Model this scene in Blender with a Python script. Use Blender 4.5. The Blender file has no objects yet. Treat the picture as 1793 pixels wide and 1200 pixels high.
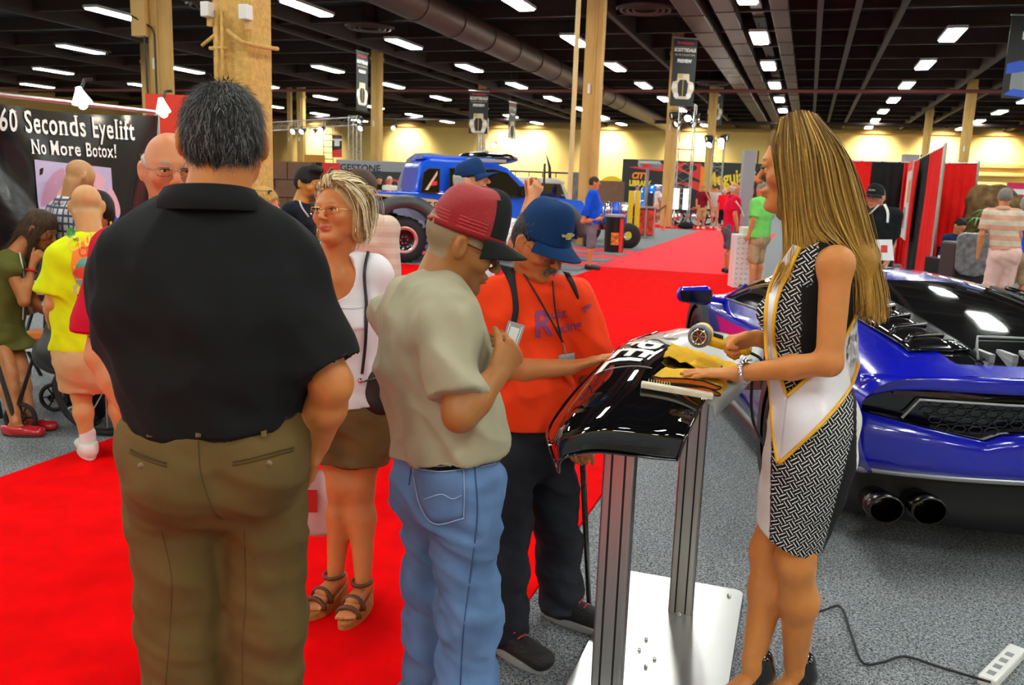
import bpy, bmesh, math, random
import numpy as np
from mathutils import Vector, Matrix
from mathutils.bvhtree import BVHTree
random.seed(7); np.random.seed(7)
scene = bpy.context.scene
COL = scene.collection
# ---------------------------------------------------------------- camera
F, CXP, CYP, CAMZ = 1520.0, 896.5, 600.0, 1.62
_p, _r, _yaw = math.atan(280/F), math.radians(2.06), math.radians(18.3)
_f0 = np.array([-math.sin(_yaw), math.cos(_yaw), 0.0]); _r0 = np.array([math.cos(_yaw), math.sin(_yaw), 0.0]); _z = np.array([0, 0, 1.0])
CF = _f0*math.cos(_p) - _z*math.sin(_p); _u0 = _f0*math.sin(_p) + _z*math.cos(_p)
CR = _r0*math.cos(_r) + _u0*math.sin(_r); CU = -_r0*math.sin(_r) + _u0*math.cos(_r)
CC = np.array([0, 0, CAMZ])
cd = bpy.data.cameras.new('camera'); cam = bpy.data.objects.new('camera', cd); COL.objects.link(cam)
m = Matrix.Identity(4)
for i in range(3):
    m[i][0], m[i][1], m[i][2], m[i][3] = CR[i], CU[i], -CF[i], CC[i]
cam.matrix_world = m
cd.sensor_fit = 'HORIZONTAL'; cd.sensor_width = 36.0; cd.lens = 36.0*F/1793.0; cd.clip_start = 0.05; cd.clip_end = 300
cd.dof.use_dof = True; cd.dof.focus_distance = 2.6; cd.dof.aperture_fstop = 8.0
scene.camera = cam
def at(x, y, dep):
    return CC + dep*(CF + CR*(x-CXP)/F + CU*(CYP-y)/F)
def ground(x, y, z=0.0):
    d = CF + CR*(x-CXP)/F + CU*(CYP-y)/F
    return CC + d*((z-CAMZ)/d[2])
def atY(x, y, Y):
    d = CF + CR*(x-CXP)/F + CU*(CYP-y)/F
    return CC + d*(Y/d[1])
# ---------------------------------------------------------------- world and exposure
w = bpy.data.worlds.new('hall_air'); scene.world = w; w.use_nodes = True
w.node_tree.nodes['Background'].inputs[0].default_value = (1.0, 0.86, 0.72, 1)
w.node_tree.nodes['Background'].inputs[1].default_value = 0.03
scene.view_settings.view_transform = 'Standard'; scene.view_settings.look = 'None'
scene.view_settings.gamma = 1.0; scene.view_settings.use_curve_mapping = False
scene.view_settings.exposure = 0.0
LIGHT_POWER = 57.0       # radiance of the fluorescent ceiling strips
WALL_WASH = 3900.0       # watts of each wall washer
# ---------------------------------------------------------------- materials
MATS = {}
def rgb(*c): # sRGB 0-255 -> linear
    return tuple((v/255/12.92) if v/255 <= .04045 else ((v/255+.055)/1.055)**2.4 for v in c)
def mat(name, col=(.8, .8, .8), rough=.6, metal=0, spec=.5, emit=0, var=0, vscale=20, bump=0, bscale=200, coat=0, sheen=0, alpha=1, trans=0, attr=None, sss=0, stretch=None, ecol=None):
    if name in MATS: return MATS[name]
    M = bpy.data.materials.new(name); M.use_nodes = True; nt = M.node_tree; b = nt.nodes['Principled BSDF']
    I = b.inputs
    I['Base Color'].default_value = (*col, 1); I['Roughness'].default_value = rough; I['Metallic'].default_value = metal
    I['Specular IOR Level'].default_value = spec; I['Coat Weight'].default_value = coat; I['Coat Roughness'].default_value = .03
    I['Sheen Weight'].default_value = sheen; I['Alpha'].default_value = alpha; I['Transmission Weight'].default_value = trans
    if sss:
        I['Subsurface Weight'].default_value = sss; I['Subsurface Radius'].default_value = (.9, .35, .2); I['Subsurface Scale'].default_value = .008
    if emit:
        I['Emission Color'].default_value = (*(ecol or col), 1); I['Emission Strength'].default_value = emit
    L = nt.links.new; N = nt.nodes.new
    src = None
    if attr:
        a = N('ShaderNodeAttribute'); a.attribute_name = attr; src = a.outputs['Color']
    if var or bump:
        tc = N('ShaderNodeTexCoord'); co = tc.outputs['Object']
        if stretch:
            mp = N('ShaderNodeMapping'); mp.inputs['Scale'].default_value = stretch; L(co, mp.inputs[0]); co = mp.outputs[0]
    if var:
        n = N('ShaderNodeTexNoise'); n.inputs['Scale'].default_value = vscale; n.inputs['Detail'].default_value = 4; L(co, n.inputs['Vector'])
        mr = N('ShaderNodeMapRange'); mr.inputs[1].default_value = .3; mr.inputs[2].default_value = .7
        mr.inputs[3].default_value = 1-var; mr.inputs[4].default_value = 1+var; L(n.outputs[0], mr.inputs[0])
        mx = N('ShaderNodeVectorMath'); mx.operation = 'MULTIPLY'
        if src is None: mx.inputs[0].default_value = col
        else: L(src, mx.inputs[0])
        L(mr.outputs[0], mx.inputs[1]); src = mx.outputs[0]
    if src is not None: L(src, I['Base Color'])
    if bump:
        n = N('ShaderNodeTexNoise'); n.inputs['Scale'].default_value = bscale; n.inputs['Detail'].default_value = 3; L(co, n.inputs['Vector'])
        bp = N('ShaderNodeBump'); bp.inputs['Strength'].default_value = bump; bp.inputs['Distance'].default_value = .01
        L(n.outputs[0], bp.inputs['Height']); L(bp.outputs[0], I['Normal'])
    MATS[name] = M; return M
def fabric(name, col, rough=.85, var=.06, bump=.12, bscale=900, sheen=.0, spec=.2):
    return mat(name, col, rough, var=var, vscale=9, bump=bump, bscale=bscale, sheen=sheen, spec=spec)
# ---------------------------------------------------------------- objects
def thing(name, label, cat, loc=(0, 0, 0), group=None, rz=0, kind=None):
    o = bpy.data.objects.new(name, None); COL.objects.link(o); o.empty_display_size = .1
    o.location = Vector([float(v) for v in loc]); o.rotation_euler = (0, 0, rz)
    return tag(o, label, cat, group, kind)
def tag(o, label=None, cat=None, group=None, kind=None):
    if label: o['label'] = label
    if cat: o['category'] = cat
    if group: o['group'] = group
    if kind: o['kind'] = kind
    return o
def link(name, me, m, parent=None, loc=None, rot=None, smooth=False):
    o = bpy.data.objects.new(name, me); COL.objects.link(o)
    if m is not None:
        for q in (m if isinstance(m, (list, tuple)) else [m]): me.materials.append(q)
    if parent is not None: o.parent = parent
    if loc is not None: o.location = Vector([float(v) for v in loc])
    if rot is not None: o.rotation_euler = rot
    if smooth: me.polygons.foreach_set('use_smooth', [True]*len(me.polygons))
    return o
def copy_tree(o, parent=None):
    c = o.copy(); COL.objects.link(c); c.parent = parent
    for ch in list(o.children): copy_tree(ch, c)
    return c
class MB:
    "collects boxes, tubes, lathes and polygons into one mesh"
    def __init__(s): s.v = []; s.f = []; s.mi = []; s.cur = 0
    def add(s, vs, fs):
        n = len(s.v); s.v += [tuple(float(c) for c in q) for q in vs]; s.f += [tuple(i+n for i in q) for q in fs]; s.mi += [s.cur]*len(fs); return s
    def box(s, lo, hi, M=None):
        (x0, y0, z0), (x1, y1, z1) = lo, hi
        vs = [(x0,y0,z0),(x1,y0,z0),(x1,y1,z0),(x0,y1,z0),(x0,y0,z1),(x1,y0,z1),(x1,y1,z1),(x0,y1,z1)]
        if M is not None: vs = [tuple(M @ Vector(q)) for q in vs]
        return s.add(vs, [(0,3,2,1),(4,5,6,7),(0,1,5,4),(1,2,6,5),(2,3,7,6),(3,0,4,7)])
    def cbox(s, c, sz, M=None): return s.box([c[i]-sz[i]/2 for i in range(3)], [c[i]+sz[i]/2 for i in range(3)], M)
    def tube(s, pts, r, n=8, closed=False, caps=True):
        pts = [Vector([float(c) for c in q]) for q in pts]; k = len(pts); rs = r if isinstance(r, (list, tuple)) else [r]*k
        vs = []; fs = []; u = None
        for i, q in enumerate(pts):
            a = pts[(i-1) % k] if (i or closed) else pts[0]; b = pts[(i+1) % k] if (i < k-1 or closed) else pts[-1]
            t = (b-a).normalized() if (b-a).length else Vector((0,0,1))
            if u is None: u = t.orthogonal().normalized()
            u = (u - t*u.dot(t)).normalized(); w_ = t.cross(u)
            vs += [q + (u*math.cos(2*math.pi*j/n)+w_*math.sin(2*math.pi*j/n))*rs[i] for j in range(n)]
        for i in range(k if closed else k-1):
            for j in range(n):
                a = i*n+j; b = i*n+(j+1) % n; c = ((i+1) % k)*n+(j+1) % n; d = ((i+1) % k)*n+j
                fs.append((a, b, c, d))
        if caps and not closed: fs += [tuple(range(n-1, -1, -1)), tuple(range((k-1)*n, k*n))]
        return s.add(vs, fs)
    def lathe(s, prof, n=24, M=None, axis='z'):
        vs = []; fs = []
        for (r, z) in prof:
            for j in range(n):
                a = 2*math.pi*j/n; q = (r*math.cos(a), r*math.sin(a), z)
                if axis == 'y': q = (q[0], q[2], q[1])
                if axis == 'x': q = (q[2], q[0], q[1])
                vs.append(tuple(M @ Vector(q)) if M is not None else q)
        for i in range(len(prof)-1):
            for j in range(n): fs.append((i*n+j, i*n+(j+1) % n, (i+1)*n+(j+1) % n, (i+1)*n+j))
        return s.add(vs, fs)
    def quad(s, a, b, c, d): return s.add([a, b, c, d], [(0, 1, 2, 3)])
    def prism(s, poly, h0, h1, M=None):
        "polygon in xy extruded in z"
        n = len(poly); vs = [(x, y, h0) for x, y in poly]+[(x, y, h1) for x, y in poly]
        if M is not None: vs = [tuple(M @ Vector(q)) for q in vs]
        return s.add(vs, [tuple(range(n-1, -1, -1)), tuple(range(n, 2*n))]+[(i, (i+1) % n, n+(i+1) % n, n+i) for i in range(n)])
    def grid(s, P):
        "P: rows x cols of points"
        R_, C_ = len(P), len(P[0])
        return s.add([q for row in P for q in row], [(i*C_+j, i*C_+j+1, (i+1)*C_+j+1, (i+1)*C_+j) for i in range(R_-1) for j in range(C_-1)])
    def mesh(s, name):
        me = bpy.data.meshes.new(name); me.from_pydata(s.v, [], s.f)
        if any(s.mi): me.polygons.foreach_set('material_index', s.mi)
        me.update(); return me
    def build(s, name, m, parent=None, loc=None, rot=None, smooth=False, bevel=0, subsurf=0, solid=0, fix=False):
        me = s.mesh(name)
        if fix:
            bm = bmesh.new(); bm.from_mesh(me); bmesh.ops.recalc_face_normals(bm, faces=bm.faces); bm.to_mesh(me); bm.free()
        o = link(name, me, m, parent, loc, rot, smooth)
        if solid:
            q = o.modifiers.new('solid', 'SOLIDIFY'); q.thickness = solid; q.offset = -1
        if bevel:
            q = o.modifiers.new('bevel', 'BEVEL'); q.width = bevel; q.segments = 2; q.limit_method = 'ANGLE'
        if subsurf:
            q = o.modifiers.new('sub', 'SUBSURF'); q.levels = subsurf; q.render_levels = subsurf
        return o
def euler(rx=0, ry=0, rz=0): return Matrix.Rotation(math.radians(rz), 4, 'Z') @ Matrix.Rotation(math.radians(ry), 4, 'Y') @ Matrix.Rotation(math.radians(rx), 4, 'X')
def frame(o, x, y, z):
    "matrix from origin and axes"
    M = Matrix.Identity(4)
    for i in range(3): M[i][0], M[i][1], M[i][2], M[i][3] = float(x[i]), float(y[i]), float(z[i]), float(o[i])
    return M
def text_mesh(body, size, shear=0, bold=0, res=3, sx=1.0, spacing=1.0):
    "flat lettering, centred, in the xy plane"
    cu = bpy.data.curves.new('lettering', 'FONT'); cu.body = body; cu.size = size; cu.align_x = 'CENTER'; cu.align_y = 'CENTER'
    cu.shear = shear; cu.offset = bold; cu.resolution_u = res; cu.space_character = spacing
    o = bpy.data.objects.new('tmp', cu); COL.objects.link(o); dg = bpy.context.evaluated_depsgraph_get()
    me = bpy.data.meshes.new_from_object(o.evaluated_get(dg)); bpy.data.objects.remove(o); bpy.data.curves.remove(cu)
    if sx != 1.0:
        for v in me.vertices: v.co.x *= sx
    return me
def serif_mesh(body, size, sx=1.0, bold=0):
    "lettering with slab serifs added where a stem ends"
    cu = bpy.data.curves.new('lettering', 'FONT'); cu.body = body; cu.size = size; cu.offset = bold; cu.resolution_u = 3; cu.space_character = 1.12
    o = bpy.data.objects.new('tmp', cu); COL.objects.link(o); dg = bpy.context.evaluated_depsgraph_get(); me = bpy.data.meshes.new_from_object(o.evaluated_get(dg)); bpy.data.objects.remove(o); bpy.data.curves.remove(cu)
    V = [v.co.copy() for v in me.vertices]; bt = BVHTree.FromPolygons(V, [p.vertices[:] for p in me.polygons]); x0, x1 = min(v.x for v in V), max(v.x for v in V)
    hit = lambda x, y: bt.ray_cast(Vector((x, y, 1)), Vector((0, 0, -1)))[0] is not None
    bars = []; e = .03*size; n = int((x1-x0)/(size*.006))
    for lev, sg in [(0.0, -1)]+[(q*size, 1) for q in np.arange(.42, .82, .01)]:
        run = None
        for i in range(n+2):
            x = x0+(x1-x0)*i/n; y_in = lev-sg*e*.5; ok = i <= n and hit(x, y_in) and not hit(x, lev+sg*e*.8)
            if ok and run is None: run = x
            if not ok and run is not None:
                w = x-run
                if .05*size < w < .17*size and all(hit((run+x)/2, lev-sg*size*f) for f in (.05, .1, .16)) and not any(abs((run+x)/2-b_[0]) < .05*size and b_[3] == sg for b_ in bars): bars.append(((run+x)/2, lev, w, sg))
                run = None
    bm = bmesh.new(); bm.from_mesh(me); th = .034*size
    for cx, y, w, sg in bars:
        hw = w*.5+.06*size; ya, yb = (y-th, y) if sg > 0 else (y, y+th); bm.faces.new([bm.verts.new(q) for q in ((cx-hw, ya, .0004), (cx+hw, ya, .0004), (cx+hw, yb, .0004), (cx-hw, yb, .0004))])
    bm.to_mesh(me); bm.free(); xs = [v.co.x for v in me.vertices]; ys = [v.co.y for v in me.vertices]; mx, my = (min(xs)+max(xs))/2, (min(ys)+max(ys))/2
    for v in me.vertices: v.co.x = (v.co.x-mx)*sx; v.co.y -= my
    return me
def lettering(body, size, m, parent, M, name='lettering', depth=.0, **k):
    me = text_mesh(body, size, **k); me.transform(M); o = link(name, me, m, parent); return o
# ---------------------------------------------------------------- implicit bodies
def V3(*a): return np.array(a, float)
def nrm(v): v = np.asarray(v, float); return v/max(1e-9, np.linalg.norm(v))
def cone(a, b, ra, rb, k=.02, op='+'): return dict(t='c', a=np.asarray(a, float), b=np.asarray(b, float), ra=ra, rb=rb, k=k, op=op)
def ell(c, r, R=None, k=.02, op='+'): return dict(t='e', c=np.asarray(c, float), r=np.asarray(r, float), R=np.eye(3) if R is None else np.asarray(R, float), k=k, op=op)
def tub(a, b, A, B, side, k=.02, op='+'): return dict(t='t', a=np.asarray(a, float), b=np.asarray(b, float), A=A, B=B, side=nrm(side), k=k, op=op)
def cut(p, n, k=.0): return dict(t='p', p=np.asarray(p, float), n=nrm(n), k=k, op='i')
def grp(l, k=.02, op='+'): return dict(t='g', l=l, k=k, op=op)
def pbox(q):
    t = q['t']
    if t == 'c':
        r = max(q['ra'], q['rb']); return np.minimum(q['a'], q['b'])-r, np.maximum(q['a'], q['b'])+r
    if t == 'e':
        e = np.sqrt(((q['R']*q['r'])**2).sum(1)); return q['c']-e, q['c']+e
    if t == 't':
        r = max(*q['A'], *q['B']); return np.minimum(q['a'], q['b'])-r, np.maximum(q['a'], q['b'])+r
    if t == 'g':
        bs = [pbox(x) for x in q['l'] if x['t'] != 'p' and x['op'] == '+']
        return np.min([b[0] for b in bs], 0), np.max([b[1] for b in bs], 0)
def pdist(q, X, Y, Z):
    t = q['t']
    if t == 'c':
        a = q['a']; ab = q['b']-a; l2 = max(1e-12, ab@ab)
        h = np.clip(((X-a[0])*ab[0]+(Y-a[1])*ab[1]+(Z-a[2])*ab[2])/l2, 0, 1)
        return np.sqrt((X-a[0]-h*ab[0])**2+(Y-a[1]-h*ab[1])**2+(Z-a[2]-h*ab[2])**2)-(q['ra']+(q['rb']-q['ra'])*h)
    if t == 'e':
        c, r, R = q['c'], q['r'], q['R']; x, y, z = X-c[0], Y-c[1], Z-c[2]; k0 = 0; k1 = 0
        for i in range(3):
            u = (x*R[0, i]+y*R[1, i]+z*R[2, i])/r[i]; k0 = k0+u*u; k1 = k1+(u/r[i])**2
        k0 = np.sqrt(k0); return k0*(k0-1)/np.maximum(np.sqrt(k1), 1e-6)
    if t == 't':
        a = q['a']; ab = q['b']-a; l = max(1e-6, np.linalg.norm(ab)); d = ab/l
        s_ = q['side']-d*(q['side']@d); s_ = nrm(s_); v = np.cross(d, s_)
        x, y, z = X-a[0], Y-a[1], Z-a[2]; ax = x*d[0]+y*d[1]+z*d[2]; h = np.clip(ax/l, 0, 1); res = ax-h*l
        rx = q['A'][0]+(q['B'][0]-q['A'][0])*h; ry = q['A'][1]+(q['B'][1]-q['A'][1])*h; rm = np.minimum(rx, ry)
        u = x*s_[0]+y*s_[1]+z*s_[2]; w_ = x*v[0]+y*v[1]+z*v[2]
        k0 = np.sqrt((u/rx)**2+(w_/ry)**2+(res/rm)**2); k1 = np.sqrt((u/rx**2)**2+(w_/ry**2)**2+(res/rm**2)**2)
        return k0*(k0-1)/np.maximum(k1, 1e-6)
    if t == 'p': return (X-q['p'][0])*q['n'][0]+(Y-q['p'][1])*q['n'][1]+(Z-q['p'][2])*q['n'][2]
def feval(prims, gx, gy, gz, vox):
    f = np.full((len(gx), len(gy), len(gz)), 1.0, np.float32)
    for q in prims:
        k = q['k']
        if q['t'] == 'p':
            d = pdist(q, gx[:, None, None], gy[None, :, None], gz[None, None, :]); np.maximum(f, d, out=f); continue
        lo, hi = pbox(q); mg = k+3*vox
        i = [(max(0, np.searchsorted(g, lo[n]-mg)), np.searchsorted(g, hi[n]+mg)) for n, g in enumerate((gx, gy, gz))]
        if any(b <= a for a, b in i): continue
        sl = tuple(slice(a, b) for a, b in i); X, Y, Z = gx[sl[0]], gy[sl[1]], gz[sl[2]]
        d = feval(q['l'], X, Y, Z, vox) if q['t'] == 'g' else pdist(q, X[:, None, None], Y[None, :, None], Z[None, None, :]).astype(np.float32)
        s_ = f[sl]
        if q['op'] == '+':
            o = np.minimum(s_, d)
            if k > 0: h = np.maximum(k-np.abs(s_-d), 0)/k; o -= h*h*k*.25
        else:
            o = np.maximum(s_, -d)
            if k > 0: h = np.maximum(k-np.abs(s_+d), 0)/k; o += h*h*k*.25
        f[sl] = o
    return f
CORN = np.array([(a, b, c) for a in (0, 1) for b in (0, 1) for c in (0, 1)])
EDG = [(i, j) for i in range(8) for j in range(i+1, 8) if abs(CORN[i]-CORN[j]).sum() == 1]
def surface(prims, vox):
    bs = [pbox(x) for x in prims if x['t'] != 'p' and x['op'] == '+']
    lo = np.min([b[0] for b in bs], 0)-3*vox; hi = np.max([b[1] for b in bs], 0)+3*vox
    g = [np.arange(lo[n], hi[n]+vox, vox, dtype=np.float32) for n in range(3)]
    f = feval(prims, *g, vox)
    f[0], f[-1], f[:, 0], f[:, -1], f[:, :, 0], f[:, :, -1] = (1,)*6
    ins = f < 0; S = [n-1 for n in f.shape]; cnt = np.zeros(S, np.uint8)
    for c in CORN: cnt += ins[c[0]:c[0]+S[0], c[1]:c[1]+S[1], c[2]:c[2]+S[2]]
    act = np.argwhere((cnt > 0) & (cnt < 8))
    idx = np.full(S, -1, np.int32); idx[tuple(act.T)] = np.arange(len(act))
    val = np.stack([f[tuple((act+c).T)] for c in CORN], 1)
    acc = np.zeros((len(act), 3)); n = np.zeros(len(act))
    for i, j in EDG:
        a, b = val[:, i], val[:, j]; m_ = (a < 0) != (b < 0); t = np.where(m_, a/np.where(m_, a-b, 1), 0)
        acc += np.where(m_[:, None], CORN[i]+(CORN[j]-CORN[i])*t[:, None], 0); n += m_
    vs = lo+vox*(act+acc/n[:, None]); quads = []
    for ax in range(3):
        o1, o2 = (ax+1) % 3, (ax+2) % 3
        a = [slice(None)]*3; b = [slice(None)]*3; a[ax] = slice(0, -1); b[ax] = slice(1, None)
        A, B = ins[tuple(a)], ins[tuple(b)]; e = np.argwhere(A != B); e = e[(e[:, o1] > 0) & (e[:, o2] > 0)]
        fl = A[tuple(e.T)]; q = []
        for d1, d2 in ((1, 1), (0, 1), (0, 0), (1, 0)):
            c = e.copy(); c[:, o1] -= d1; c[:, o2] -= d2; q.append(idx[tuple(c.T)])
        q = np.stack(q, 1); q[~fl] = q[~fl][:, ::-1]; quads.append(q)
    return vs, np.concatenate(quads)
def np_mesh(name, vs, qs):
    me = bpy.data.meshes.new(name); n = len(qs); me.vertices.add(len(vs)); me.vertices.foreach_set('co', np.asarray(vs, np.float32).ravel())
    me.loops.add(n*4); me.loops.foreach_set('vertex_index', np.asarray(qs, np.int32).ravel()); me.polygons.add(n)
    me.polygons.foreach_set('loop_start', np.arange(0, n*4, 4, dtype=np.int32)); me.polygons.foreach_set('use_smooth', np.ones(n, bool)); me.update(calc_edges=True); return me
def normals(vs, qs):
    n = np.cross(vs[qs[:, 2]]-vs[qs[:, 0]], vs[qs[:, 3]]-vs[qs[:, 1]]); N = np.zeros_like(vs)
    for i in range(4): np.add.at(N, qs[:, i], n)
    return N/np.maximum(np.linalg.norm(N, axis=1), 1e-9)[:, None]
def wav(p, fr, seed=0):
    "cheap smooth noise from warped sines"
    x, y, z = p[:, 0]*fr[0]+seed*1.7, p[:, 1]*fr[1]+seed*2.3, p[:, 2]*fr[2]+seed*.9
    a = np.sin(x+1.3*np.sin(y*.7+z*.6))*np.cos(y*.9+1.1*np.sin(z*.8+x*.5)); b = np.sin(1.9*z+1.4*np.sin(x*1.1+.4*y)+.7*y)
    c = np.sin(2.3*x-1.7*y+2.9*z+1.2*np.sin(1.3*y+z)); return .45*a+.35*b+.2*c
def blob(name, prims, vox, m, parent=None, fold=None, paint=None, base=None, snap=False):
    """fold: (amp, (fx,fy,fz), seed[, weight function]); paint: list of (centre, radii, colour, softness) or functions"""
    vs, qs = surface(prims, vox)
    if fold:
        for fo in (fold if isinstance(fold, list) else [fold]):
            N = normals(vs, qs); a = wav(vs, fo[1], fo[2])
            a = fo[0]*(.3-np.abs(a)**.75) if len(fo) > 3 else fo[0]*a
            vs = vs+N*a[:, None]
    me = np_mesh(name, vs, qs)
    if base is not None:
        c = np.tile(np.array([*base, 1.0], np.float32), (len(vs), 1))
        for q in (paint or []):
            if callable(q): q(vs, c); continue
            ce, ra, co, so = q[:4]; R = q[4] if len(q) > 4 else np.eye(3)
            d = np.sqrt(((((vs-ce)@R)/ra)**2).sum(1)); t = np.clip((1-d)/max(so, 1e-3), 0, 1)[:, None]; c[:, :3] = c[:, :3]*(1-t)+np.array(co)*t
        at_ = me.color_attributes.new('Col', 'FLOAT_COLOR', 'POINT'); at_.data.foreach_set('color', c.ravel().astype(np.float32))
    o = link(name, me, m, parent); o['_n'] = len(vs)
    return o
def bvh_of(*objs):
    out = []
    for o in objs:
        out.append(BVHTree.FromPolygons([v.co for v in o.data.vertices], [p.vertices[:] for p in o.data.polygons]))
    return out
def cast(bvhs, p, d, off=.004, miss=True):
    best = None
    for b in bvhs:
        h = b.ray_cast(Vector(p), Vector(d))
        if h[0] is not None and (best is None or h[3] < best[1]): best = (h[0], h[3], h[1])
    if best is None: return None
    return np.array(best[0])-np.array(d)*off
def drape(bvhs, P, d, off=.004, back=1.0):
    "project a grid of points along d on to the surfaces"
    out = []
    for row in P:
        r = []
        for q in row:
            h = cast(bvhs, np.asarray(q)-np.asarray(d)*back, d, off); r.append(h)
        out.append(r)
    flat = [(i, j) for i, r in enumerate(out) for j, q in enumerate(r) if q is not None]
    for i, r in enumerate(out):
        for j, q in enumerate(r):
            if q is None:
                p = np.asarray(P[i][j], float)
                if flat:
                    a, b = min(flat, key=lambda t: np.sum((np.asarray(P[t[0]][t[1]])-p)**2)); dd = nrm(d)
                    out[i][j] = p+dd*((out[a][b]-p)@dd)
                else: out[i][j] = p
    return out
def strip(pts, wd, side=None, nw=2):
    "rows of a flat band along pts; side = direction across"
    pts = [np.asarray(p, float) for p in pts]; P = []
    for t in range(nw): P.append([p+np.asarray(side)*(t/(nw-1)-.5)*wd for p in pts])
    return P
def spline(pts, n=24):
    P = [np.asarray(p, float) for p in pts]; P = [2*P[0]-P[1]]+P+[2*P[-1]-P[-2]]; out = []; k = len(P)-3
    for s_ in range(n+1):
        t = s_/n*k; i = min(int(t), k-1); u = t-i; a, b, c, d = P[i:i+4]
        out.append(.5*((2*b)+(-a+c)*u+(2*a-5*b+4*c-d)*u*u+(-a+3*b-3*c+d)*u**3))
    return out
# ================================================================ the hall
CEIL = 8.0
def carpet_mat():
    M = bpy.data.materials.new('grey_carpet'); M.use_nodes = True; nt = M.node_tree; b = nt.nodes['Principled BSDF']; N = nt.nodes.new; L = nt.links.new
    tc = N('ShaderNodeTexCoord'); n = N('ShaderNodeTexNoise'); n.inputs['Scale'].default_value = 95; n.inputs['Detail'].default_value = 5; n.inputs['Roughness'].default_value = .75
    v = N('ShaderNodeTexVoronoi'); v.inputs['Scale'].default_value = 170; L(tc.outputs['Object'], n.inputs['Vector']); L(tc.outputs['Object'], v.inputs['Vector'])
    mx = N('ShaderNodeMath'); mx.operation = 'ADD'; L(n.outputs[0], mx.inputs[0]); ml = N('ShaderNodeMath'); ml.operation = 'MULTIPLY'; ml.inputs[1].default_value = .35; L(v.outputs['Distance'], ml.inputs[0]); L(ml.outputs[0], mx.inputs[1])
    cr = N('ShaderNodeValToRGB'); e = cr.color_ramp.elements; e[0].position = .54; e[0].color = (.035, .038, .04, 1); e[1].position = .8; e[1].color = (.36, .38, .4, 1); L(mx.outputs[0], cr.inputs[0]); L(cr.outputs[0], b.inputs['Base Color'])
    b.inputs['Roughness'].default_value = .95; b.inputs['Specular IOR Level'].default_value = .1
    bp = N('ShaderNodeBump'); bp.inputs['Strength'].default_value = .5; bp.inputs['Distance'].default_value = .01; L(n.outputs[0], bp.inputs['Height']); L(bp.outputs[0], b.inputs['Normal']); return M
GREYC = carpet_mat()
REDC = mat('red_carpet', (.78, .0, .001), .95, var=.1, vscale=6, bump=.3, bscale=420, spec=.05)
WALLM = mat('yellow_wall', rgb(230, 196, 116), .85, var=.04, vscale=.6)
DARKC = mat('dark_deck', (.007, .004, .003), .9, var=.3, vscale=1.5); BEAMM = mat('brown_steel', (.032, .014, .009), .7, var=.2, vscale=3)
DUCTM = mat('brown_duct', (.07, .03, .02), .5, .2, var=.15, vscale=4)
COLM = mat('tan_column', rgb(200, 160, 92), .8, var=.12, vscale=4, stretch=(1, 1, .3), bump=.3, bscale=30)
STUC = mat('tan_stucco', rgb(206, 166, 92), .9, var=.16, vscale=18, bump=1.0, bscale=26)
TANBOX = mat('tan_painted_box', rgb(214, 172, 100), .6); WHITEP = mat('white_plastic', (.75, .74, .7), .4); BLACKP = mat('black_plastic', (.012, .012, .013), .4)
PIPEM = mat('red_pipe', (.16, .035, .028), .5); CHROME = mat('chrome', (.8, .8, .8), .12, 1); ALU = mat('brushed_aluminium', (.55, .53, .5), .32, 1, var=.08, vscale=40, stretch=(1, 1, .05)); GREYMET = mat('grey_painted_metal', (.32, .33, .36), .45, .2)
def struct(name, mb, m, **k): o = mb.build(name, m, **k); o['kind'] = 'structure'; return o
b = MB(); b.quad((-62, -22, 0), (34, -22, 0), (34, 84, 0), (-62, 84, 0)); floor = struct('floor', b, GREYC)
b = MB(); b.box((-62, -22, CEIL), (34, 84, CEIL+.2)); ceiling = struct('ceiling', b, DARKC)
b = MB(); b.box((-62, 84, 0), (34, 84.3, CEIL)); 
for x, w_ in ((-3.2, 1.2), (17.5, 1.0), (24, 1)): b.box((x-w_/2, 83.2, 0), (x+w_/2, 84, CEIL))
wall_b = struct('wall_back', b, WALLM)
b = MB(); b.box((-62.3, -22, 0), (-62, 84, CEIL)); struct('wall_left', b, WALLM)
b = MB(); b.box((34, -22, 0), (34.3, 84, CEIL)); struct('wall_right', b, WALLM)
b = MB(); b.box((-62, -22.3, 0), (34, -22, CEIL)); struct('wall_front', b, WALLM)
b = MB(); b.box((-62, 83.4, 6.9), (34, 84, 7.15)); b.box((2, 83.7, 4.3), (34, 84, 4.6)); b.box((2, 83.7, 3.6), (34, 84, 3.75)); struct('trim_1', b, mat('wall_rail', rgb(190, 150, 80), .7))
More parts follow.
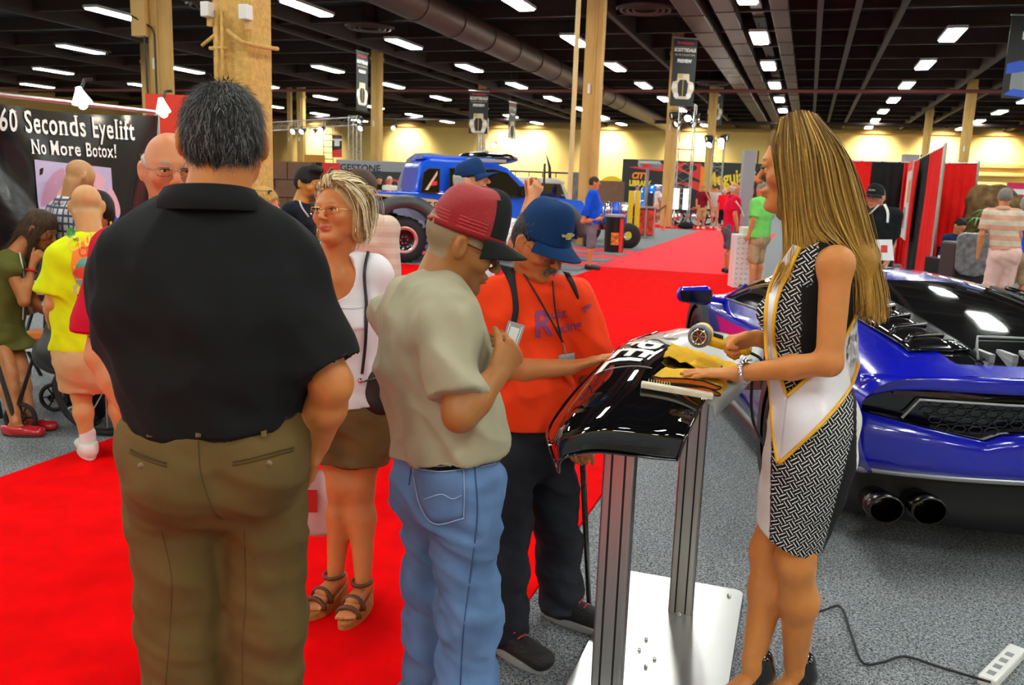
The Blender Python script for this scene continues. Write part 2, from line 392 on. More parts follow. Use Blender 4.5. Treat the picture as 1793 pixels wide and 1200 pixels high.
# ceiling beams (parts of the ceiling), thinned where the deck is out of view
for i, y in enumerate(np.arange(-20, 84, 3.65)):
    b = MB(); b.box((-61.9, y-.07, CEIL-.55), (33.9, y+.07, CEIL-.47)); b.box((-61.9, y-.02, CEIL-.5), (33.9, y+.02, CEIL)); b.build('beam', BEAMM, ceiling)
for i, x in enumerate((-54, -47, -38, -29, -20.5, -19.0, -13.6, -6.9, -.2, .9, 2.2, 6.8, 8.6, 15, 22, 29)):
    b = MB(); b.box((x-.09, -21, CEIL-.75), (x+.09, 83.9, CEIL-.62)); b.box((x-.02, -21, CEIL-.7), (x+.02, 83.9, CEIL)); b.build('girder', BEAMM, ceiling)
def duct(x, z, r, label, y0=-20, y1=83.5, square=False):
    o = thing('air_duct', label, 'duct', (x, 0, z)); b = MB()
    if square: b.box((-r, y0, -r*.6), (r, y1, r*.6)); b.build('duct_body', DUCTM, o, bevel=.03)
    else:
        b.tube([(0, y0, 0), (0, y1, 0)], r, 20); b.build('duct_body', DUCTM, o, smooth=True)
    for y in np.arange(20, 60, 3.1):
        b = MB()
        if square: b.box((-r-.02, y-.04, -r*.6-.02), (r+.02, y+.04, r*.6+.02))
        else: b.lathe([(r, -.05), (r+.035, -.05), (r+.035, .05), (r, .05)], 20, Matrix.Translation((0, y, 0)), 'y')
        b.build('seam_band', DUCTM, o)
    return o
duct(-12.3, 7.05, .52, 'large round brown air duct running under the ceiling, left of the thin pole')
duct(-4.05, 7.25, .36, 'brown ceiling duct, leftmost of the four running beside the square lights', square=True)
duct(-3.05, 7.3, .3, 'brown ceiling duct, second of the four beside the square lights', square=True)
duct(-2.2, 7.64, .2, 'brown ceiling duct directly above the square lights', square=True)
duct(-1.4, 7.3, .26, 'brown ceiling duct, rightmost of the four beside the square lights', square=True)
b = MB(); b.tube([(-61, 45.2, 6.42), (33, 45.2, 6.42)], .09, 10); tag(b.build('sprinkler_pipe', PIPEM), 'long thin red pipe crossing under the whole ceiling', 'pipe')
b = MB(); b.tube([(-61, 70, 6.7), (33, 70, 6.7)], .14, 10); tag(b.build('ceiling_pipe', BEAMM), 'brown pipe crossing the ceiling far back near the yellow wall', 'pipe')
for (x, y, lab) in ((-5.5, 29, 'round brown ceiling air diffuser above the large black hanging banner'), (-20, 26.5, 'round dark ceiling air diffuser above the left tan column'), (-34, 35.4, 'round dark ceiling air diffuser at upper left over the black booth banner'), (-16.4, 31, 'round brown ceiling air diffuser beside the hall lights at upper centre'), (-5.4, 49, 'round brown ceiling air diffuser above the farther hanging banner')):
    o = thing('air_diffuser', lab, 'air diffuser', (x, y, 7.2))
    b = MB(); b.lathe([(.9, 0), (.95, .06), (.3, .25), (.28, .8)], 28); b.build('diffuser_cone', DUCTM, o, smooth=True)
    for r in (.75, .55, .35): b = MB(); b.lathe([(r, -.02), (r+.06, -.05), (r+.07, .03)], 28); b.build('vane_ring', DUCTM, o, smooth=True)
# fluorescent strips
LAMP = mat('lit_tube', (1, 1, 1), emit=LIGHT_POWER, ecol=(.96, 1.0, .94)); HOUS = mat('white_housing', (.5, .5, .48), .5)
proto = None
for x in (10.8, 4.05, -2.2, -9.0, -16.2, -24.0, -32.8, -42.0, -51.0, 18.0, 25.0):
    for y in np.arange(-17.5, 78, 7.3):
        if x in (18.0, 25.0, -51.0) and (y > 50 or y < -5): continue
        if proto is None:
            proto = thing('ceiling_light', 'bright white fluorescent strip light hanging below the dark ceiling', 'ceiling light', (x, y, 7.0), 'fluorescent ceiling strip lights')
            q = MB(); q.box((-.3, -1.25, .02), (.3, 1.25, .12)); q.build('housing', HOUS, proto); q = MB(); q.box((-.24, -1.2, -.02), (.24, 1.2, .018)); q.build('diffuser', LAMP, proto)
            for dy in (-.9, .9): q = MB(); q.tube([(0, dy, .1), (0, dy, .38)], .012, 5); q.build('hanger', BEAMM, proto)
        else:
            o = copy_tree(proto); o.location = (x, y, 7.0)
ROWN = {10.8: 'far right', 4.05: 'right', -2.2: 'square-looking centre', -9.0: 'centre-left', -16.2: 'left', -24.0: 'second left', -32.8: 'third left', -42.0: 'fourth left'}; ORD = 'nearest,second,third,fourth,fifth,sixth,seventh,eighth,ninth,tenth'.split(','); cnt_ = {}
for o in sorted((o for o in bpy.data.objects if o.get('category') == 'ceiling light'), key=lambda o: o.location.y):
    v = np.array(o.location)-CC; z_ = v@CF; xx, yy = (CXP+F*(v@CR)/z_, CYP-F*(v@CU)/z_) if z_ > 0 else (-999, 0); rn = ROWN.get(round(o.location.x, 2))
    if 0 < xx < 1793 and yy > 0 and rn and cnt_.get(rn, 0) < 10:
        k_ = cnt_.get(rn, 0); cnt_[rn] = k_+1; o['label'] = 'bright fluorescent strip light, %s in the %s ceiling row' % (ORD[k_], rn)
    else: o['label'] = 'fluorescent strip light of the ceiling grid outside the picture or hidden far back'
# columns
def column(x, y, w_, m, label, name='hall_column', fin=True):
    o = thing(name, label, 'column', (x, y, 0)); b = MB()
    if fin:
        b.box((-w_/2, -w_*.4, 0), (w_/2, w_*.4, CEIL)); b.build('shaft', m, o, bevel=.02)
        b = MB(); b.tube([(w_*.12, -w_*.43, 0), (w_*.12, -w_*.43, CEIL)], .03, 6); b.build('conduit', m, o)
        b = MB(); b.box((-w_*.2, -w_*.5, 4.0), (-w_*.05, -w_*.4, 4.25)); b.build('wall_box', WHITEP, o)
        b = MB(); b.box((-w_*.56, -w_*.46, CEIL-1.0), (w_*.56, w_*.46, CEIL-.86)); b.build('collar_band', m, o)
    else:
        b.box((-w_/2, -w_/2, 0), (w_/2, w_/2, CEIL)); b.build('shaft', m, o, bevel=.06)
    return o
column(-15.14, 18.0, .44, COLM, 'tan steel column with junction box and dangling black cable at upper left', fin=True)
column(-33.0, 38.1, .44, COLM, 'slim tan column farther back behind the leftmost column')
column(-19.7, 38.0, .46, COLM, 'tan column behind the blonde woman, holding an edge-on banner')
column(-19.4, 51.2, .44, COLM, 'narrow tan column behind the black hanging banner above the truck')
column(-5.7, 23.3, .46, COLM, 'wide tan column right of the thin white pole, beside the photographer')
column(-5.7, 37.5, .44, COLM, 'tan column behind the nearest large black hanging banner')
column(-5.7, 52.5, .46, COLM, 'tan column behind the smaller far hanging banner')
column(7.3, 50.4, .46, COLM, 'tan column at far right above the red drapes')
column(7.1, 65.3, .46, COLM, 'farther thin tan column above the red drapes at right')
column(-34.7, 55.4, .5, COLM, 'tan column crossed by a lighting truss, left of the light pole'); column(-35.9, 55.8, .3, COLM, 'slim tan pipe column right beside the truss-crossed column')
c = column(-6.02, 8.45, .47, STUC, 'thick rough stucco tan column above the man in the black polo', 'stucco_column', fin=False)
q = MB()
for x in (-.1, -.03): q.tube([(x, -.315, 2.2), (x, -.315, 3.3)], .018, 8)
q.tube([(-.2, -.3, 2.92), (.03, -.32, 2.92)], .02, 8); q.tube([(.03, -.3, 3.1), (.2, -.31, 2.98), (.32, -.25, 2.95), (.31, .2, 2.98)], .022, 8); q.tube([(-.3, -.3, 2.95), (-.12, -.32, 3.05)], .018, 8); q.build('conduit', STUC, c, smooth=True)
for (x, z, sx) in ((-.17, 3.3, -1), (.3, 3.26, 1)):
    q = MB(); q.box((x-.05, -.42, z-.075), (x+.05, -.3, z+.075)); p_ = q.build('speaker_box', WHITEP, c, bevel=.01); q = MB(); q.box((x-.03, -.34, z-.16), (x+.03, -.29, z-.075)); q.build('bracket', TANBOX, p_)
q = MB(); q.box((.12, -.42, 2.15), (.42, -.29, 2.42)); q.build('junction_box', TANBOX, c, bevel=.01)
# junction box and cable on the left steel column
lc = next(o for o in bpy.data.objects if o.get('label', '').startswith('tan steel column with junction'))
q = MB(); q.box((-.55, -.35, 4.75), (-.15, -.15, 5.6)); q.build('junction_box', TANBOX, lc); q = MB(); q.tube([(-.5, -.38, 5.2), (-.05, -.25, 4.95), (.0, -.22, 4.8), (.02, -.22, 1.5)], .022, 6); q.tube([(-.22, -.3, 4.75), (-.2, -.24, 2)], .022, 6); q.build('cable', BLACKP, lc)
q = MB(); q.tube([(0, 0, 0), (0, 0, CEIL)], .06, 10); pp = atY(1004, 200, 21.5); tag(q.build('thin_pole', mat('cream_paint', rgb(222, 190, 130), .6), loc=(pp[0], 21.5, 0)), 'thin cream pole standing left of the wide tan column', 'pole')
# wall washers
for iw, x in enumerate((-50.5, -39.9, -29.2, -26.2, -18.6, -10.5, 4.9, 10.3, 14.6, 21)):
    o = thing('wall_washer', 'wall washer lamp, %s from the left, lighting the yellow back wall' % ('first', 'second', 'third', 'fourth', 'fifth', 'sixth', 'seventh', 'eighth', 'ninth', 'tenth')[iw], 'wall lamp', (x, 81.6, 7.3))
    q = MB(); q.lathe([(.02, .3), (.16, .28), (.2, 0), (.17, 0), (.15, .22)], 14); q.build('lamp_can', BLACKP, o, smooth=True)
    l = bpy.data.lights.new('wash', 'SPOT'); l.energy = WALL_WASH; l.spot_size = math.radians(105); l.spot_blend = 1.0; l.shadow_soft_size = .3; l.color = (1, .94, .8)
    lo = bpy.data.objects.new('lamp_bulb', l); COL.objects.link(lo); lo.parent = o; lo.location = (0, 0, -.05); lo.rotation_euler = (math.radians(42), 0, 0)
# aisle carpets
def rug(name, x0, y0, x1, y1, m, lab, z=.012): b = MB(); b.box((x0, y0, .0005), (x1, y1, z)); return tag(b.build(name, m), lab, 'carpet')
rug('red_carpet', -3.87, -12, -.9, 17.2, REDC, 'red aisle carpet under the visitors, running from the foreground to the middle')
rug('red_carpet', -4.0, 17.22, -1.1, 36, mat('red_carpet_far', (.8, .012, .03), .9, sheen=.08, spec=.1, var=.05, vscale=3), 'red carpet of the aisle farther back, beyond the seam')
rug('red_carpet', -10.5, 11.0, -3.9, 15.2, REDC, 'red carpet branching left in front of the blue pickup truck', .010)
rug('red_carpet', -14, 36.02, -3, 39.5, REDC, 'red carpet strip crossing far back at the light tower', .010)
for i, y in enumerate((16.1, 18.4, 20.2, 22.4)):
    rug('grey_booth_carpet', -9, y, -4.05, y+(.9 if i else 1.0), GREYC, ['dark grey booth carpet stripe nearest the pickup truck', 'grey booth carpet stripe behind the man in blue', 'grey booth carpet stripe beside the black bin', 'grey booth carpet stripe in front of the yellow posts'][i], .014)
for i, y in enumerate((17.12, 19.32, 21.12)):
    rug('red_booth_carpet', -9, y, -4.05, y+1.0, mat('pink_red_carpet', (.75, .03, .05), .9, var=.3, vscale=3), ['pale red booth carpet stripe by the shoe of the man in blue', 'pale red booth carpet stripe in front of the black bin', 'pale red booth carpet stripe behind the black bin'][i], .014)
# ================================================================ booths and things in the background
SLATE = mat('black_banner', (.012, .013, .014), .45); WHT = mat('print_white', (.82, .82, .8), .6); PRED = mat('print_red', (.7, .03, .03), .6); PGOLD = mat('print_gold', (.6, .42, .12), .6); PYEL = mat('print_yellow', (.85, .6, .02), .6); PORG = mat('print_orange', (.85, .22, .01), .6)
PGREY = mat('print_grey', (.25, .27, .28), .6); PCREAM = mat('print_cream', (.7, .62, .42), .6); PDARK = mat('print_dark', (.02, .02, .022), .6); PBLUE = mat('print_blue', (.03, .1, .6), .5); PPINK = mat('print_pink', (.75, .4, .5), .6); PLAV = mat('print_lavender', (.5, .42, .66), .6)
REDCLOTH = fabric('red_drape', (.72, .012, .01)); BLKCLOTH = fabric('black_drape', (.012, .013, .015)); STEEL = mat('satin_steel', (.6, .6, .6), .3, 1); YELP = mat('yellow_paint', (.8, .55, .01), .35); REDP = mat('red_paint', (.55, .02, .02), .35); BROWNB = mat('brown_panel', rgb(112, 84, 66), .8, var=.1, vscale=8)
def disc(b, x, z, r, y=0, n=18, sz=1): b.add([(x+r*math.cos(2*math.pi*i/n), y, z+r*sz*math.sin(2*math.pi*i/n)) for i in range(n)], [tuple(range(n))]); return b
def rect(b, x0, z0, x1, z1, y=0): b.add([(x0, y, z0), (x1, y, z0), (x1, y, z1), (x0, y, z1)], [(0, 1, 2, 3)]); return b
def poly(b, pts, y=0): b.add([(x, y, z) for x, z in pts], [tuple(range(len(pts)))]); return b
def TX(x, z, y=-.012): return Matrix.Translation((x, y, z)) @ Matrix.Rotation(math.pi/2, 4, 'X')
def show_banner(pos, rz, label, w_=.92, h_=2.4, kind=0):
    o = thing('hanging_banner', label, 'banner', pos, rz=rz); b = MB(); b.box((-w_/2, -.006, -h_/2), (w_/2, .006, h_/2)); b.build('banner_cloth', SLATE, o)
    b = MB(); b.tube([(-w_/2-.03, 0, h_/2), (w_/2+.03, 0, h_/2)], .025, 8); b.build('top_rod', STEEL, o)
    for x in (-w_*.4, w_*.4): b = MB(); b.tube([(x, 0, h_/2), (x, 0, CEIL+.02-pos[2])], .006, 4); b.build('hanging_cord', BLACKP, o)
    S = w_/.92
    if kind == 0:
        lettering('Barrett-Jackson', .135*S, PRED, o, TX(0, h_*.43), shear=.35, bold=.004, sx=.78); lettering('SCOTTSDALE', .17*S, WHT, o, TX(0, h_*.325), bold=.009, sx=.82); lettering('SALON COLLECTION', .09*S, PCREAM, o, TX(0, h_*.255), sx=.9); lettering('PREVIEW', .165*S, WHT, o, TX(0, h_*.165), bold=.009, sx=.84)
        b = MB(); rect(b, -w_*.47, h_*.37, w_*.47, h_*.375, -.01); b.build('printed_rule', PGREY, o)
        b = MB(); poly(b, [(-.26, -.95), (.26, -.95), (.44, -.6), (.4, -.35), (.24, -.3), (.22, -.05), (-.22, -.05), (-.24, -.3), (-.4, -.35), (-.44, -.6)], -.01); b.build('printed_car', PCREAM, o)
        b = MB(); poly(b, [(-.17, -.85), (.17, -.85), (.2, -.4), (.12, -.26), (-.12, -.26), (-.2, -.4)], -.014); b.build('printed_grille', PDARK, o)
        b = MB(); rect(b, -.012, -.85, .012, -.27, -.017); rect(b, -.2, -.2, -.02, -.06, -.017); b.build('printed_chrome', PGOLD, o)
        for x, z, r in ((-.33, -.5, .1), (.33, -.5, .1), (-.24, -.82, .1), (.24, -.82, .1)): b = MB(); disc(b, x, z, r, -.018); b.build('printed_headlamp', WHT, o)
    elif kind == 1:
        lettering('EXP', .3, WHT, o, TX(.12, .6), bold=.01); lettering('B-J', .25, PRED, o, TX(.12, .95), shear=.3)
        b = MB(); poly(b, [(-.46, -.5), (.46, -.35), (.46, -.15), (-.1, -.1), (-.46, -.2)], -.01); b.build('printed_blue_car', PBLUE, o); b = MB(); poly(b, [(-.3, -.95), (.46, -1.05), (.46, -.35), (-.3, -.45)], -.009); b.build('printed_tyre', PGREY, o); b = MB(); poly(b, [(-.46, -1.1), (.46, -1.2), (.46, -1.0), (-.2, -.92)], -.012); b.build('printed_blue_sill', PBLUE, o)
    else:
        lettering('EVENT', .17, PRED, o, TX(0, h_*.4)); b = MB(); rect(b, -w_*.5, h_*.25, w_*.5, h_*.33, -.01); b.build('printed_band', WHT, o); b = MB(); rect(b, -.2, 0, .2, .42, -.01); b.build('printed_emblem', WHT, o); b = MB(); poly(b, [(-w_/2, -.35), (w_/2, -.2), (w_/2, -.8), (-w_/2, -.8)], -.01); b.build('printed_red_car', PRED, o)
    return o
cy = -math.radians(-18.3)
show_banner(at(1197, 127, 32), cy+.15, 'large black hanging banner reading SCOTTSDALE PREVIEW, nearest the aisle centre', .9, 2.42)
show_banner(at(1253, 180, 50), cy+.12, 'smaller farther black hanging banner reading SCOTTSDALE PREVIEW at the right', .9, 2.5)
show_banner(at(838, 197, 41), cy, 'black hanging banner reading SCOTTSDALE PREVIEW above the photographer', .9, 1.95)
show_banner(at(634, 143, 36), cy+1.2, 'hanging banner seen nearly edge-on beside a tan column', .9, 2.35)
show_banner(at(1793, 100, 26), cy-.1, 'big hanging banner with a blue car print cut by the right photo edge', 1.0, 2.4, 1)
show_banner(at(897, 211, 45), cy+1.15, 'dark hanging banner seen edge-on above the pickup truck', .9, 1.8)
show_banner(at(590, 256, 66), cy, 'small distant hanging banner with a white emblem and red car', .75, 1.65, 2)
# ---- eyelift booth
A_, B_ = at(-4, 174, 5.9), at(270, 205, 7.2); u_ = nrm(V3(*(B_-A_)[:2], 0)); n_ = V3(u_[1], -u_[0], 0)
A0 = A_-u_*.7; W_ = float((B_-A0)@u_); ztop = lambda t: A_[2]+(B_[2]-A_[2])*t
eye = thing('booth_banner', 'glossy black booth banner reading 60 Seconds Eyelift No More Botox!', 'banner', (A0[0], A0[1], 0))
def ban(u, v):
    t = u/W_; sag = .05*math.sin(math.pi*min(1, max(0, (t-.1)/.9)))*(1-v)**2; y = .02*math.sin(9*t+5*v)+.045*math.exp(-((t-.97+.25*v)/.08)**2)+.03*math.sin(24*(t-v*.55))*math.exp(-((t-.2-.2*v)/.2)**2)+.012*math.sin(31*t+3*v*v)
    return u_*u+n_*y+V3(0, 0, (A_[2]+.01-sag-v*1.5))
b = MB(); b.grid([[ban(W_*i/60, j/30) for i in range(61)] for j in range(31)]); cloth = b.build('banner_cloth', mat('vinyl_black', (.01, .01, .011), .22, spec=.6), eye, smooth=True); cb = bvh_of(cloth)
def onban(me, px_, py_, dep, name, m, flat=True):
    c0 = at(px_, py_, dep)-V3(A0[0], A0[1], 0); u0 = c0@u_; z0 = c0[2]
    for v in me.vertices:
        p = u_*(u0+v.co.x)+V3(0, 0, z0+v.co.y)+n_*.5; h = cb[0].ray_cast(Vector(p), Vector(-n_)); q = np.array(h[0]) if h[0] else p-n_*.5; v.co = Vector(q+n_*(.008+v.co.z))
    return link(name, me, m, eye)
def serif(me, s):  # little foot and head bars turn the sans letters into slab-serif ones
    return me
dmid = 6.6
onban(serif_mesh('60 Seconds Eyelift', .215, .64, .003), 122, 225, 6.45, 'lettering', WHT); onban(serif_mesh('No More Botox!', .145, .68, .002), 134, 261, 6.5, 'lettering', WHT)
def flat(pts, z=0, sub=0):
    bm = bmesh.new(); bm.faces.new([bm.verts.new((x, y, z)) for x, y in pts]); bmesh.ops.triangulate(bm, faces=bm.faces[:])
    bmesh.ops.subdivide_edges(bm, edges=bm.edges[:], cuts=5, use_grid_fill=True); me = bpy.data.meshes.new('p'); bm.to_mesh(me); bm.free(); return me
def oval(cx, cy_, rx, ry, a0=0, a1=360, z=0, n=24, rot=0):
    o = []
    for t in np.linspace(math.radians(a0), math.radians(a1), n)[:-1]:
        x, y = rx*math.cos(t), ry*math.sin(t); o.append((cx+x*math.cos(rot)-y*math.sin(rot), cy_+x*math.sin(rot)+y*math.cos(rot)))
    return flat(o, z)
for nm, me, m_ in (('printed_photo', flat([(-.34, .31), (.34, .27), (.36, -.6), (-.3, -.6)]), PLAV), ('printed_hair', oval(-.02, -.05, .29, .32, z=.002), mat('print_mauve', (.5, .25, .4), .6)), ('printed_face', oval(.0, -.14, .22, .32, z=.004), mat('print_skin', (.75, .42, .34), .6)), ('printed_forehead', oval(-.02, -.06, .15, .15, z=.006), mat('print_skin_light', (.85, .6, .5), .6)), ('printed_brow', flat([(-.17, -.15), (-.08, -.11), (-.02, -.14), (-.08, -.13)], .008), mat('print_brow', (.4, .16, .12), .6)), ('printed_towel', oval(.27, .05, .09, .2, z=.003, rot=.5), PPINK), ('printed_glove', oval(.31, -.2, .07, .12, z=.008), PBLUE), ('printed_glove_thumb', oval(.29, -.36, .06, .06, z=.009), PBLUE)): onban(me, 138, 356, 6.55, nm, m_)
b = MB(); b.tube([u_*-.05+V3(0, 0, A_[2]+.03), u_*(W_+.05)+V3(0, 0, B_[2]+.04)], .016, 8); b.build('top_rail', STEEL, eye); b = MB(); b.tube([u_*(W_+.03), u_*(W_+.03)+V3(0, 0, B_[2]+.05)], .02, 8); b.build('upright', STEEL, eye)
def clamp_lamp(P, lab, on, r=.07):
    o = thing('clamp_lamp', lab, 'lamp', P); b = MB(); b.lathe([(.02, .11), (.03, .08), (r, 0), (r*.97, 0), (.025, .075)], 18, euler(25, 0, 20)); b.build('lamp_shade', mat('milk_shade', (.85, .85, .82), .4, emit=1.2), o, smooth=True)
    b = MB(); b.lathe([(.0001, -.05), (.025, -.035), (.032, -.01), (.02, .03)], 14, euler(25, 0, 20)); b.build('bulb', mat('bulb_on', (1, .9, .7), emit=on, ecol=(1, .88, .66)), o, smooth=True); b = MB(); b.tube([(0, 0, .1), (0, .03, .16), (0, .1, .17)], .012, 6); b.build('clamp', BLACKP, o); return o
clamp_lamp(at(144, 180, 6.1), 'white bell lamp clipped over the black eyelift banner', 60); clamp_lamp(at(286, 196, 6.9), 'glowing round lamp at the right end of the eyelift banner', 160, .06)
b = MB(); b.box((-.2, -.01, -.25), (.2, .01, .25)); tag(b.build('red_poster', mat('glossy_red', (.75, .04, .02), .3), loc=at(296, 216, 7.8), rot=(0, 0, cy)), 'small red board behind the glowing lamp', 'board')
# table with products, x-legs
tb = ground(70, 640); tb = V3(-5.05, 5.05, 0)
t = thing('folding_table', 'white-topped folding table with crossed black legs beside the brunette woman', 'table', tb, rz=.35); b = MB(); b.box((-.55, -.3, .72), (.55, .3, .75)); b.build('tabletop', WHITEP, t, bevel=.008)
for sx in (-.45, .45):
    for e in (-1, 1): b = MB(); b.tube([(sx+e*.02, -.27*e, .0), (sx+e*.02, .27*e, .72)], .014, 6); b.build('leg', BLACKP, t)
b = MB(); b.box((-.5, -.25, .3), (.5, .2, .32)); b.build('lower_shelf', WHITEP, t)
for i, (x, z0, sz, m_, nm, lab) in enumerate(((-.42, .75, (.16, .1, .12), PBLUE, 'product_box', 'blue and white product box on the folding table'), (-.2, .75, (.14, .09, .05), WHT, 'product_box', 'flat white product box on the folding table'), (.05, .75, (.1, .1, .16), PPINK, 'product_box', 'pink product box on the folding table'), (.3, .32, (.28, .22, .13), WHT, 'storage_box', 'white box on the table\'s lower shelf'), (-.25, .32, (.24, .2, .1), PORG, 'storage_box', 'orange printed box on the table\'s lower shelf'))):
    o = thing(nm, lab, 'box', tb, rz=.35); b = MB(); b.box((x-sz[0]/2, -.18, z0), (x+sz[0]/2, -.18+sz[1], z0+sz[2])); bo = b.build('box_body', m_, o, bevel=.004); b = MB(); b.box((x-sz[0]*.4, -.183, z0+sz[2]*.3), (x+sz[0]*.4, -.179, z0+sz[2]*.62)); b.build('printed_band', PRED if m_ is not PRED else WHT, o)
tp = ground(20, 766); o = thing('tripod', 'black tripod leg entering at the lower left edge', 'tripod', (tp[0]-.25, tp[1]+.05, 0)); 
for a in (0, 2.1, 4.2): b = MB(); b.tube([(.28*math.cos(a), .28*math.sin(a)-.02, .01), (.02*math.cos(a), .02*math.sin(a), .75)], [.016, .012], 8); b.build('leg', BLACKP, o)
b = MB(); b.tube([(0, 0, .6), (0, 0, 1.2)], .013, 8); b.build('centre_column', BLACKP, o)
# wheelchair
wc = V3(-4.17, 4.33, 0); wch = thing('wheelchair', 'black wheelchair behind the man in the yellow shirt', 'wheelchair', wc, rz=math.radians(115))
TYRE = mat('tyre_rubber', (.012, .012, .013), .7)
def wheel(par, c, r, tr, name, spokes=10, axis='x', m=None, rim=None):
    w1 = MB(); pts = [(c[0], c[1]+r*math.cos(a), c[2]+r*math.sin(a)) for a in np.linspace(0, 2*math.pi, 29)[:-1]]; w1.tube(pts, tr, 8, closed=True); o = w1.build(name, m or TYRE, par, smooth=True)
    for i in range(spokes): a = 2*math.pi*i/spokes; w1 = MB(); w1.tube([c, (c[0], c[1]+r*math.cos(a), c[2]+r*math.sin(a))], .004 if r > .2 else .006, 5); w1.build('spoke', rim or STEEL, o)
    w1 = MB(); w1.lathe([(.03, -.03), (.03, .03)], 12, Matrix.Translation(c), 'x'); w1.build('hub', rim or STEEL, o); return o
for sx in (-.3, .3):
    wheel(wch, (sx, -.1, .3), .285, .016, 'rear_wheel', 12); w1 = MB(); w1.tube([(sx*1.14, -.1+.25*math.cos(a), .3+.25*math.sin(a)) for a in np.linspace(0, 2*math.pi, 25)[:-1]], .01, 6, closed=True); w1.build('hand_rim', BLACKP, wch)
    wheel(wch, (sx*.85, .42, .1), .085, .014, 'caster', 6, rim=BLACKP)
    for pts in (([(sx, -.2, .95), (sx, -.18, .3)]), ([(sx, -.18, .5), (sx, .3, .5), (sx*.85, .42, .2), (sx*.85, .42, .1)]), ([(sx, -.18, .72), (sx, .2, .72), (sx, .22, .5)])): w1 = MB(); w1.tube(pts, .013, 7); w1.build('frame_tube', BLACKP, wch)
w1 = MB(); w1.box((-.29, -.18, .48), (.29, .28, .51)); w1.build('seat', BLKCLOTH, wch, bevel=.01); w1 = MB(); w1.box((-.29, -.21, .5), (.29, -.18, .92)); w1.build('backrest', BLKCLOTH, wch, bevel=.01)
bagp = at(92, 590, 5.0)
b_ = thing('handbag', 'slouchy black handbag hanging beside the man in the yellow shirt', 'bag', (bagp[0], bagp[1], .42)); blob('bag_body', [tub((0, 0, .16), (.0, .02, .3), (.1, .05), (.05, .035), (1, .2, 0), .04), ell((0, 0, .13), (.14, .08, .12))], .014, BLACKP, b_, fold=(.008, (20, 20, 15), 2)); b = MB(); b.tube([(-.05, 0, .28), (-.02, 0, .5), (.03, .02, .52), (.05, .02, .28)], .012, 6); b.build('strap', BLACKP, b_)
# ---- block wall, diamond plate
bw = at(492, 334, 11.0); bwo = thing('block_wall', 'brown panel wall of large blocks behind the man in navy', 'display wall', (bw[0], bw[1], 0), rz=cy); b = MB(); b.box((-.42, .02, 0), (.42, .1, 1.78)); b.build('mortar_core', mat('mortar', (.12, .09, .07), .9), bwo)
for r in range(8):
    for c_ in range(-1, 3):
        x0 = -.4+c_*.33+(.16 if r % 2 else 0); x1 = x0+.32; x0, x1 = max(x0, -.42), min(x1, .42)
        if x1-x0 > .04: b = MB(); b.box((x0, -.01, r*.222+.004), (x1, .06, r*.222+.216)); b.build('block', BROWNB, bwo, bevel=.004)
dp = at(449, 318, 10.6); b = MB(); b.box((-.1, 0, 0), (.1, .02, 1.72)); dpo = tag(b.build('diamond_plate', mat('diamond_plate', (.62, .6, .58), .3, 1, bump=.8, bscale=60), loc=(dp[0], dp[1], 0), rot=(0, 0, cy)), 'strip of silver diamond plate beside the brown block wall', 'metal panel')
# ---- truss towers and bar
def truss(name, P0, P1, w_, label, lights=(), up_=V3(0, 0, 1), parts=12):
    P0, P1 = np.asarray(P0, float), np.asarray(P1, float); d = nrm(P1-P0); s1 = nrm(np.cross(d, up_ if abs(d[2]) < .9 else V3(0, 1, 0))); s2 = np.cross(d, s1); L = np.linalg.norm(P1-P0)
    o = thing(name, label, 'truss', P0); cs = [(a*s1+b_*s2)*w_/2 for a, b_ in ((1, 1), (1, -1), (-1, -1), (-1, 1))]
    for c_ in cs: b = MB(); b.tube([c_, c_+d*L], .026, 6); b.build('chord', ALU, o)
    n = parts
    for i in range(4):
        a, c_ = cs[i], cs[(i+1) % 4]; b = MB(); b.tube([(a if j % 2 else c_)+d*L*j/n for j in range(n+1)], .012, 5); b.build('lacing', ALU, o)
    for j in (0, n//3, 2*n//3, n): b = MB(); b.tube([q+d*L*j/n for q in cs], .02, 5, closed=True); b.build('cross_frame', ALU, o)
    return o
def stage_light(P, aim, label, glow, group=None, r=.11):
    o = thing('stage_light', label, 'spotlight', P, group); d = nrm(aim); M = Vector(d).to_track_quat('Z', 'Y').to_matrix().to_4x4()
    b = MB(); b.lathe([(.001, -.28), (r*.7, -.27), (r*.8, -.1), (r, .05), (r*1.05, .14), (r*.9, .14), (r*.8, 0)], 14, M); b.build('lamp_can', BLACKP, o, smooth=True); b = MB(); b.lathe([(.001, .06), (r*.85, .06)], 14, M); b.build('lens', mat('lens_%d' % glow, (1, .95, .85), .1, emit=glow, ecol=(1, .93, .8)), o); b = MB(); b.tube([(r*1.1, 0, 0), (r*1.1, 0, .2), (-r*1.1, 0, .2), (-r*1.1, 0, 0)], .014, 5); b.build('yoke', BLACKP, o)
T1 = at(1197, 300, 36); truss('truss_tower', (T1[0], T1[1], .0), (T1[0], T1[1], 5.0), .62, 'tall aluminium truss tower carrying spotlights beside the red aisle', parts=14)
for i, (x, y, ax_, g_) in enumerate(((1180, 202, (-1, -.6, -.3), 1), (1205, 206, (0, -1, -.4), 90), (1218, 205, (1, .2, -.2), 1), (1186, 216, (-.6, -.8, -.5), 1), (1213, 217, (.7, -.6, -.4), 1))): stage_light(at(x, y, 35.9), ax_, ['black spotlight tilted left on top of the tall truss tower', 'lit white spotlight at the top centre of the tall truss tower', 'black spotlight at the right top of the tall truss tower', 'lower left black spotlight of the tall truss tower', 'lower right black spotlight of the tall truss tower'][i], g_, r=.16)
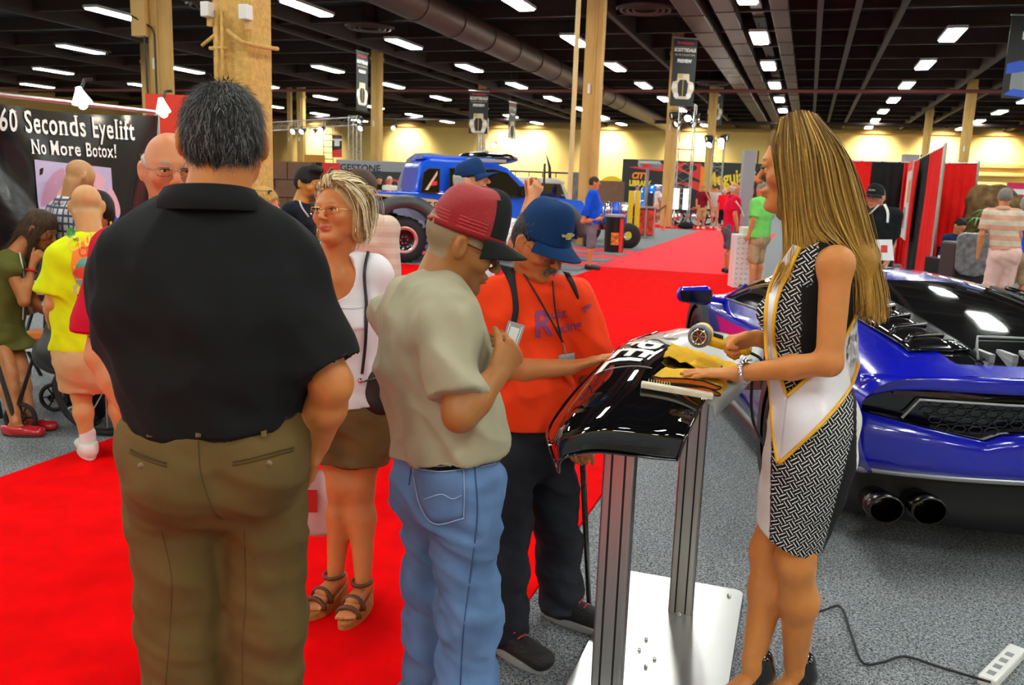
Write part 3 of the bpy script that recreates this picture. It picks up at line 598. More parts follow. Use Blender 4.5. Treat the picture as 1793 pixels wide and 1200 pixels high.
b = MB(); b.lathe([(.001, .3), (.2, .27), (.32, .15), (.3, .05), (.001, .0)], 16); tag(b.build('sandbag', fabric('sandbag_black', (.012, .012, .012)), loc=(T1[0]+.35, T1[1]-.85, 0), smooth=True), 'black sandbag at the foot of the tall truss tower', 'sandbag')
for i, z in enumerate((1.15, 1.15)):
    b = MB(); b.box((-.1, -.02, -.42), (.1, .02, .42)); tag(b.build('tube_light', mat('tube_white', (1, 1, 1), emit=2.2), loc=(T1[0]-.17+.38*i, T1[1]-.36, 1.2), rot=(0, 0, cy)), ['left white light panel on the tall truss tower', 'right white light panel on the tall truss tower'][i], 'light panel')
T3 = at(1255, 300, 50); truss('truss_tower', (T3[0], T3[1], .0), (T3[0], T3[1], 4.4), .62, 'farther truss tower with lit lamps, right of the first tower', parts=12)
for i, (x, y, ax_, g_) in enumerate(((1240, 243, (-1, -.5, -.2), 1), (1263, 247, (0, -1, -.3), 120), (1262, 256, (.2, -1, -.3), 120), (1243, 253, (-.4, -1, -.5), 40), (1270, 242, (1, -.3, 0), 1))): stage_light(at(x, y, 49.7), ax_, ['black lamp pointing left on the farther tower', 'upper bright lamp of the farther truss tower', 'lower bright lamp of the farther truss tower', 'small warm lamp on the left of the farther tower', 'black lamp at the right top of the farther tower'][i], g_, r=.2)
T2 = at(621, 300, 40); truss('truss_tower', (T2[0], T2[1], .0), (T2[0], T2[1], 4.35), .42, 'aluminium truss tower left of the tan column behind the blonde woman', parts=14)
bar0, bar1 = at(470, 222, 38), at(622, 212, 40); truss('truss_bar', bar0, bar1, .35, 'horizontal lighting truss with small lamps above the navy shirted man', parts=16)
for i, (x, y, g_) in enumerate(((514, 230, 70), (563, 227, 160), (529, 230, 40), (548, 231, 40), (630, 212, 1), (632, 224, 30), (690, 224, 90), (865, 253, 160))): stage_light(at(x, y, 38.6 if i < 6 else 44), (.1, -1, -.35), ['lit lamp at the left of the horizontal truss', 'brightest round lamp hanging from the horizontal truss', 'small lamp next to the tan pipe column on the truss', 'tiny lit lamp beside the brightest truss lamp', 'black spotlight on top of the left truss tower', 'warm spotlight low on the left truss tower', 'lit spotlight just right of the tan column behind the blonde woman', 'bright lamp beside the photographer\'s cap, under a hanging banner'][i], g_, r=.13)
truss('truss_tower', (at(848, 300, 42)[0], at(848, 300, 42)[1], .0), at(846, 222, 42)+V3(0, 0, .4), .35, 'slim truss tower under the hanging banner above the photographer', parts=12)
bar2, bar3 = at(655, 208, 56), at(860, 212, 64); b = MB(); b.tube([bar2, bar3], .07, 6); tag(b.build('cable_tray', BEAMM), 'sloping metal cable tray near the ceiling above the pickup truck', 'cable tray')
# ---- far partition walls
def panel(name, x0, y0, x1, y1, dep, m, label, cat='banner', th=.06, rz=None):
    a, c_ = at(x0, y1, dep), at(x1, y0, dep); w_ = np.linalg.norm((c_-a)[:2]); o = thing(name, label, cat, ((a[0]+c_[0])/2, (a[1]+c_[1])/2, 0), rz=cy if rz is None else rz); z0, z1 = min(a[2], c_[2]), max(a[2], c_[2]); b = MB(); b.box((-w_/2, -th/2, max(0, z0)), (w_/2, th/2, z1)); b.build('panel_board', m, o); return o, w_, max(0, z0), z1
o, w_, z0, z1 = panel('printed_partition', 588, 286, 765, 345, 34, mat('pale_grey_panel', (.3, .3, .33), .6), 'long pale grey partition with black lettering behind the blonde woman', 'partition'); lettering('BRIDGESTONE', .36, PDARK, o, TX(-w_*.36, z1-.3, -.04), bold=.01)
o, w_, z0, z1 = panel('red_lettered_wall', 600, 304, 765, 350, 33, mat('dark_panel', (.02, .025, .025), .5), 'dark partition with big red lettering left of the pickup truck', 'partition'); lettering('JOURNEY', .55, PRED, o, TX(w_*.28, z1-.5, -.04), bold=.02)
o, w_, z0, z1 = panel('red_partition', 472, 286, 595, 312, 42, REDP, 'far red booth wall behind the navy shirted man', 'partition'); 
o, w_, z0, z1 = panel('black_partition', 545, 285, 572, 330, 36, BLKCLOTH, 'narrow black booth wall right of the navy shirted man', 'partition'); b = MB(); b.box((-.28, -.06, .4), (.22, -.04, 1.4)); b.build('screen', mat('pale_screen', (.3, .38, .5), .3, emit=.4), o)
o, w_, z0, z1 = panel('red_display', 568, 286, 592, 420, 30, mat('red_display', (.7, .02, .02), .5), 'red display board with a hanging black shirt, above the blonde woman', 'display board'); b = MB(); poly(b, [(-.16, z1-.5), (-.06, z1-.2), (.06, z1-.2), (.18, z1-.5), (.12, z1-.75), (-.14, z1-.75)], -.05); b.build('printed_shirt', PDARK, o)
o, w_, z0, z1 = panel('yellow_doorway', 537, 272, 566, 420, 60, mat('ochre_panel', rgb(196, 130, 40), .7), 'ochre doorway panel low on the far back wall', 'panel')
b = MB()
for x in (-.25, .25): b.tube([(x, 0, .1), (x, 0, 4.3)], .03, 5)
lad = thing('wall_ladder', 'thin ladder against the far yellow wall left of the small banner', 'ladder', (at(575, 260, 72)[0], at(575, 260, 72)[1], 0), rz=cy)
for x in (-.4, .4): b = MB(); b.tube([(x, 0, .05), (x, 0, 5.6)], .05, 5); b.build('rail', STEEL, lad)
for z in np.arange(.5, 5.5, .5): b = MB(); b.tube([(-.4, 0, z), (.4, 0, z)], .04, 5); b.build('rung', STEEL, lad)
# grey curved canopy with a printed off-road car, behind the truck bed
cp = at(735, 345, 20.5); cn = thing('curved_display', 'grey curved display panel printed with a black off-road car behind the truck bed', 'display', (cp[0], cp[1], 0), rz=cy)
pts = [(-.66, .0), (-.62, .9), (-.5, 1.6), (-.32, 2.08), (-.12, 2.22), (.2, 2.24), (.75, 2.18), (.75, .0)]; b = MB(); b.prism([(x, z) for x, z in pts], -.04, .04, Matrix.Rotation(math.pi/2, 4, 'X')); b.build('panel_board', mat('slate_blue', (.3, .3, .36), .4), cn, bevel=.02)
b = MB(); poly(b, [(.05, 1.25), (.12, 1.6), (.28, 1.72), (.4, 2.02), (.62, 2.06), (.7, 1.8), (.62, 1.45), (.4, 1.38), (.2, 1.0), (.06, .98)], -.06); b.build('printed_car', PDARK, cn); b = MB(); disc(b, .11, 1.35, .14, -.065, sz=1.5); b.build('printed_wheel', mat('print_black', (.005, .005, .006), .6), cn); b = MB(); poly(b, [(.3, 1.72), (.42, 1.96), (.6, 1.98), (.62, 1.78)], -.064); b.build('printed_window', PGREY, cn)
# ---- meguiar banner wall
o, w_, z0, z1 = panel('flame_banner', 1086, 288, 1350, 395, 58, SLATE, 'wide black booth banner with orange flames and yellow Meguiar\'s lettering', 'banner', .1)
for pts, m_ in (([(-4.2, 2.9), (-2.5, 3.1), (-.6, 3.3), (.6, 3.3), (.6, 2.2), (-.6, 2.75), (-1.8, 2.7), (-2.8, 2.75)], PRED), ([(-1.4, 2.35), (-.3, 2.3), (.6, 2.05), (.6, 1.5), (-.6, 1.9), (-1.8, 1.95)], PRED), ([(.6, 3.2), (1.3, 2.7), (2.6, 1.9), (2.6, 1.5), (1.4, 1.35), (.6, 1.0)], PORG), ([(.6, 1.0), (1.8, .8), (2.6, .9), (1.2, .5), (.6, .5)], PRED), ([(5.6, 3.0), (w_/2, 3.1), (w_/2, 2.8), (5.6, 2.75)], PRED), ([(5.6, 2.4), (w_/2, 2.35), (w_/2, 2.1), (5.6, 2.1)], PRED)): b = MB(); poly(b, [(x-.4, z-.0) for x, z in pts], -.07); b.build('printed_flame', m_, o)
for x, z, rx, sz in ((-.55, 3.0, .5, .5), (-.9, 2.2, .6, .35), (1.35, 1.85, .32, .8)): b = MB(); disc(b, x, z, rx, -.085, sz=sz); b.build('printed_flame_hole', SLATE, o)
lettering("Meguiar's", 1.25, PYEL, o, TX(2.3, 2.45, -.09) @ Matrix.Rotation(.16, 4, 'Z'), bold=.03, sx=.72); b = MB(); poly(b, [(1.3, 1.2), (3.9, 1.75), (3.9, 1.45), (1.3, .85)], -.075); b.build('printed_ribbon', PRED, o)
lettering('CITY', .55, PORG, o, TX(-w_/2+1.15, 2.35, -.09), bold=.03, shear=.2, sx=.9); lettering('LIBRARY', .5, PYEL, o, TX(-w_/2+1.2, 1.85, -.09), bold=.03, sx=.75)
panel('brown_partition', 1040, 318, 1092, 400, 26, BROWNB, 'brown partition wall behind the blue engine display', 'partition'); panel('brown_partition', 1165, 326, 1190, 400, 44, BROWNB, 'brown partition wall left of the tall truss tower', 'partition')
o, w_, z0, z1 = panel('photo_board', 1001, 303, 1042, 420, 24, mat('grey_photo', (.22, .24, .26), .5, var=.5, vscale=3), 'grey photo board behind the man in the blue shirt', 'display board')
pb = at(1071, 316, 30); b = MB(); b.prism([(.5*math.cos(a), .5*math.sin(a)) for a in np.linspace(.6, 2.9, 12)]+[(-.1, .0), (.1, .1)], -.02, .02, Matrix.Rotation(math.pi/2, 4, 'X')); tag(b.build('yellow_sign', YELP, loc=(pb[0], pb[1], pb[2]-.35), rot=(0, 0, cy)), 'yellow crescent sign peeking over the brown partition', 'sign')
# ---- kiosk, bollards, bin
kp = at(1127, 415, 28.6); ki = thing('kiosk', 'red-panelled kiosk with a screen on a grey post and a roof sign', 'kiosk', (kp[0], kp[1], 0), rz=cy)
b = MB(); b.box((-.28, -.25, .06), (.28, .25, .95)); b.build('cabinet_core', mat('dark_core', (.05, .02, .02), .5), ki)
for x in (-.15, .15): b = MB(); b.box((x-.11, -.27, .1), (x+.11, -.25, .9)); b.build('front_panel', mat('flame_print', (.6, .04, .015), .4, var=.7, vscale=6), ki)
for x in (-.28, 0, .28): b = MB(); b.box((x-.025, -.275, .0), (x+.025, -.22, .97)); b.build('frame_post', ALU, ki)
b = MB(); b.box((-.32, -.3, .95), (.32, .3, 1.0)); b.build('counter_top', GREYMET, ki); b = MB(); b.box((-.04, .0, 1.0), (.05, .1, 2.35)); b.build('post', GREYMET, ki); b = MB(); b.box((.05, -.12, 1.02), (.22, .02, 1.45)); b.build('monitor', BLACKP, ki); b = MB(); b.box((-.36, -.2, 2.32), (.33, .3, 2.46), euler(12)); rf = b.build('roof_sign', PGREY, ki); b = MB(); b.box((-.26, -.21, 2.33), (-.04, -.2, 2.45), euler(12)); b.build('red_logo', PRED, rf)
for i, x in enumerate((1101, 1113)):
    q = at(x, 415, 28); o = thing('yellow_post', ['left yellow lift post beside the red kiosk', 'right yellow lift post beside the red kiosk'][i], 'post', (q[0], q[1], 0), rz=cy); b = MB(); b.box((-.075, -.08, .03), (.075, .08, 1.5)); b.build('post_shaft', YELP, o, bevel=.01); b = MB(); b.box((-.15, -.16, 0), (.15, .16, .03)); b.build('base_plate', YELP, o)
q = at(1074, 440, 21.6); o = thing('waste_bin', 'black round bin with a fiery print beside the aisle', 'bin', (q[0], q[1], 0)); b = MB(); b.lathe([(.001, 0), (.235, 0), (.245, .88), (.0, .88)], 28); b.build('bin_body', mat('bin_black', (.012, .01, .01), .25), o, smooth=False); b = MB(); b.lathe([(.235, .88), (.255, .88), (.255, .93), (.2, .94), (.001, .94)], 28); b.build('rim', GREYMET, o)
b = MB(); P = [[(.243*math.sin(a), -.243*math.cos(a), z) for a in np.linspace(-.1, .7, 8)] for z in np.linspace(.2, .5, 6)]; b.grid(P); b.build('flame_print', mat('fire_glow', (.8, .2, .02), .4, var=.8, vscale=9), o); b = MB(); P = [[(.244*math.sin(a), -.244*math.cos(a), z) for a in np.linspace(.75, 1.25, 5)] for z in np.linspace(.02, .85, 3)]; b.grid(P); b.build('side_print', PRED, o)
# hot-rod engine display
q = at(1062, 400, 23.2); eg = thing('engine_display', 'blue and chrome engine display on a black stand with a big tyre, behind the bin', 'engine', (q[0], q[1], 0), rz=cy); EB = mat('engine_blue', (.01, .1, .75), .2, coat=.6)
b = MB(); b.box((-.55, -.3, .62), (.5, .3, .9)); b.build('engine_block', EB, eg, bevel=.04)
for i in range(5): b = MB(); b.lathe([(.001, .34), (.09, .32), (.1, .05), (.09, 0)], 12, Matrix.Translation((-.46+.22*i, -.2, .88))); b.build('cylinder', EB if i % 2 else CHROME, eg, smooth=True)
for i in range(4): b = MB(); b.tube([(-.4+.25*i, -.3, .8), (-.45+.25*i, -.42, .7), (-.4+.25*i, -.4, .5)], .05, 7); b.build('exhaust_pipe', BLACKP, eg, smooth=True)
b = MB(); b.box((-.6, -.28, .0), (-.5, .28, .62)); b.build('stand_leg', BLACKP, eg); b = MB(); b.box((.3, -.28, .0), (.4, .28, .62)); b.build('stand_leg', BLACKP, eg); b = MB(); b.box((-.55, -.3, .48), (.45, .3, .6)); b.build('stand_beam', REDP, eg)
b = MB(); b.lathe([(.12, -.12), (.3, -.12), (.34, -.06), (.34, .06), (.3, .12), (.12, .12)], 26, Matrix.Translation((.55, -.25, .34)), 'y'); b.build('tyre', TYRE, eg, smooth=True)
# motorbike / bicycle shapes far back
def cycle(px_, py_, dep, label, col, r=.33, cat='motorcycle', fat=.05):
    q = at(px_, py_, dep); o = thing('motorcycle' if cat == 'motorcycle' else 'bicycle', label, cat, (q[0], q[1], 0), rz=cy)
    def ring(x, m=TYRE): b = MB(); b.tube([(x+r*math.cos(a), 0, r+fat+r*math.sin(a)) for a in np.linspace(0, 2*math.pi, 25)[:-1]], fat, 8, closed=True); w1 = b.build('wheel', m, o, smooth=True); b = MB(); b.lathe([(.02, -.06), (r*.4, -.03), (r*.4, .03), (.02, .06)], 14, Matrix.Translation((x, 0, r+fat)), 'y'); b.build('hub', CHROME, w1)
    ring(-.62); ring(.62); b = MB(); b.tube([(-.62, 0, r), (-.15, 0, .42), (.2, 0, .45), (.42, 0, .85), (.62, 0, r)], .035, 7); b.build('frame', col, o); b = MB(); b.tube([(.42, 0, .85), (.36, -.3, 1.0)], .018, 6); b.tube([(.42, 0, .85), (.36, .3, 1.0)], .018, 6); b.build('handlebar', CHROME, o)
    if cat == 'motorcycle': blob('fuel_tank', [ell((.12, 0, .72), (.25, .13, .12))], .03, col, o); blob('engine', [ell((.02, 0, .4), (.2, .14, .17))], .03, CHROME, o); b = MB(); b.tube([(-.7, 0, .72), (-.35, 0, .62), (-.05, 0, .68)], [.07, .11, .09], 8); b.build('saddle', BLACKP, o, smooth=True)
    return o
cycle(1160, 375, 38.5, 'cream and white motorcycle behind the red kiosk', mat('cream_paint2', (.75, .7, .6), .3)); cycle(1215, 372, 39.5, 'red motorcycle at the right of the tall truss tower', REDP); cycle(1248, 375, 38, 'black bicycle behind the man in the maroon shirt', BLACKP, .36, 'bicycle', .03)
# a blue vintage car nose far back
q = at(1148, 340, 46); vc = thing('vintage_car', 'bright blue and white vintage car far behind the kiosk', 'car', (q[0], q[1], 0), rz=cy); VB = mat('bright_blue_paint', (.02, .2, .75), .15, coat=1)
blob('car_body', [ell((0, 0, .75), (1.25, .9, .55), None, .2), ell((0, .1, 1.25), (.9, .75, .55), None, .3), cut((0, 0, .3), (0, 0, -1))], .07, VB, vc); blob('fender', [ell((-.85, -.5, .6), (.4, .55, .4))], .07, VB, vc); blob('fender', [ell((.85, -.5, .6), (.4, .55, .4))], .07, VB, vc); b = MB(); b.box((-.9, -1.0, .38), (.9, -.92, .5)); b.build('bumper', CHROME, vc, bevel=.03); b = MB(); b.box((-.5, -.9, .55), (.5, -.86, .95)); b.build('grille', CHROME, vc); 
for x in (-.85, .85): b = MB(); b.tube([(x, -.55, .33), (x, -.25, .33)], .33, 16); b.build('wheel', TYRE, vc)
b = MB(); b.box((-.62, -.55, 1.25), (.62, -.5, 1.6), euler(-12)); b.build('windscreen', BLACKP, vc)
# rope stanchions
for i, x in enumerate((1163,)):
    q = at(x, 400, 34); o = thing('stanchion', 'dark red rope stanchion on the grey carpet behind the kiosk', 'stanchion', (q[0], q[1], 0)); b = MB(); b.lathe([(.001, 0), (.16, 0), (.16, .02), (.03, .05), (.025, .95), (.04, 1.0), (.001, 1.02)], 14); b.build('post', mat('copper', (.45, .14, .08), .3, .8), o, smooth=True); b = MB(); b.tube(spline([(0, 0, .95), (-.6, 0, .5), (-1.2, .2, .42), (-1.7, .3, .6)]), .035, 7); b.build('rope', mat('rope_red', (.25, .04, .03), .8), o)
# ---- right-hand booth: pipe and drape
def drapes(P0, P1, h_, secs, label, name='drape_wall', posts=(1, 1)):
    P0, P1 = V3(P0[0], P0[1], 0), V3(P1[0], P1[1], 0); d = P1-P0; L = np.linalg.norm(d); d = d/L; n = V3(d[1], -d[0], 0); o = thing(name, label, 'drape', P0); x = 0
    for frac, m_ in secs:
        x1 = x+frac*L; b = MB(); N = max(8, int((x1-x)/.045)); P = []
        for z in (0.02, .5, 1.0, 1.5, 2.0, h_): P.append([d*(x+(x1-x)*i/N)+n*(.03*math.sin(i*1.5)+.012*math.sin(i*.7+z*2))*(1.1-.4*z/h_)+V3(0, 0, z) for i in range(N+1)])
        b.grid(P); b.build('drape_panel', m_, o, smooth=True); x = x1
    b = MB(); b.tube([V3(0, 0, h_), d*L+V3(0, 0, h_)], .02, 7); b.build('cross_pipe', STEEL, o)
    for e, on in zip((0, L), posts):
        if on: b = MB(); b.tube([d*e, d*e+V3(0, 0, h_+.05)], .028, 8); b.build('upright', STEEL, o)
    return o
p1, p2, p3_, p4_ = at(1650, 300, 13.6), at(1598, 300, 20.5), at(1488, 300, 20.8), at(1712, 300, 19.6)
drapes(p2, p1, 2.42, ((.3, REDCLOTH), (.34, BLKCLOTH), (.36, REDCLOTH)), 'side drape of red and black cloth with a silver pole behind the blue car', 'drape_wall', (0, 1))
drapes(p3_, p2, 2.42, ((.34, REDCLOTH), (.52, BLKCLOTH), (.14, REDCLOTH)), 'back drape of red and black cloth behind the man in the black cap'); drapes(p2+V3(.25, .2, 0), p4_, 2.42, ((1, REDCLOTH),), 'red back drape behind the seated man', posts=(0, 1))
pw = p2*.62+p1*.38; dpw = nrm(p1-p2); o = thing('booth_poster', 'white booth poster with red pictures hanging on the side drape', 'poster', (pw[0]-.12, pw[1], 0), rz=math.atan2(dpw[1], dpw[0])); b = MB(); b.box((-1.0, -.08, .75), (.55, -.06, 2.35)); b.build('poster_sheet', mat('poster_white', (.7, .62, .6), .6), o)
for (x0, z0_, x1, z1_, m_) in ((-1.0, 2.15, .55, 2.35, PRED), (-.2, 1.5, .4, 1.95, PORG), (-.85, .95, -.2, 1.4, PGREY), (-.75, 1.05, -.5, 1.3, PRED)): b = MB(); rect(b, x0, z0_, x1, z1_, -.085); b.build('printed_block', m_, o)
# two-post lift
for i, (x, y0, y1, dep) in enumerate(((1307, 264, 400, 25), (1588, 271, 470, 22))):
    q = at(x, 330, dep); o = thing('lift_post', ['grey car lift post beside the man in the red polo', 'grey car lift post in front of the white poster'][i], 'lift post', (q[0], q[1], 0), rz=cy); zt = at(x, y0, dep)[2]
    b = MB(); b.box((-.17, -.14, 0), (.17, .14, zt)); b.build('post_shaft', GREYMET, o, bevel=.01); b = MB(); b.box((-.22, -.2, .55), (.24, .16, .95)); b.build('carriage', GREYMET, o, bevel=.02); b = MB(); b.box((-.35, -.3, 0), (.35, .3, .03)); b.build('base_plate', GREYMET, o); b = MB(); b.tube([(.24, -.05, 0), (.24, -.05, zt)], .02, 6); b.build('hose', BLACKP, o)
q = at(1313, 440, 14.6); o = thing('plate_cabinet', 'white patterned panel stand beside the aisle, left of the woman in the dress', 'stand', (q[0], q[1], 0), rz=cy); b = MB(); b.box((-.26, -.05, 0), (.24, .3, .9)); b.build('panel_board', mat('white_gloss', (.8, .8, .8), .25), o, bevel=.01); b = MB(); b.box((-.14, .0, .9), (.22, .28, 1.02)); b.build('top_box', WHITEP, o)
tread = MB(); 
for r in range(10):
    for c_ in range(6):
        b = MB(); s_ = 1 if (r+c_) % 2 else -1; x, z = -.21+c_*.08, .07+r*.085; b.add([(x-.022, -.056, z-.014*s_), (x+.022, -.056, z+.014*s_), (x+.022, -.056, z+.014*s_+.012), (x-.022, -.056, z-.014*s_+.012)], [(0, 1, 2, 3)]); b.build('tread_mark', PGREY, o)
# lectern, desk, plant, rock sign
q = at(1702, 440, 12.2); o = thing('lectern', 'black lectern with a rounded grey front beside the seated man', 'lectern', (q[0], q[1], 0), rz=cy); b = MB(); b.box((-.28, -.1, 0), (.3, .35, 1.02)); b.build('lectern_body', mat('dark_maroon_black', (.012, .006, .006), .5), o, bevel=.03)
b = MB(); b.prism([(-.28, .66), (-.2, .58), (.0, .55), (.16, .6), (.24, .72), (.3, 1.1), (.22, 1.16), (-.24, 1.16), (-.3, 1.1)], .11, .17, Matrix.Rotation(math.pi/2, 4, 'X')); b.build('grey_front', mat('speckled_grey', (.16, .16, .17), .3, var=.5, vscale=14), o, bevel=.02)
q = at(1674, 430, 12.9); o = thing('draped_desk', 'black draped desk at which the man sits', 'desk', (q[0], q[1], 0), rz=cy); b = MB(); b.box((-.3, -.3, 0), (.5, .3, .74)); b.build('black_cloth', BLKCLOTH, o, bevel=.02); b = MB(); b.box((-.25, -.25, .74), (-.05, 0, .78)); b.build('paper_stack', WHT, o)
q = at(1722, 390, 15.5); o = thing('potted_palm', 'green palm plant behind the lectern and silver pole', 'plant', (q[0], q[1], 0)); b = MB(); b.lathe([(.001, 0), (.16, 0), (.22, .4), (.19, .4), (.001, .36)], 18); b.build('pot', BLACKP, o, smooth=True)
LEAF = mat('palm_leaf', (.05, .22, .015), .45, var=.4, vscale=6); rs = random.Random(3)
for sx, top_ in ((-.08, 1.25), (.12, 1.4), (.02, 1.05)):
    b = MB(); b.tube([(sx*.5, 0, .38), (sx, .02, top_)], .022, 6); b.build('stem', mat('palm_stem', (.12, .1, .03), .7), o)
    for i in range(13):
        a = i*2.4+sx*9; l = rs.uniform(.32, .5); w2 = rs.uniform(.018, .03); b = MB(); P = [[], []]
        for j in range(7):
            f = j/6; r = l*f; z = top_+.28*f-.42*f*f; wd = w2*(math.sin(math.pi*min(1, f*.9+.12))); c_ = V3(sx+r*math.cos(a), .02+r*math.sin(a), z); t_ = V3(-math.sin(a), math.cos(a), 0); P[0].append(c_-t_*wd); P[1].append(c_+t_*wd)
        b.grid(P); b.build('leaf', LEAF, o, smooth=True)
q = at(1745, 350, 17); o = thing('rock_sign', 'brown rustic rock-like sign behind the palm plant', 'sign', (q[0], q[1], 0), rz=cy); blob('rock_face', [ell((0, 0, 1.2), (.62, .16, .72)), ell((.35, 0, 1.5), (.25, .14, .25)), ell((-.3, 0, 1.62), (.3, .12, .3)), tub((0, 0, 0), (0, 0, .8), (.5, .15), (.5, .15), (1, 0, 0))], .035, mat('rock_brown', (.16, .09, .03), .9, var=.6, vscale=7), o, fold=(.02, (9, 9, 9), 2))
o, w_, z0, z1 = panel('pink_sign', 1762, 322, 1830, 345, 30, mat('magenta_sign', (.65, .01, .1), .5), 'bright pink sign with white lettering at the right edge', 'sign'); lettering('writing', .3, WHT, o, TX(-.2, (z0+z1)/2, -.04), shear=.2) if False else None; b = MB(); rect(b, -w_*.35, z0+.1, w_*.1, z0+.28, -.04); b.build('printed_white_line', WHT, o)
# ================================================================ cars
BLUEP = mat('blue_car_paint', (.005, .008, .43), .18, spec=.6, coat=1); GLASSB = mat('black_glass', (.006, .007, .008), .04, coat=1, spec=.6); GLOSSK = mat('gloss_black', (.006, .006, .007), .12, coat=.6); MATTK = mat('matt_black_trim', (.008, .008, .009), .55); REDL = mat('red_lamp', (.7, .01, .01), .15, emit=.6); TRIMS = mat('grey_trim', (.3, .31, .32), .35, .6); CARBON = mat('satin_black', (.012, .012, .013), .3)
LC = thing('sports_car', 'low metallic blue sports car seen from its rear left corner', 'car', (1.16, 4.06, 0), rz=math.radians(90+17.3))
ST = [.04, .16, .42, .93, 1.4, 1.68, 1.95, 2.4, 2.85, 3.25, 3.6, 4.05, 4.3, 4.43]
PR = {
 .04: [(.80,.45),(.86,.5),(.9,.62),(.9,.77),(.83,.865),(.62,.885),(.46,.895),(.25,.895),(0,.895)],
 .16: [(.84,.42),(.88,.48),(.92,.62),(.92,.78),(.84,.885),(.63,.915),(.47,.92),(.25,.92),(0,.92)],
 .42: [(.86,.36),(.9,.45),(.945,.62),(.94,.8),(.84,.91),(.66,.955),(.5,.968),(.26,.972),(0,.972)],
 .93: [(.88,.3),(.93,.45),(.962,.65),(.95,.82),(.83,.93),(.68,.995),(.55,1.035),(.3,1.055),(0,1.06)],
 1.4: [(.86,.16),(.9,.3),(.93,.6),(.92,.79),(.81,.905),(.68,1.01),(.58,1.07),(.3,1.105),(0,1.11)],
 1.68: [(.84,.15),(.88,.28),(.9,.57),(.89,.77),(.8,.88),(.67,1.01),(.56,1.085),(.3,1.125),(0,1.135)],
 1.95: [(.82,.14),(.86,.25),(.87,.55),(.875,.75),(.79,.85),(.66,1.01),(.54,1.1),(.3,1.145),(0,1.155)],
 2.4: [(.8,.14),(.84,.25),(.85,.5),(.865,.72),(.78,.82),(.65,1.0),(.52,1.1),(.3,1.15),(0,1.165)],
 2.85: [(.8,.14),(.84,.25),(.855,.5),(.865,.71),(.78,.8),(.67,.94),(.55,1.045),(.3,1.1),(0,1.115)],
 3.25: [(.82,.16),(.87,.28),(.89,.5),(.88,.72),(.79,.79),(.73,.84),(.64,.905),(.35,.945),(0,.96)],
 3.6: [(.86,.25),(.91,.36),(.935,.52),(.92,.73),(.8,.79),(.7,.795),(.55,.79),(.3,.79),(0,.79)],
 4.05: [(.86,.18),(.9,.28),(.91,.42),(.87,.62),(.74,.69),(.6,.69),(.45,.68),(.25,.67),(0,.665)],
 4.3: [(.74,.16),(.8,.24),(.82,.35),(.78,.5),(.66,.57),(.5,.575),(.38,.57),(.2,.565),(0,.56)],
 4.43: [(.5,.17),(.55,.23),(.57,.32),(.55,.42),(.48,.47),(.38,.48),(.28,.48),(.15,.48),(0,.48)]}
b = MB(); half = []
rows = [[(x, q[0], q[1]) for q in PR[x]]+[(x, -q[0], q[1]) for q in PR[x][-2::-1]] for x in ST]; nc = 17
b.add([p for r in rows for p in r], []); F_ = []; MI = []
for i in range(len(ST)-1):
    for j in range(nc-1):
        F_.append((i*nc+j, i*nc+j+1, (i+1)*nc+j+1, (i+1)*nc+j)); k_ = j if j < 8 else 15-j; x0 = ST[i]; m_ = 0
        if k_ >= 6 and x0 < 1.6 and x0 >= .16: m_ = 1
        if k_ in (4, 5) and 1.9 <= x0 < 3.2: m_ = 1
        if k_ >= 6 and 2.4 < x0 < 3.5: m_ = 1
        MI.append(m_)
F_.append(tuple(range((len(ST)-1)*nc, len(ST)*nc))); MI.append(0)
b.f = F_; b.mi = MI; body = b.build('body_shell', [BLUEP, GLASSB], LC, smooth=True, subsurf=2, fix=True)
cr = body.data.attributes.new('crease_edge', 'FLOAT', 'EDGE')
for e in body.data.edges:
    a_, c_ = (v % nc for v in e.vertices); i0, i1 = (v//nc for v in e.vertices); v_ = 0.
    if a_ == c_ and a_ in (3, 13): v_ = .75
    if a_ == c_ and a_ in (6, 10) and i0 < 6: v_ = .9
    if a_ == c_ and a_ in (4, 12) and i0 >= 6: v_ = .6
    if i0 == i1 and i0 in (0, 1): v_ = .8
    if i0 == i1 and i0 == 5 and 6 <= min(a_, c_) and max(a_, c_) <= 10: v_ = .8
    cr.data[e.index].value = v_
XR = lambda y: .05+.0+.13*(abs(y)/.9)**3
def rear(zl, zu, ys, m_, name, dx=0, n=28, th=.05, par=None):
    b = MB(); Y = np.linspace(ys[0], ys[1], n); rows_ = []
    for f in (0, .33, .66, 1): rows_.append([(XR(y)+dx, y, zl(y)+(zu(y)-zl(y))*f) for y in Y])
    b.grid(rows_); o = b.build(name, m_, par or LC, smooth=True); q = o.modifiers.new('solid', 'SOLIDIFY'); q.thickness = th; q.offset = 0; return o
def pw_(pts): return lambda y: float(np.interp(abs(y), [p[0] for p in pts], [p[1] for p in pts]))
lowb = pw_([(0, .655), (.28, .655), (.36, .615), (.85, .70), (.9, .72)]); upb = pw_([(0, .84), (.62, .84), (.78, .82), (.88, .76), (.9, .735)])
rear(lambda y: upb(y)-.01, lambda y: .895-.035*(abs(y)/.9)**4, (-.88, .88), BLUEP, 'tail_lip', -.03); rear(lowb, upb, (-.9, .9), GLOSSK, 'light_bar', .05)
rear(lambda y: .45, lowb, (-.9, .9), BLUEP, 'rear_bumper', -.02); rear(lambda y: .17+.05*(abs(y)/.9), lambda y: .46, (-.86, .86), MATTK, 'diffuser', .1)
rear(lambda y: .445, lambda y: .462, (-.88, .88), TRIMS, 'diffuser_trim', -.035)
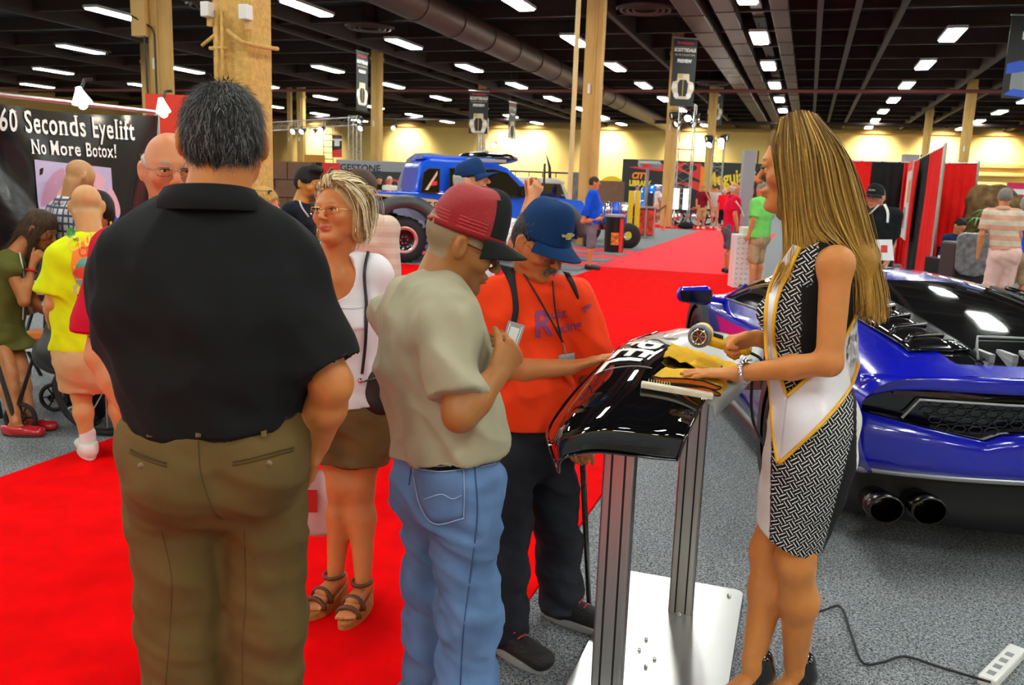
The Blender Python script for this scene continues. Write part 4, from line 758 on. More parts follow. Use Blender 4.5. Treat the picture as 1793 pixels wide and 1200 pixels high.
for e in (-1, 1):
    b = MB(); b.tube([(XR(.86*e)-.0, .885*e, .765), (XR(.78*e)+.0, .79*e, .83)], .011, 6); b.build('tail_light', REDL, LC); b = MB(); b.tube([(XR(.7)+.02, .74*e, .80), (XR(.5)+.02, .5*e, .81), (XR(.4)+.02, .38*e, .80)], .016, 6); b.build('tail_light_tube', mat('dark_red_lens', (.06, .005, .008), .1, coat=1), LC)
    fr = [(XR(.68)-.005, .70*e, .69), (XR(.62)-.005, .64*e, .775), (XR(.3)-.005, .3*e, .775), (XR(0)-.005, 0, .775)]; b = MB(); b.tube(fr, .007, 5); b.build('grille_frame', TRIMS, LC)
    for i, y in enumerate((.6, .78)):
        b = MB(); b.lathe([(.054, -.06), (.06, -.06), (.062, .0), (.05, .1), (.001, .1)], 22, Matrix.Translation((.02, y*e, .325)) @ Matrix.Rotation(math.pi/2, 4, 'Y') @ Matrix.Scale(1.25, 4, (0, 1, 0))); b.build('exhaust_pipe', mat('dark_chrome', (.06, .055, .05), .25, 1), LC, smooth=True)
# hexagonal mesh of the grille
HEXM = mat('mesh_grey', (.018, .018, .02), .5)
for r_ in range(4):
    for c_ in range(-9, 10):
        y, z = c_*.066+(.033 if r_ % 2 else 0), .655+r_*.034
        if abs(y) > .62 or z < lowb(y)+.01 or abs(y) > .58 and z > .74: continue
        b = MB(); b.tube([(XR(y)+.015, y+.03*math.cos(a), z+.017*math.sin(a)) for a in np.linspace(0, 2*math.pi, 7)[:-1]], .0028, 4, closed=True); b.build('mesh_cell', HEXM, LC)
# louvre panels beside the rear glass
def surf(x, t):
    xs = ST; i = max(0, min(len(xs)-2, np.searchsorted(xs, x)-1)); f = (x-xs[i])/(xs[i+1]-xs[i]); P = [np.array(PR[xs[i]][k])*(1-f)+np.array(PR[xs[i+1]][k])*f for k in range(9)]
    k = min(7, int(t)); u = t-k; q = P[k]*(1-u)+P[k+1]*u; return V3(x, q[0], q[1])
for e in (-1, 1):
    E_ = V3(1, e, 1)
    b = MB(); b.grid([[(surf(x, t)+V3(0, 0, .006))*E_ for x in np.linspace(.3, 1.62, 12)] for t in np.linspace(5.2, 6.6, 5)]); b.build('louvre_panel', GLOSSK, LC, smooth=True, solid=.01)
    for x in np.linspace(.42, 1.5, 8):
        b = MB(); b.tube([(surf(x, 5.35)+V3(-.05, 0, .012))*E_, (surf(x, 5.7)+V3(.03, 0, .028))*E_, (surf(x+.02, 6.45)+V3(.03, 0, .026))*E_], .013, 6); b.build('louvre_slat', GLOSSK, LC, smooth=True)
    b = MB(); b.tube([(surf(x, 6.62)+V3(0, 0, .01))*E_ for x in np.linspace(.2, 1.62, 8)], .008, 6); b.build('glass_trim', CARBON, LC)
    # mirror
    mp = V3(3.0, 1.07*e, .83); b = MB(); b.tube([(3.12, .80*e, .78), (3.05, .95*e, .80)], .022, 7); b.build('mirror_stalk', BLUEP, LC); mh = blob('mirror_housing', [tub(mp+V3(.03, -.09*e, 0), mp+V3(.05, .08*e, .0), (.075, .055), (.06, .045), (0, 0, 1), .03)], .012, BLUEP, LC)
    b = MB(); b.add([(2.955, 1.17*e, .79), (2.955, 1.19*e, .87), (2.95, .95*e, .885), (2.95, .95*e, .785)], [(0, 1, 2, 3)]); b.build('mirror_glass', GLASSB, mh, solid=.01)
    # side skirt, intake, pillars
    b = MB(); b.grid([[(x, y*e, z) for x in np.linspace(1.3, 3.15, 8)] for y, z in ((.86, .12), (.9, .14), (.9, .19), (.85, .22))]); b.build('side_skirt', CARBON, LC, smooth=True, solid=.01)
    b = MB(); b.add([(1.35, .945*e, .5), (1.95, .885*e, .36), (2.0, .885*e, .52), (1.45, .95*e, .72)], [(0, 1, 2, 3)]); b.build('side_intake', MATTK, LC, solid=.02)
    b = MB(); b.tube([(surf(x, 4.05)+V3(0, 0, .004))*E_ for x in np.linspace(1.9, 3.2, 9)], .007, 5); b.build('window_trim', TRIMS, LC); b = MB(); b.tube([(3.2, .79*e, .80), (2.95, .7*e, .93)], .012, 5); b.build('pillar', BLUEP, LC)
    for x in (.93, 3.55):
        b = MB(); b.lathe([(.30, -.16), (.39, -.16), (.40, .03), (.33, .03)], 32, Matrix.Translation((x, .945*e if x < 1 else .915*e, .36)) @ Matrix.Scale(e, 4, (0, 1, 0)), 'y'); b.build('wheel_arch', MATTK, LC, smooth=True)
        w1 = MB(); w1.lathe([(.22, -.25), (.31, -.25), (.335, -.22), (.34, -.05), (.325, .0), (.26, .012), (.25, .0), (.22, -.05)], 34, Matrix.Translation((x, .96*e if x < 1 else .925*e, .34)) @ Matrix.Scale(e, 4, (0, 1, 0)), 'y'); w_o = w1.build('tyre', TYRE, LC, smooth=True)
        w1 = MB(); w1.lathe([(.001, .0), (.05, .0), (.06, -.03), (.24, -.04), (.25, .0), (.262, .01)], 34, Matrix.Translation((x, .955*e if x < 1 else .92*e, .34)) @ Matrix.Scale(e, 4, (0, 1, 0)), 'y'); w1.build('rim', CARBON, w_o, smooth=True)
        for s_ in range(5): a = s_*2*math.pi/5; w1 = MB(); w1.tube([(x+.04*math.cos(a), (.96 if x < 1 else .925)*e, .34+.04*math.sin(a)), (x+.245*math.cos(a+.12), (.955 if x < 1 else .92)*e, .34+.245*math.sin(a+.12))], .018, 5); w1.build('spoke', CARBON, w_o)
# engine seen under the rear glass: frame lines
b = MB(); b.tube([(.2, -.36, .94), (.34, -.3, .972), (.5, -.22, .992), (.5, .22, .992), (.34, .3, .972), (.2, .36, .94)], .006, 5); b.build('engine_cover_line', TRIMS, LC)
for y in np.linspace(-.3, .3, 7): b = MB(); b.box((.2, y-.012, .925), (.34, y+.012, .962)); b.build('engine_cover_rib', TRIMS, LC)
b = MB(); b.box((1.9, -.5, .7), (2.0, .5, .95)); b.build('seat_wall', MATTK, LC); b = MB(); b.tube([(2.75+.02*math.cos(a), .35+.17*math.cos(a), .8+.17*math.sin(a)) for a in np.linspace(0, 2*math.pi, 18)[:-1]], .015, 6, closed=True); b.build('steering_wheel', MATTK, LC)
# ---------------------------------------------------------------- pickup truck
TB = mat('truck_blue', (.008, .13, .95), .2, coat=1); FLARE = mat('grey_flare', (.06, .065, .07), .5); tw = ground(707, 460)
TK = thing('pickup_truck', 'bright blue off-road pickup truck with cream and black side stripe', 'truck', (tw[0], tw[1]+.0, 0), rz=cy+.3)
def arch(x, r, z=.5, n=14): return [(x+r*math.cos(a), z+r*math.sin(a)) for a in np.linspace(math.pi, 0, n)]
side = [(-1.15, .62), (-.66, .62)]+arch(0, .62, .5)+[(.62, .5), (2.4, .48)]+arch(3.02, .6, .5)+[(3.65, .6), (3.78, .6), (3.8, 1.1), (3.7, 1.3), (2.7, 1.38), (-1.2, 1.36), (-1.22, .9)]
RX = Matrix.Rotation(math.pi/2, 4, 'X')
b = MB(); b.prism(side, -1.95, .0, RX); b.build('body', TB, TK, bevel=.04, fix=True)
b = MB(); b.prism([(.22, 1.36), (.3, 1.9), (.5, 2.03), (1.75, 2.02), (2.1, 1.9), (2.75, 1.36)], -1.85, -.1, RX); b.build('cab', TB, TK, bevel=.05, fix=True)
for pts, nm in (([(.3, 1.37), (.35, 1.75), (.45, 1.83), (.66, 1.83), (.66, 1.37)], 'rear_quarter_window'), ([(1.3, 1.37), (1.3, 1.84), (1.75, 1.86), (2.02, 1.8), (2.45, 1.4), (2.4, 1.34)], 'front_window'), ([(.86, 1.37), (.86, 1.85), (1.2, 1.85), (1.2, 1.37)], 'middle_window')):
    b = MB(); b.prism(pts, .065, .085, RX); wo = b.build(nm, GLASSB, TK); b = MB(); b.tube([(x, -.09, z) for x, z in pts], .014, 5, closed=True); b.build('window_seal', MATTK, wo)
b = MB(); b.prism([(.38, 1.42), (.44, 1.42), (.62, 1.72), (.62, 1.8)], .086, .09, RX); b.build('window_sticker', PCREAM, TK); b = MB(); b.prism([(.5, 1.5), (.62, 1.52), (.62, 1.6), (.52, 1.58)], .086, .091, RX); b.build('window_sticker', PRED, TK)
b = MB(); b.box((.4, .3, 2.02), (1.9, 1.6, 2.09)); b.build('roof_top', TB, TK, bevel=.03); b = MB(); b.box((1.2, -.09, 2.0), (2.0, -.0, 2.06)); b.build('roof_rail', STEEL, TK); blob('roof_pod', [ell((1.9, .9, 2.1), (.65, .5, .13))], .05, GLOSSK, TK)
b = MB(); P = [[(r*math.cos(a), y, .48+r*math.sin(a)) for a in np.linspace(.12, math.pi-.05, 20)] for r, y in ((.6, .02), (.62, -.16), (.74, -.17), (.82, -.06), (.82, .01))]; b.grid(P); b.build('wheel_flare', FLARE, TK, smooth=True, solid=.02); b = MB(); b.grid([[(x+3.02, y, z) for x, y, z in r] for r in P]); b.build('wheel_flare', FLARE, TK, smooth=True, solid=.02)
for x in (0, 3.02):
    for y in (-.06, 1.75):
        w1 = MB(); w1.lathe([(.22, 0), (.27, -.02), (.39, -.02), (.435, .03), (.445, .1), (.435, .27), (.39, .3), (.24, .3)], 40, Matrix.Translation((x, y, .445)), 'y'); wo = w1.build('tyre', TYRE, TK, smooth=True)
        w1 = MB(); w1.lathe([(.001, .07), (.1, .06), (.2, .08), (.215, .02), (.23, .0)], 30, Matrix.Translation((x, y, .445)), 'y'); w1.build('rim', GLOSSK, wo, smooth=True); w1 = MB(); w1.lathe([(.2, .01), (.225, -.02), (.26, -.025), (.27, -.005)], 30, Matrix.Translation((x, y, .445)), 'y'); w1.build('beadlock_ring', mat('pink_silver', (.7, .42, .4), .3, .7), wo, smooth=True)
        for i in range(6): a = i*math.pi/3; w1 = MB(); w1.lathe([(.001, -.0), (.018, .01), (.018, .05)], 8, Matrix.Translation((x+.07*math.cos(a), y+.045, .445+.07*math.sin(a))), 'y'); w1.build('wheel_nut', CHROME, wo)
        for i in range(22): a = i*2*math.pi/22; w1 = MB(); w1.cbox((0, .15, .45), (.05, .3, .02), Matrix.Translation((x, y, .445)) @ Matrix.Rotation(a, 4, 'Y')); w1.build('tread_block', TYRE, wo)
b = MB(); b.prism([(-1.1, 1.31), (-1.0, 1.2), (-.6, 1.2), (-.2, 1.17), (.15, 1.16), (.6, 1.1), (1.5, .98), (1.5, 1.06), (.6, 1.22), (-.2, 1.3)], .002, .012, RX); b.build('black_stripe', GLOSSK, TK); b = MB(); b.prism([(-1.0, 1.33), (-.2, 1.31), (.6, 1.24), (1.6, 1.08), (1.6, .96), (.9, 1.02), (.5, 1.12), (-.1, 1.24)], .004, .015, RX); b.build('cream_stripe', mat('cream_vinyl', rgb(220, 196, 150), .4), TK)
def tside(s_, x, z, size, m_, **k): lettering(s_, size, m_, TK, Matrix.Translation((x, -.02, z)) @ Matrix.Rotation(math.pi/2, 4, 'X'), **k)
tside('GET DIRTY', .62, 1.135, .14, GLOSSK, bold=.003); tside('baja', -.85, 1.06, .24, mat('cream_vinyl', rgb(220, 196, 150)), shear=.3, bold=.004)
b = MB(); b.box((-1.3, .1, .6), (-1.18, 1.85, .8)); b.build('rear_bumper', FLARE, TK, bevel=.02); b = MB(); b.box((3.76, .1, .6), (3.9, 1.85, .9)); b.build('front_bumper', FLARE, TK, bevel=.02); b = MB(); b.box((3.77, .3, .95), (3.82, 1.65, 1.22)); b.build('front_grille', MATTK, TK)
for y in (.15, 1.6): b = MB(); b.box((3.74, y, .98), (3.82, y+.2, 1.2)); b.build('headlight', CHROME, TK, bevel=.02)
b = MB(); b.box((2.3, -.22, 1.35), (2.42, -.02, 1.55)); b.build('door_mirror', GLOSSK, TK, bevel=.02); b = MB(); b.box((1.32, -.02, 1.12), (1.5, .0, 1.16)); b.build('door_handle', CHROME, TK)
# ---------------------------------------------------------------- white four-by-four behind
q = at(950, 400, 25.0); SV = thing('off_road_vehicle', 'white four-wheel drive with a black roof rack behind the truck', 'car', (q[0], q[1], 0), rz=cy); SW = mat('white_paint', (.7, .72, .72), .2, coat=1)
b = MB(); b.prism([(-1.9, .5), (2.0, .5), (2.05, 1.0), (.75, 1.12), (-1.95, 1.12)], -1.7, 0, RX); b.build('body', SW, SV, bevel=.04, fix=True)
b = MB(); b.prism([(-1.9, 1.1), (.8, 1.1), (.5, 1.68), (-1.8, 1.7)], -1.62, -.06, RX); b.build('cabin_glass', GLASSB, SV, fix=True); b = MB(); b.prism([(-1.88, 1.66), (.55, 1.62), (.58, 1.7), (.3, 1.78), (-1.85, 1.8)], -1.68, 0, RX); b.build('roof', SW, SV, bevel=.03, fix=True)
for x in (-1.85, -.6, .62): b = MB(); b.tube([(x+(.1 if x > 0 else 0), -.03, 1.1), (x-.15*(x > 0), -.05, 1.68)], .035, 5); b.build('pillar', SW, SV)
rk = MB(); rk.tube([(-1.7, .05, 1.95), (.75, .05, 1.95), (.75, 1.6, 1.95), (-1.7, 1.6, 1.95)], .018, 5, closed=True); rk.build('roof_rack', BLACKP, SV)
for x in np.linspace(-1.6, .7, 7): b = MB(); b.tube([(x, .05, 1.8), (x, .05, 1.95), (x, 1.6, 1.95)], .014, 5); b.build('rack_bar', BLACKP, SV)
for x in (-1.2, 1.3): w1 = MB(); w1.lathe([(.001, 0), (.2, 0), (.37, -.02), (.39, .05), (.39, .25), (.3, .27)], 26, Matrix.Translation((x, -.04, .39)), 'y'); w1.build('wheel', TYRE, SV, smooth=True)
q = at(968, 300, 22.5); b = MB(); b.tube([(0, 0, 1.3), (-.05, 0, 2.1), (-.16, 0, 2.45)], [.05, .045, .01], 8); SNK = b.build('snorkel', BLACKP, SV, loc=(.2, .6, 0))
# ================================================================ demonstration stand
PIANO = mat('piano_black', (.004, .004, .005), .035, coat=1, spec=.7); FWHITE = mat('white_fender_paint', (.78, .78, .78), .12, coat=.6); PLATE = mat('polished_plate', (.74, .74, .72), .3, 1, bump=.05, bscale=14)
DS = thing('display_stand', 'aluminium stand of two slotted posts on a polished base plate', 'stand', (-.36, 2.8, 0))
def rrect(x0, y0, x1, y1, r, n=6):
    o = []
    for cx_, cy_, a in ((x1-r, y1-r, 0), (x0+r, y1-r, 90), (x0+r, y0+r, 180), (x1-r, y0+r, 270)): o += [(cx_+r*math.cos(math.radians(a+90*i/n)), cy_+r*math.sin(math.radians(a+90*i/n))) for i in range(n+1)]
    return o
b = MB(); b.prism(rrect(-.245, -.62, .255, .65, .04), .004, .016); b.build('base_plate', PLATE, DS, bevel=.002)
for (x, y) in ((-.085, -.42), (.035, .375)):
    b = MB(); b.prism(rrect(x-.045, y-.032, x+.045, y+.032, .006, 2), .016, .97); po = b.build('post', ALU, DS)
    for (dx, dy) in ((-.018, -.0325), (.02, -.0325)): b = MB(); b.box((x+dx-.003, y+dy-.001, .02), (x+dx+.003, y+dy+.004, .965)); b.build('slot', MATTK, po)
    for dy in (-.012, .014): b = MB(); b.box((x-.0455, y+dy-.003, .02), (x-.042, y+dy+.003, .965)); b.build('slot', MATTK, po); b = MB(); b.box((x+.042, y+dy-.003, .02), (x+.0455, y+dy+.003, .965)); b.build('slot', MATTK, po)
    b = MB(); b.lathe([(.001, .012), (.008, .008), (.009, 0)], 10, Matrix.Translation((x-.0, y-.045, .018))); b.build('bolt', CHROME, po, smooth=True)
    b = MB(); b.box((x-.04, y-.03, .97), (x+.04, y+.03, .995)); b.build('top_bracket', ALU, po)
for (x, y) in ((.2, .57), (-.05, .1), (-.12, -.02), (-.02, -.08), (-.1, -.13), (-.06, .02), (.0, -.02)): b = MB(); b.lathe([(.001, .012), (.006, .009), (.007, 0)], 10, Matrix.Translation((x, y, .016))); b.build('screw', CHROME, DS, smooth=True)
FR = [[(978,828,2.42),(985,803,2.38),(1040,792,2.38),(1100,797,2.38),(1150,803,2.38),(1187,806,2.38)],
[(962,780,2.45),(985,765,2.36),(1040,755,2.33),(1110,758,2.33),(1165,765,2.33),(1200,768,2.34)],
[(962,748,2.6),(998,718,2.45),(1060,706,2.4),(1120,704,2.4),(1180,708,2.4),(1226,716,2.42)],
[(1003,690,2.75),(1038,664,2.62),(1085,652,2.58),(1130,652,2.57),(1185,668,2.57),(1245,690,2.57)],
[(1055,637,2.95),(1080,615,2.85),(1110,610,2.82),(1150,614,2.8),(1200,628,2.77),(1285,655,2.75)],
[(1095,603,3.15),(1105,598,3.1),(1140,590,3.07),(1180,588,3.05),(1230,600,3.0),(1310,620,2.95)],
[(1150,582,3.4),(1160,581,3.35),(1175,578,3.33),(1200,575,3.3),(1260,582,3.25),(1325,600,3.2)]]
FB = V3(-.4, 2.7, 0); CP = [[at(*q)-FB for q in r] for r in FR]
FD = thing('car_fender', 'glossy black and white demo car fender lettered XPEL on the stand', 'fender', FB)
def refine(CP, n):   # smooth both ways with splines
    rows_ = [spline(r, n) for r in CP]; cols = [spline([r[i] for r in rows_], n) for i in range(n+1)]; return [[cols[j][i] for j in range(n+1)] for i in range(n+1)]
GRID = refine(CP, 30)
wl = 21.5   # rows beyond this carry the white film
b = MB(); b.grid(GRID); b.mi = [1 if i+.25*(j-18)/6 > wl and j >= 3 else 0 for i in range(30) for j in range(30)]
skin_ = b.build('fender_skin', [PIANO, FWHITE], FD, smooth=True, solid=.006)
b = MB(); b.tube([GRID[i][30] for i in range(31)], .005, 6); b.build('right_edge', PIANO, FD, smooth=True); b = MB(); b.tube(GRID[0], .0045, 6); b.build('near_edge', PIANO, FD, smooth=True); b = MB(); b.tube([GRID[i][0] for i in range(31)], .005, 6); b.build('left_edge', PIANO, FD, smooth=True)
fl0 = [GRID[i][30] for i in range(12, 30)]; b = MB(); b.grid([[p for p in fl0], [p+V3(.025, 0, -.012) for p in fl0], [p+V3(.03, .0, -.05) for p in fl0]]); b.build('inner_flange', mat('grey_primer', (.4, .42, .4), .5), FD, smooth=True, solid=.004)
b = MB(); b.tube([GRID[16][j]+V3(0, 0, .001) for j in range(6, 20)], .0012, 4); b.build('film_edge', mat('film_line', (.5, .45, .4), .3), FD)
fbv = bvh_of(skin_)
def ondrop(x, y, off=.006, z0=1.6):
    h = fbv[0].ray_cast(Vector((x-FB[0], y-FB[1], z0)), Vector((0, 0, -1))); return np.array(h[0])+FB+V3(0, 0, off) if h[0] else V3(x, y, 1.05)
def letters_on(txt, cx_, cy_, size, m_, ang, sx=1.0, name='lettering'):
    me = text_mesh(txt, size, bold=.004, sx=sx); bm = bmesh.new(); bm.from_mesh(me); bmesh.ops.subdivide_edges(bm, edges=[e for e in bm.edges if e.calc_length() > .02], cuts=2); bmesh.ops.triangulate(bm, faces=bm.faces[:]); bm.to_mesh(me); bm.free()
    for v in me.vertices:
        x, y = v.co.x, v.co.y; p = ondrop(cx_+x*math.cos(ang)-y*math.sin(ang), cy_+x*math.sin(ang)+y*math.cos(ang)); v.co = Vector(p-FB)
    return link(name, me, m_, FD)
letters_on('PEL', -.495, 2.69, .165, WHT, math.radians(-97), 1.35); letters_on('X', -.455, 2.93, .165, mat('print_tan', (.2, .15, .07), .4), math.radians(-95), 1.35)
# brush with wooden handle
pa, pc = at(1123, 668, 2.46), at(1250, 703, 2.44); pa, pc = ondrop(pa[0], pa[1], .012), ondrop(pc[0]-.004, pc[1], .02); d_ = nrm(pc-pa); sd = nrm(np.cross(V3(0, 0, 1), d_)); upv = np.cross(d_, sd)
BR = thing('wire_brush', 'pale wooden handled brush lying on the black fender', 'brush', pa); L_ = np.linalg.norm(pc-pa); b = MB(); M = frame((0, 0, 0), d_, sd, upv); b.box((0, -.016, -.008), (L_, .016, .008), M); b.build('handle', mat('pale_wood', (.68, .6, .45), .5, var=.1, vscale=30, stretch=(1, 6, 6)), BR, bevel=.003); b = MB(); b.lathe([(.001, .0), (.003, .0005)], 8, M@Matrix.Translation((L_-.015, 0, .0085))); b.build('hole', MATTK, BR)
for i in range(9):
    for j in range(2): b = MB(); b.tube([M@Vector((.02+i*.0075, .014+j*.006, .0)), M@Vector((.021+i*.0075, .024+j*.012, .011))], .0015, 4); b.build('bristle_tuft', mat('brass_bristle', (.45, .38, .08), .5), BR)
# cloths
def cloth_fold(pos, d, w_, l_, n, label, cols):
    o = thing('microfibre_cloth', label, 'cloth', pos); d = nrm(d); s_ = nrm(np.cross(V3(0, 0, 1), d)); u = np.cross(d, s_); z = 0
    for i in range(n):
        th = .017; e0 = [(math.cos(a), math.sin(a)) for a in np.linspace(0, 2*math.pi, 25)[:-1]]; el = lambda f, sc: [d*f+s_*math.copysign(abs(c_)**.5, c_)*w_/2*sc+u*(z+th/2+math.copysign(abs(n_)**.8, n_)*th/2*sc+.004*math.sin(c_*5+i)) for c_, n_ in e0]
        b = MB(); R1, R2 = el(-l_/2, .97), el(l_/2, 1.0); b.grid([R1+R1[:1], el(-l_*.2, 1)+el(-l_*.2, 1)[:1], R2+R2[:1]]); k0 = len(b.v); b.add(R1, [tuple(range(24))]); b.build('fold', cols[i % len(cols)], o, smooth=True)
        b = MB(); b.add(el(l_/2*.97, .95), [tuple(range(24))]); b.build('fold_inside', OC, o); b = MB(); b.tube(R2, .0024, 5, closed=True); b.build('black_hem', MATTK, o); z += th+.002
    return o
YC = fabric('yellow_microfibre', (.85, .5, .03), bump=.6, bscale=300); OC = fabric('orange_microfibre', (.8, .16, .01), bump=.6, bscale=300)
c1 = at(1210, 672, 2.55); c1 = ondrop(c1[0], c1[1], .006); cloth_fold(c1, (-.12, -1, -.06), .2, .12, 2, 'stack of yellow and orange folded cloths under the woman\'s left hand', [YC, YC])
c2 = at(1240, 632, 2.74); c2 = ondrop(c2[0], c2[1], .005); o = thing('microfibre_cloth', 'crumpled yellow cloth with black lettering under the heat gun', 'cloth', c2); b = MB(); P = []
for i in range(16):
    r = []
    for j in range(12): x, y = c2[0]+(i/15-.5)*.26, c2[1]+(j/11-.5)*.15; p = ondrop(x, y, .006+.012*abs(math.sin(i*1.1+j*.7))); r.append(p-c2)
    P.append(r)
b.grid(P); b.build('cloth_sheet', YC, o, smooth=True, solid=.003); b = MB(); b.tube([P[10][j]+V3(0, 0, .006) for j in range(3, 7)], .003, 5); b.build('printed_mark', MATTK, o); b = MB(); b.tube([P[13][j]+V3(0, 0, .006) for j in range(4, 9)], .002, 5); b.build('printed_mark', MATTK, o)
# heat gun: barrel points to the camera left, grip runs to the woman's right hand
g0, g1 = at(1226, 588, 2.68), at(1300, 612, 2.64); HG = thing('heat_gun', 'yellow heat gun with a grey ring and silver nozzle held by the woman', 'heat gun', g0)
dn = nrm(V3(*(CC-g0))*1.0+CR*-.25+V3(0, 0, -.25)); M = frame((0, 0, 0), nrm(np.cross(V3(0, 0, 1), dn)), np.cross(dn, nrm(np.cross(V3(0, 0, 1), dn))), dn); YG = mat('tool_yellow', (.85, .48, .01), .35)
b = MB(); b.lathe([(.001, -.11), (.03, -.105), (.036, -.07), (.0355, -.02), (.036, .01), (.033, .03), (.028, .03)], 24, M); b.build('housing', YG, HG, smooth=True); b = MB(); b.lathe([(.036, .0), (.0375, .005), (.0345, .034), (.027, .036), (.026, .02)], 24, M); b.build('grey_ring', mat('tool_grey', (.2, .21, .22), .4), HG, smooth=True); b = MB(); b.lathe([(.024, .0), (.0245, .055), (.02, .055), (.018, .0)], 22, M); nz = b.build('nozzle', CHROME, HG, smooth=True)
b = MB(); b.lathe([(.001, .02), (.018, .02)], 16, M); b.build('element', mat('hot_core', (.12, .09, .08), .4, .6), nz)
for i in range(6): a = i*math.pi/3; b = MB(); b.tube([M@Vector((.004*math.cos(a), .004*math.sin(a), .03)), M@Vector((.018*math.cos(a), .018*math.sin(a), .03))], .0015, 4); b.build('element_fin', CHROME, nz)
gr = g1-g0; gl = np.linalg.norm(gr); gd = gr/gl; blob('grip', [tub(gd*.02+V3(0, 0, -.004), gd*(gl+.012), (.019, .016), (.0165, .019), V3(0, 0, 1), .01)], .004, YG, HG); b = MB(); b.cbox((0, 0, 0), (.03, .008, .012), frame(gd*.055+V3(0, 0, .016)-CF*.006, gd, np.cross(V3(0, 0, 1), gd), V3(0, 0, 1))); b.build('switch', MATTK, HG)
ce = gd*(gl+.01); gp = spline([ce, ce+gd*.05+V3(0, .0, -.015), at(1318, 660, 2.66)-g0, at(1318, 735, 2.72)-g0, at(1345, 800, 2.85)-g0, at(1360, 900, 3.0)-g0, ground(1400, 1000, .012)-g0, ground(1425, 1068, .012)-g0, ground(1470, 1062, .012)-g0, ground(1490, 1110, .012)-g0, ground(1510, 1160, .012)-g0, ground(1545, 1160, .012)-g0, ground(1585, 1150, .012)-g0, ground(1650, 1170, .012)-g0, ground(1735, 1195, .03)-g0], 90)
gp = [V3(q[0], q[1], max(q[2], .008-g0[2])) for q in gp]; b = MB(); b.tube(gp, .0048, 7); b.build('power_cord', MATTK, HG, smooth=True)
pp = ground(1752, 1178); PS = thing('power_strip', 'white power strip on the grey carpet at the lower right corner', 'power strip', pp, rz=math.radians(62)); b = MB(); b.box((-.15, -.03, .002), (.17, .03, .04)); b.build('strip_body', WHITEP, PS, bevel=.008)
for i in range(4): b = MB(); b.box((-.12+i*.06, -.012, .04), (-.09+i*.06, .012, .0415)); b.build('socket', PGREY, PS)
b = MB(); b.tube(spline([(.17, 0, .02), (.25, -.05, .008), (.4, -.2, .008), (.6, -.4, .008)]), .005, 6); b.build('supply_cord', WHITEP, PS)
# ================================================================ people
SKIN = mat('skin', rough=.48, attr='Col', sss=.12, var=.05, vscale=30, bump=.06, bscale=400, spec=.4)
HAIRM = mat('hair', rough=.6, attr='Col', spec=.22, var=.12, vscale=90)
EYEW = mat('eye_white', (.8, .78, .74), .15); IRIS = mat('iris', (.06, .035, .02), .1)
METALG = mat('gold_wire', (.75, .55, .25), .25, 1); METALD = mat('dark_wire', (.05, .05, .05), .3, .8); METALS = mat('silver_wire', (.75, .75, .75), .2, 1)
LENSD = mat('dark_lens', (.02, .015, .01), .05, coat=1); LENSC = mat('clear_lens', (1, 1, 1), .02, trans=1, alpha=.12)
BLACKLEATHER = mat('black_leather', (.012, .012, .013), .38, bump=.15, bscale=90)
def rotm(axis, deg): return np.array(Matrix.Rotation(math.radians(deg), 3, Vector(axis)))
def hframe(face, yaw=0, pitch=0, roll=0):
    "columns right, forward, up; yaw to the person's right, pitch up positive"
    a = math.radians(face+yaw); f = V3(math.sin(a), math.cos(a), 0); r = V3(math.cos(a), -math.sin(a), 0)
    R = np.stack([r, f, V3(0, 0, 1)], 1); return rotm(r, pitch) @ rotm(f, roll) @ R
def head_prims(c, R, s, neck, detail=True, nose=1.0, jaw=1.0, fat=1.0, k=1):
    def P(x, y, z): return c+R@(V3(x, y, z)*s)
    def E(x, y, z, a, b, d, k=.015, op='+'): return ell(P(x, y, z), V3(a, b, d)*s, R, k*s, op)
    L = [cone(neck, P(0, -.028, -.05), .062*fat*s, .055*fat*s, .03),
         E(0, -.012, .032, .075, .095, .084), tub(P(0, .022, .0), P(0, .047, -.088*jaw), (.064*s*fat, .06*s), (.038*s*fat, .034*s), R[:, 0], .03*s),
         E(0, .07, -.098*jaw, .022*fat, .018, .016)]
    for e in (-1, 1): L.append(tub(P(.05*e*fat, .0, -.03), P(.045*e*fat, .012, -.062*jaw), (.02*s, .03*s), (.016*s, .02*s), R[:, 0], .03*s))
    if detail:
        for e in (-1, 1): L += [E(.043*e, .056, -.022, .024, .026, .024, .02), E(.031*e, .097, .004, .019, .013, .012, .014, '-'), E(.031*e, .0795, .0115, .0165, .0135, .0075, .004), E(.031*e, .0785, -.0045, .0155, .0125, .0065, .004)]
        L += [E(0, .075, .026, .048, .018, .012), cone(P(0, .084, .012), P(0, .098+.012*nose, -.026), .008*s*nose, .011*s*nose, .012*s)]
        for e in (-1, 1): L.append(E(.0115*e*nose, .098, -.031, .0085*nose, .011, .0075, .006))
        L += [E(0, .083, -.056, .025, .014, .009, .01), E(0, .086, -.0575, .025, .0115, .0045, .004), E(0, .084, -.068, .022, .012, .006, .005), E(0, .1, -.0625, .025, .012, .0014, .003, '-')]
    else: L.append(cone(P(0, .086, .012), P(0, .108, -.026), .009*s, .012*s, .012*s))
    for e in (-1, 1):
        Re = R@rotm((0, 0, 1), 22*e)@rotm((1, 0, 0), 8)
        L.append(ell(P(.083*e, -.012, -.002), V3(.011, .02, .033)*s, Re, .008*s))
        if detail: L.append(ell(P(.094*e, -.006, .002), V3(.008, .011, .018)*s, Re, .005*s, '-'))
    return L
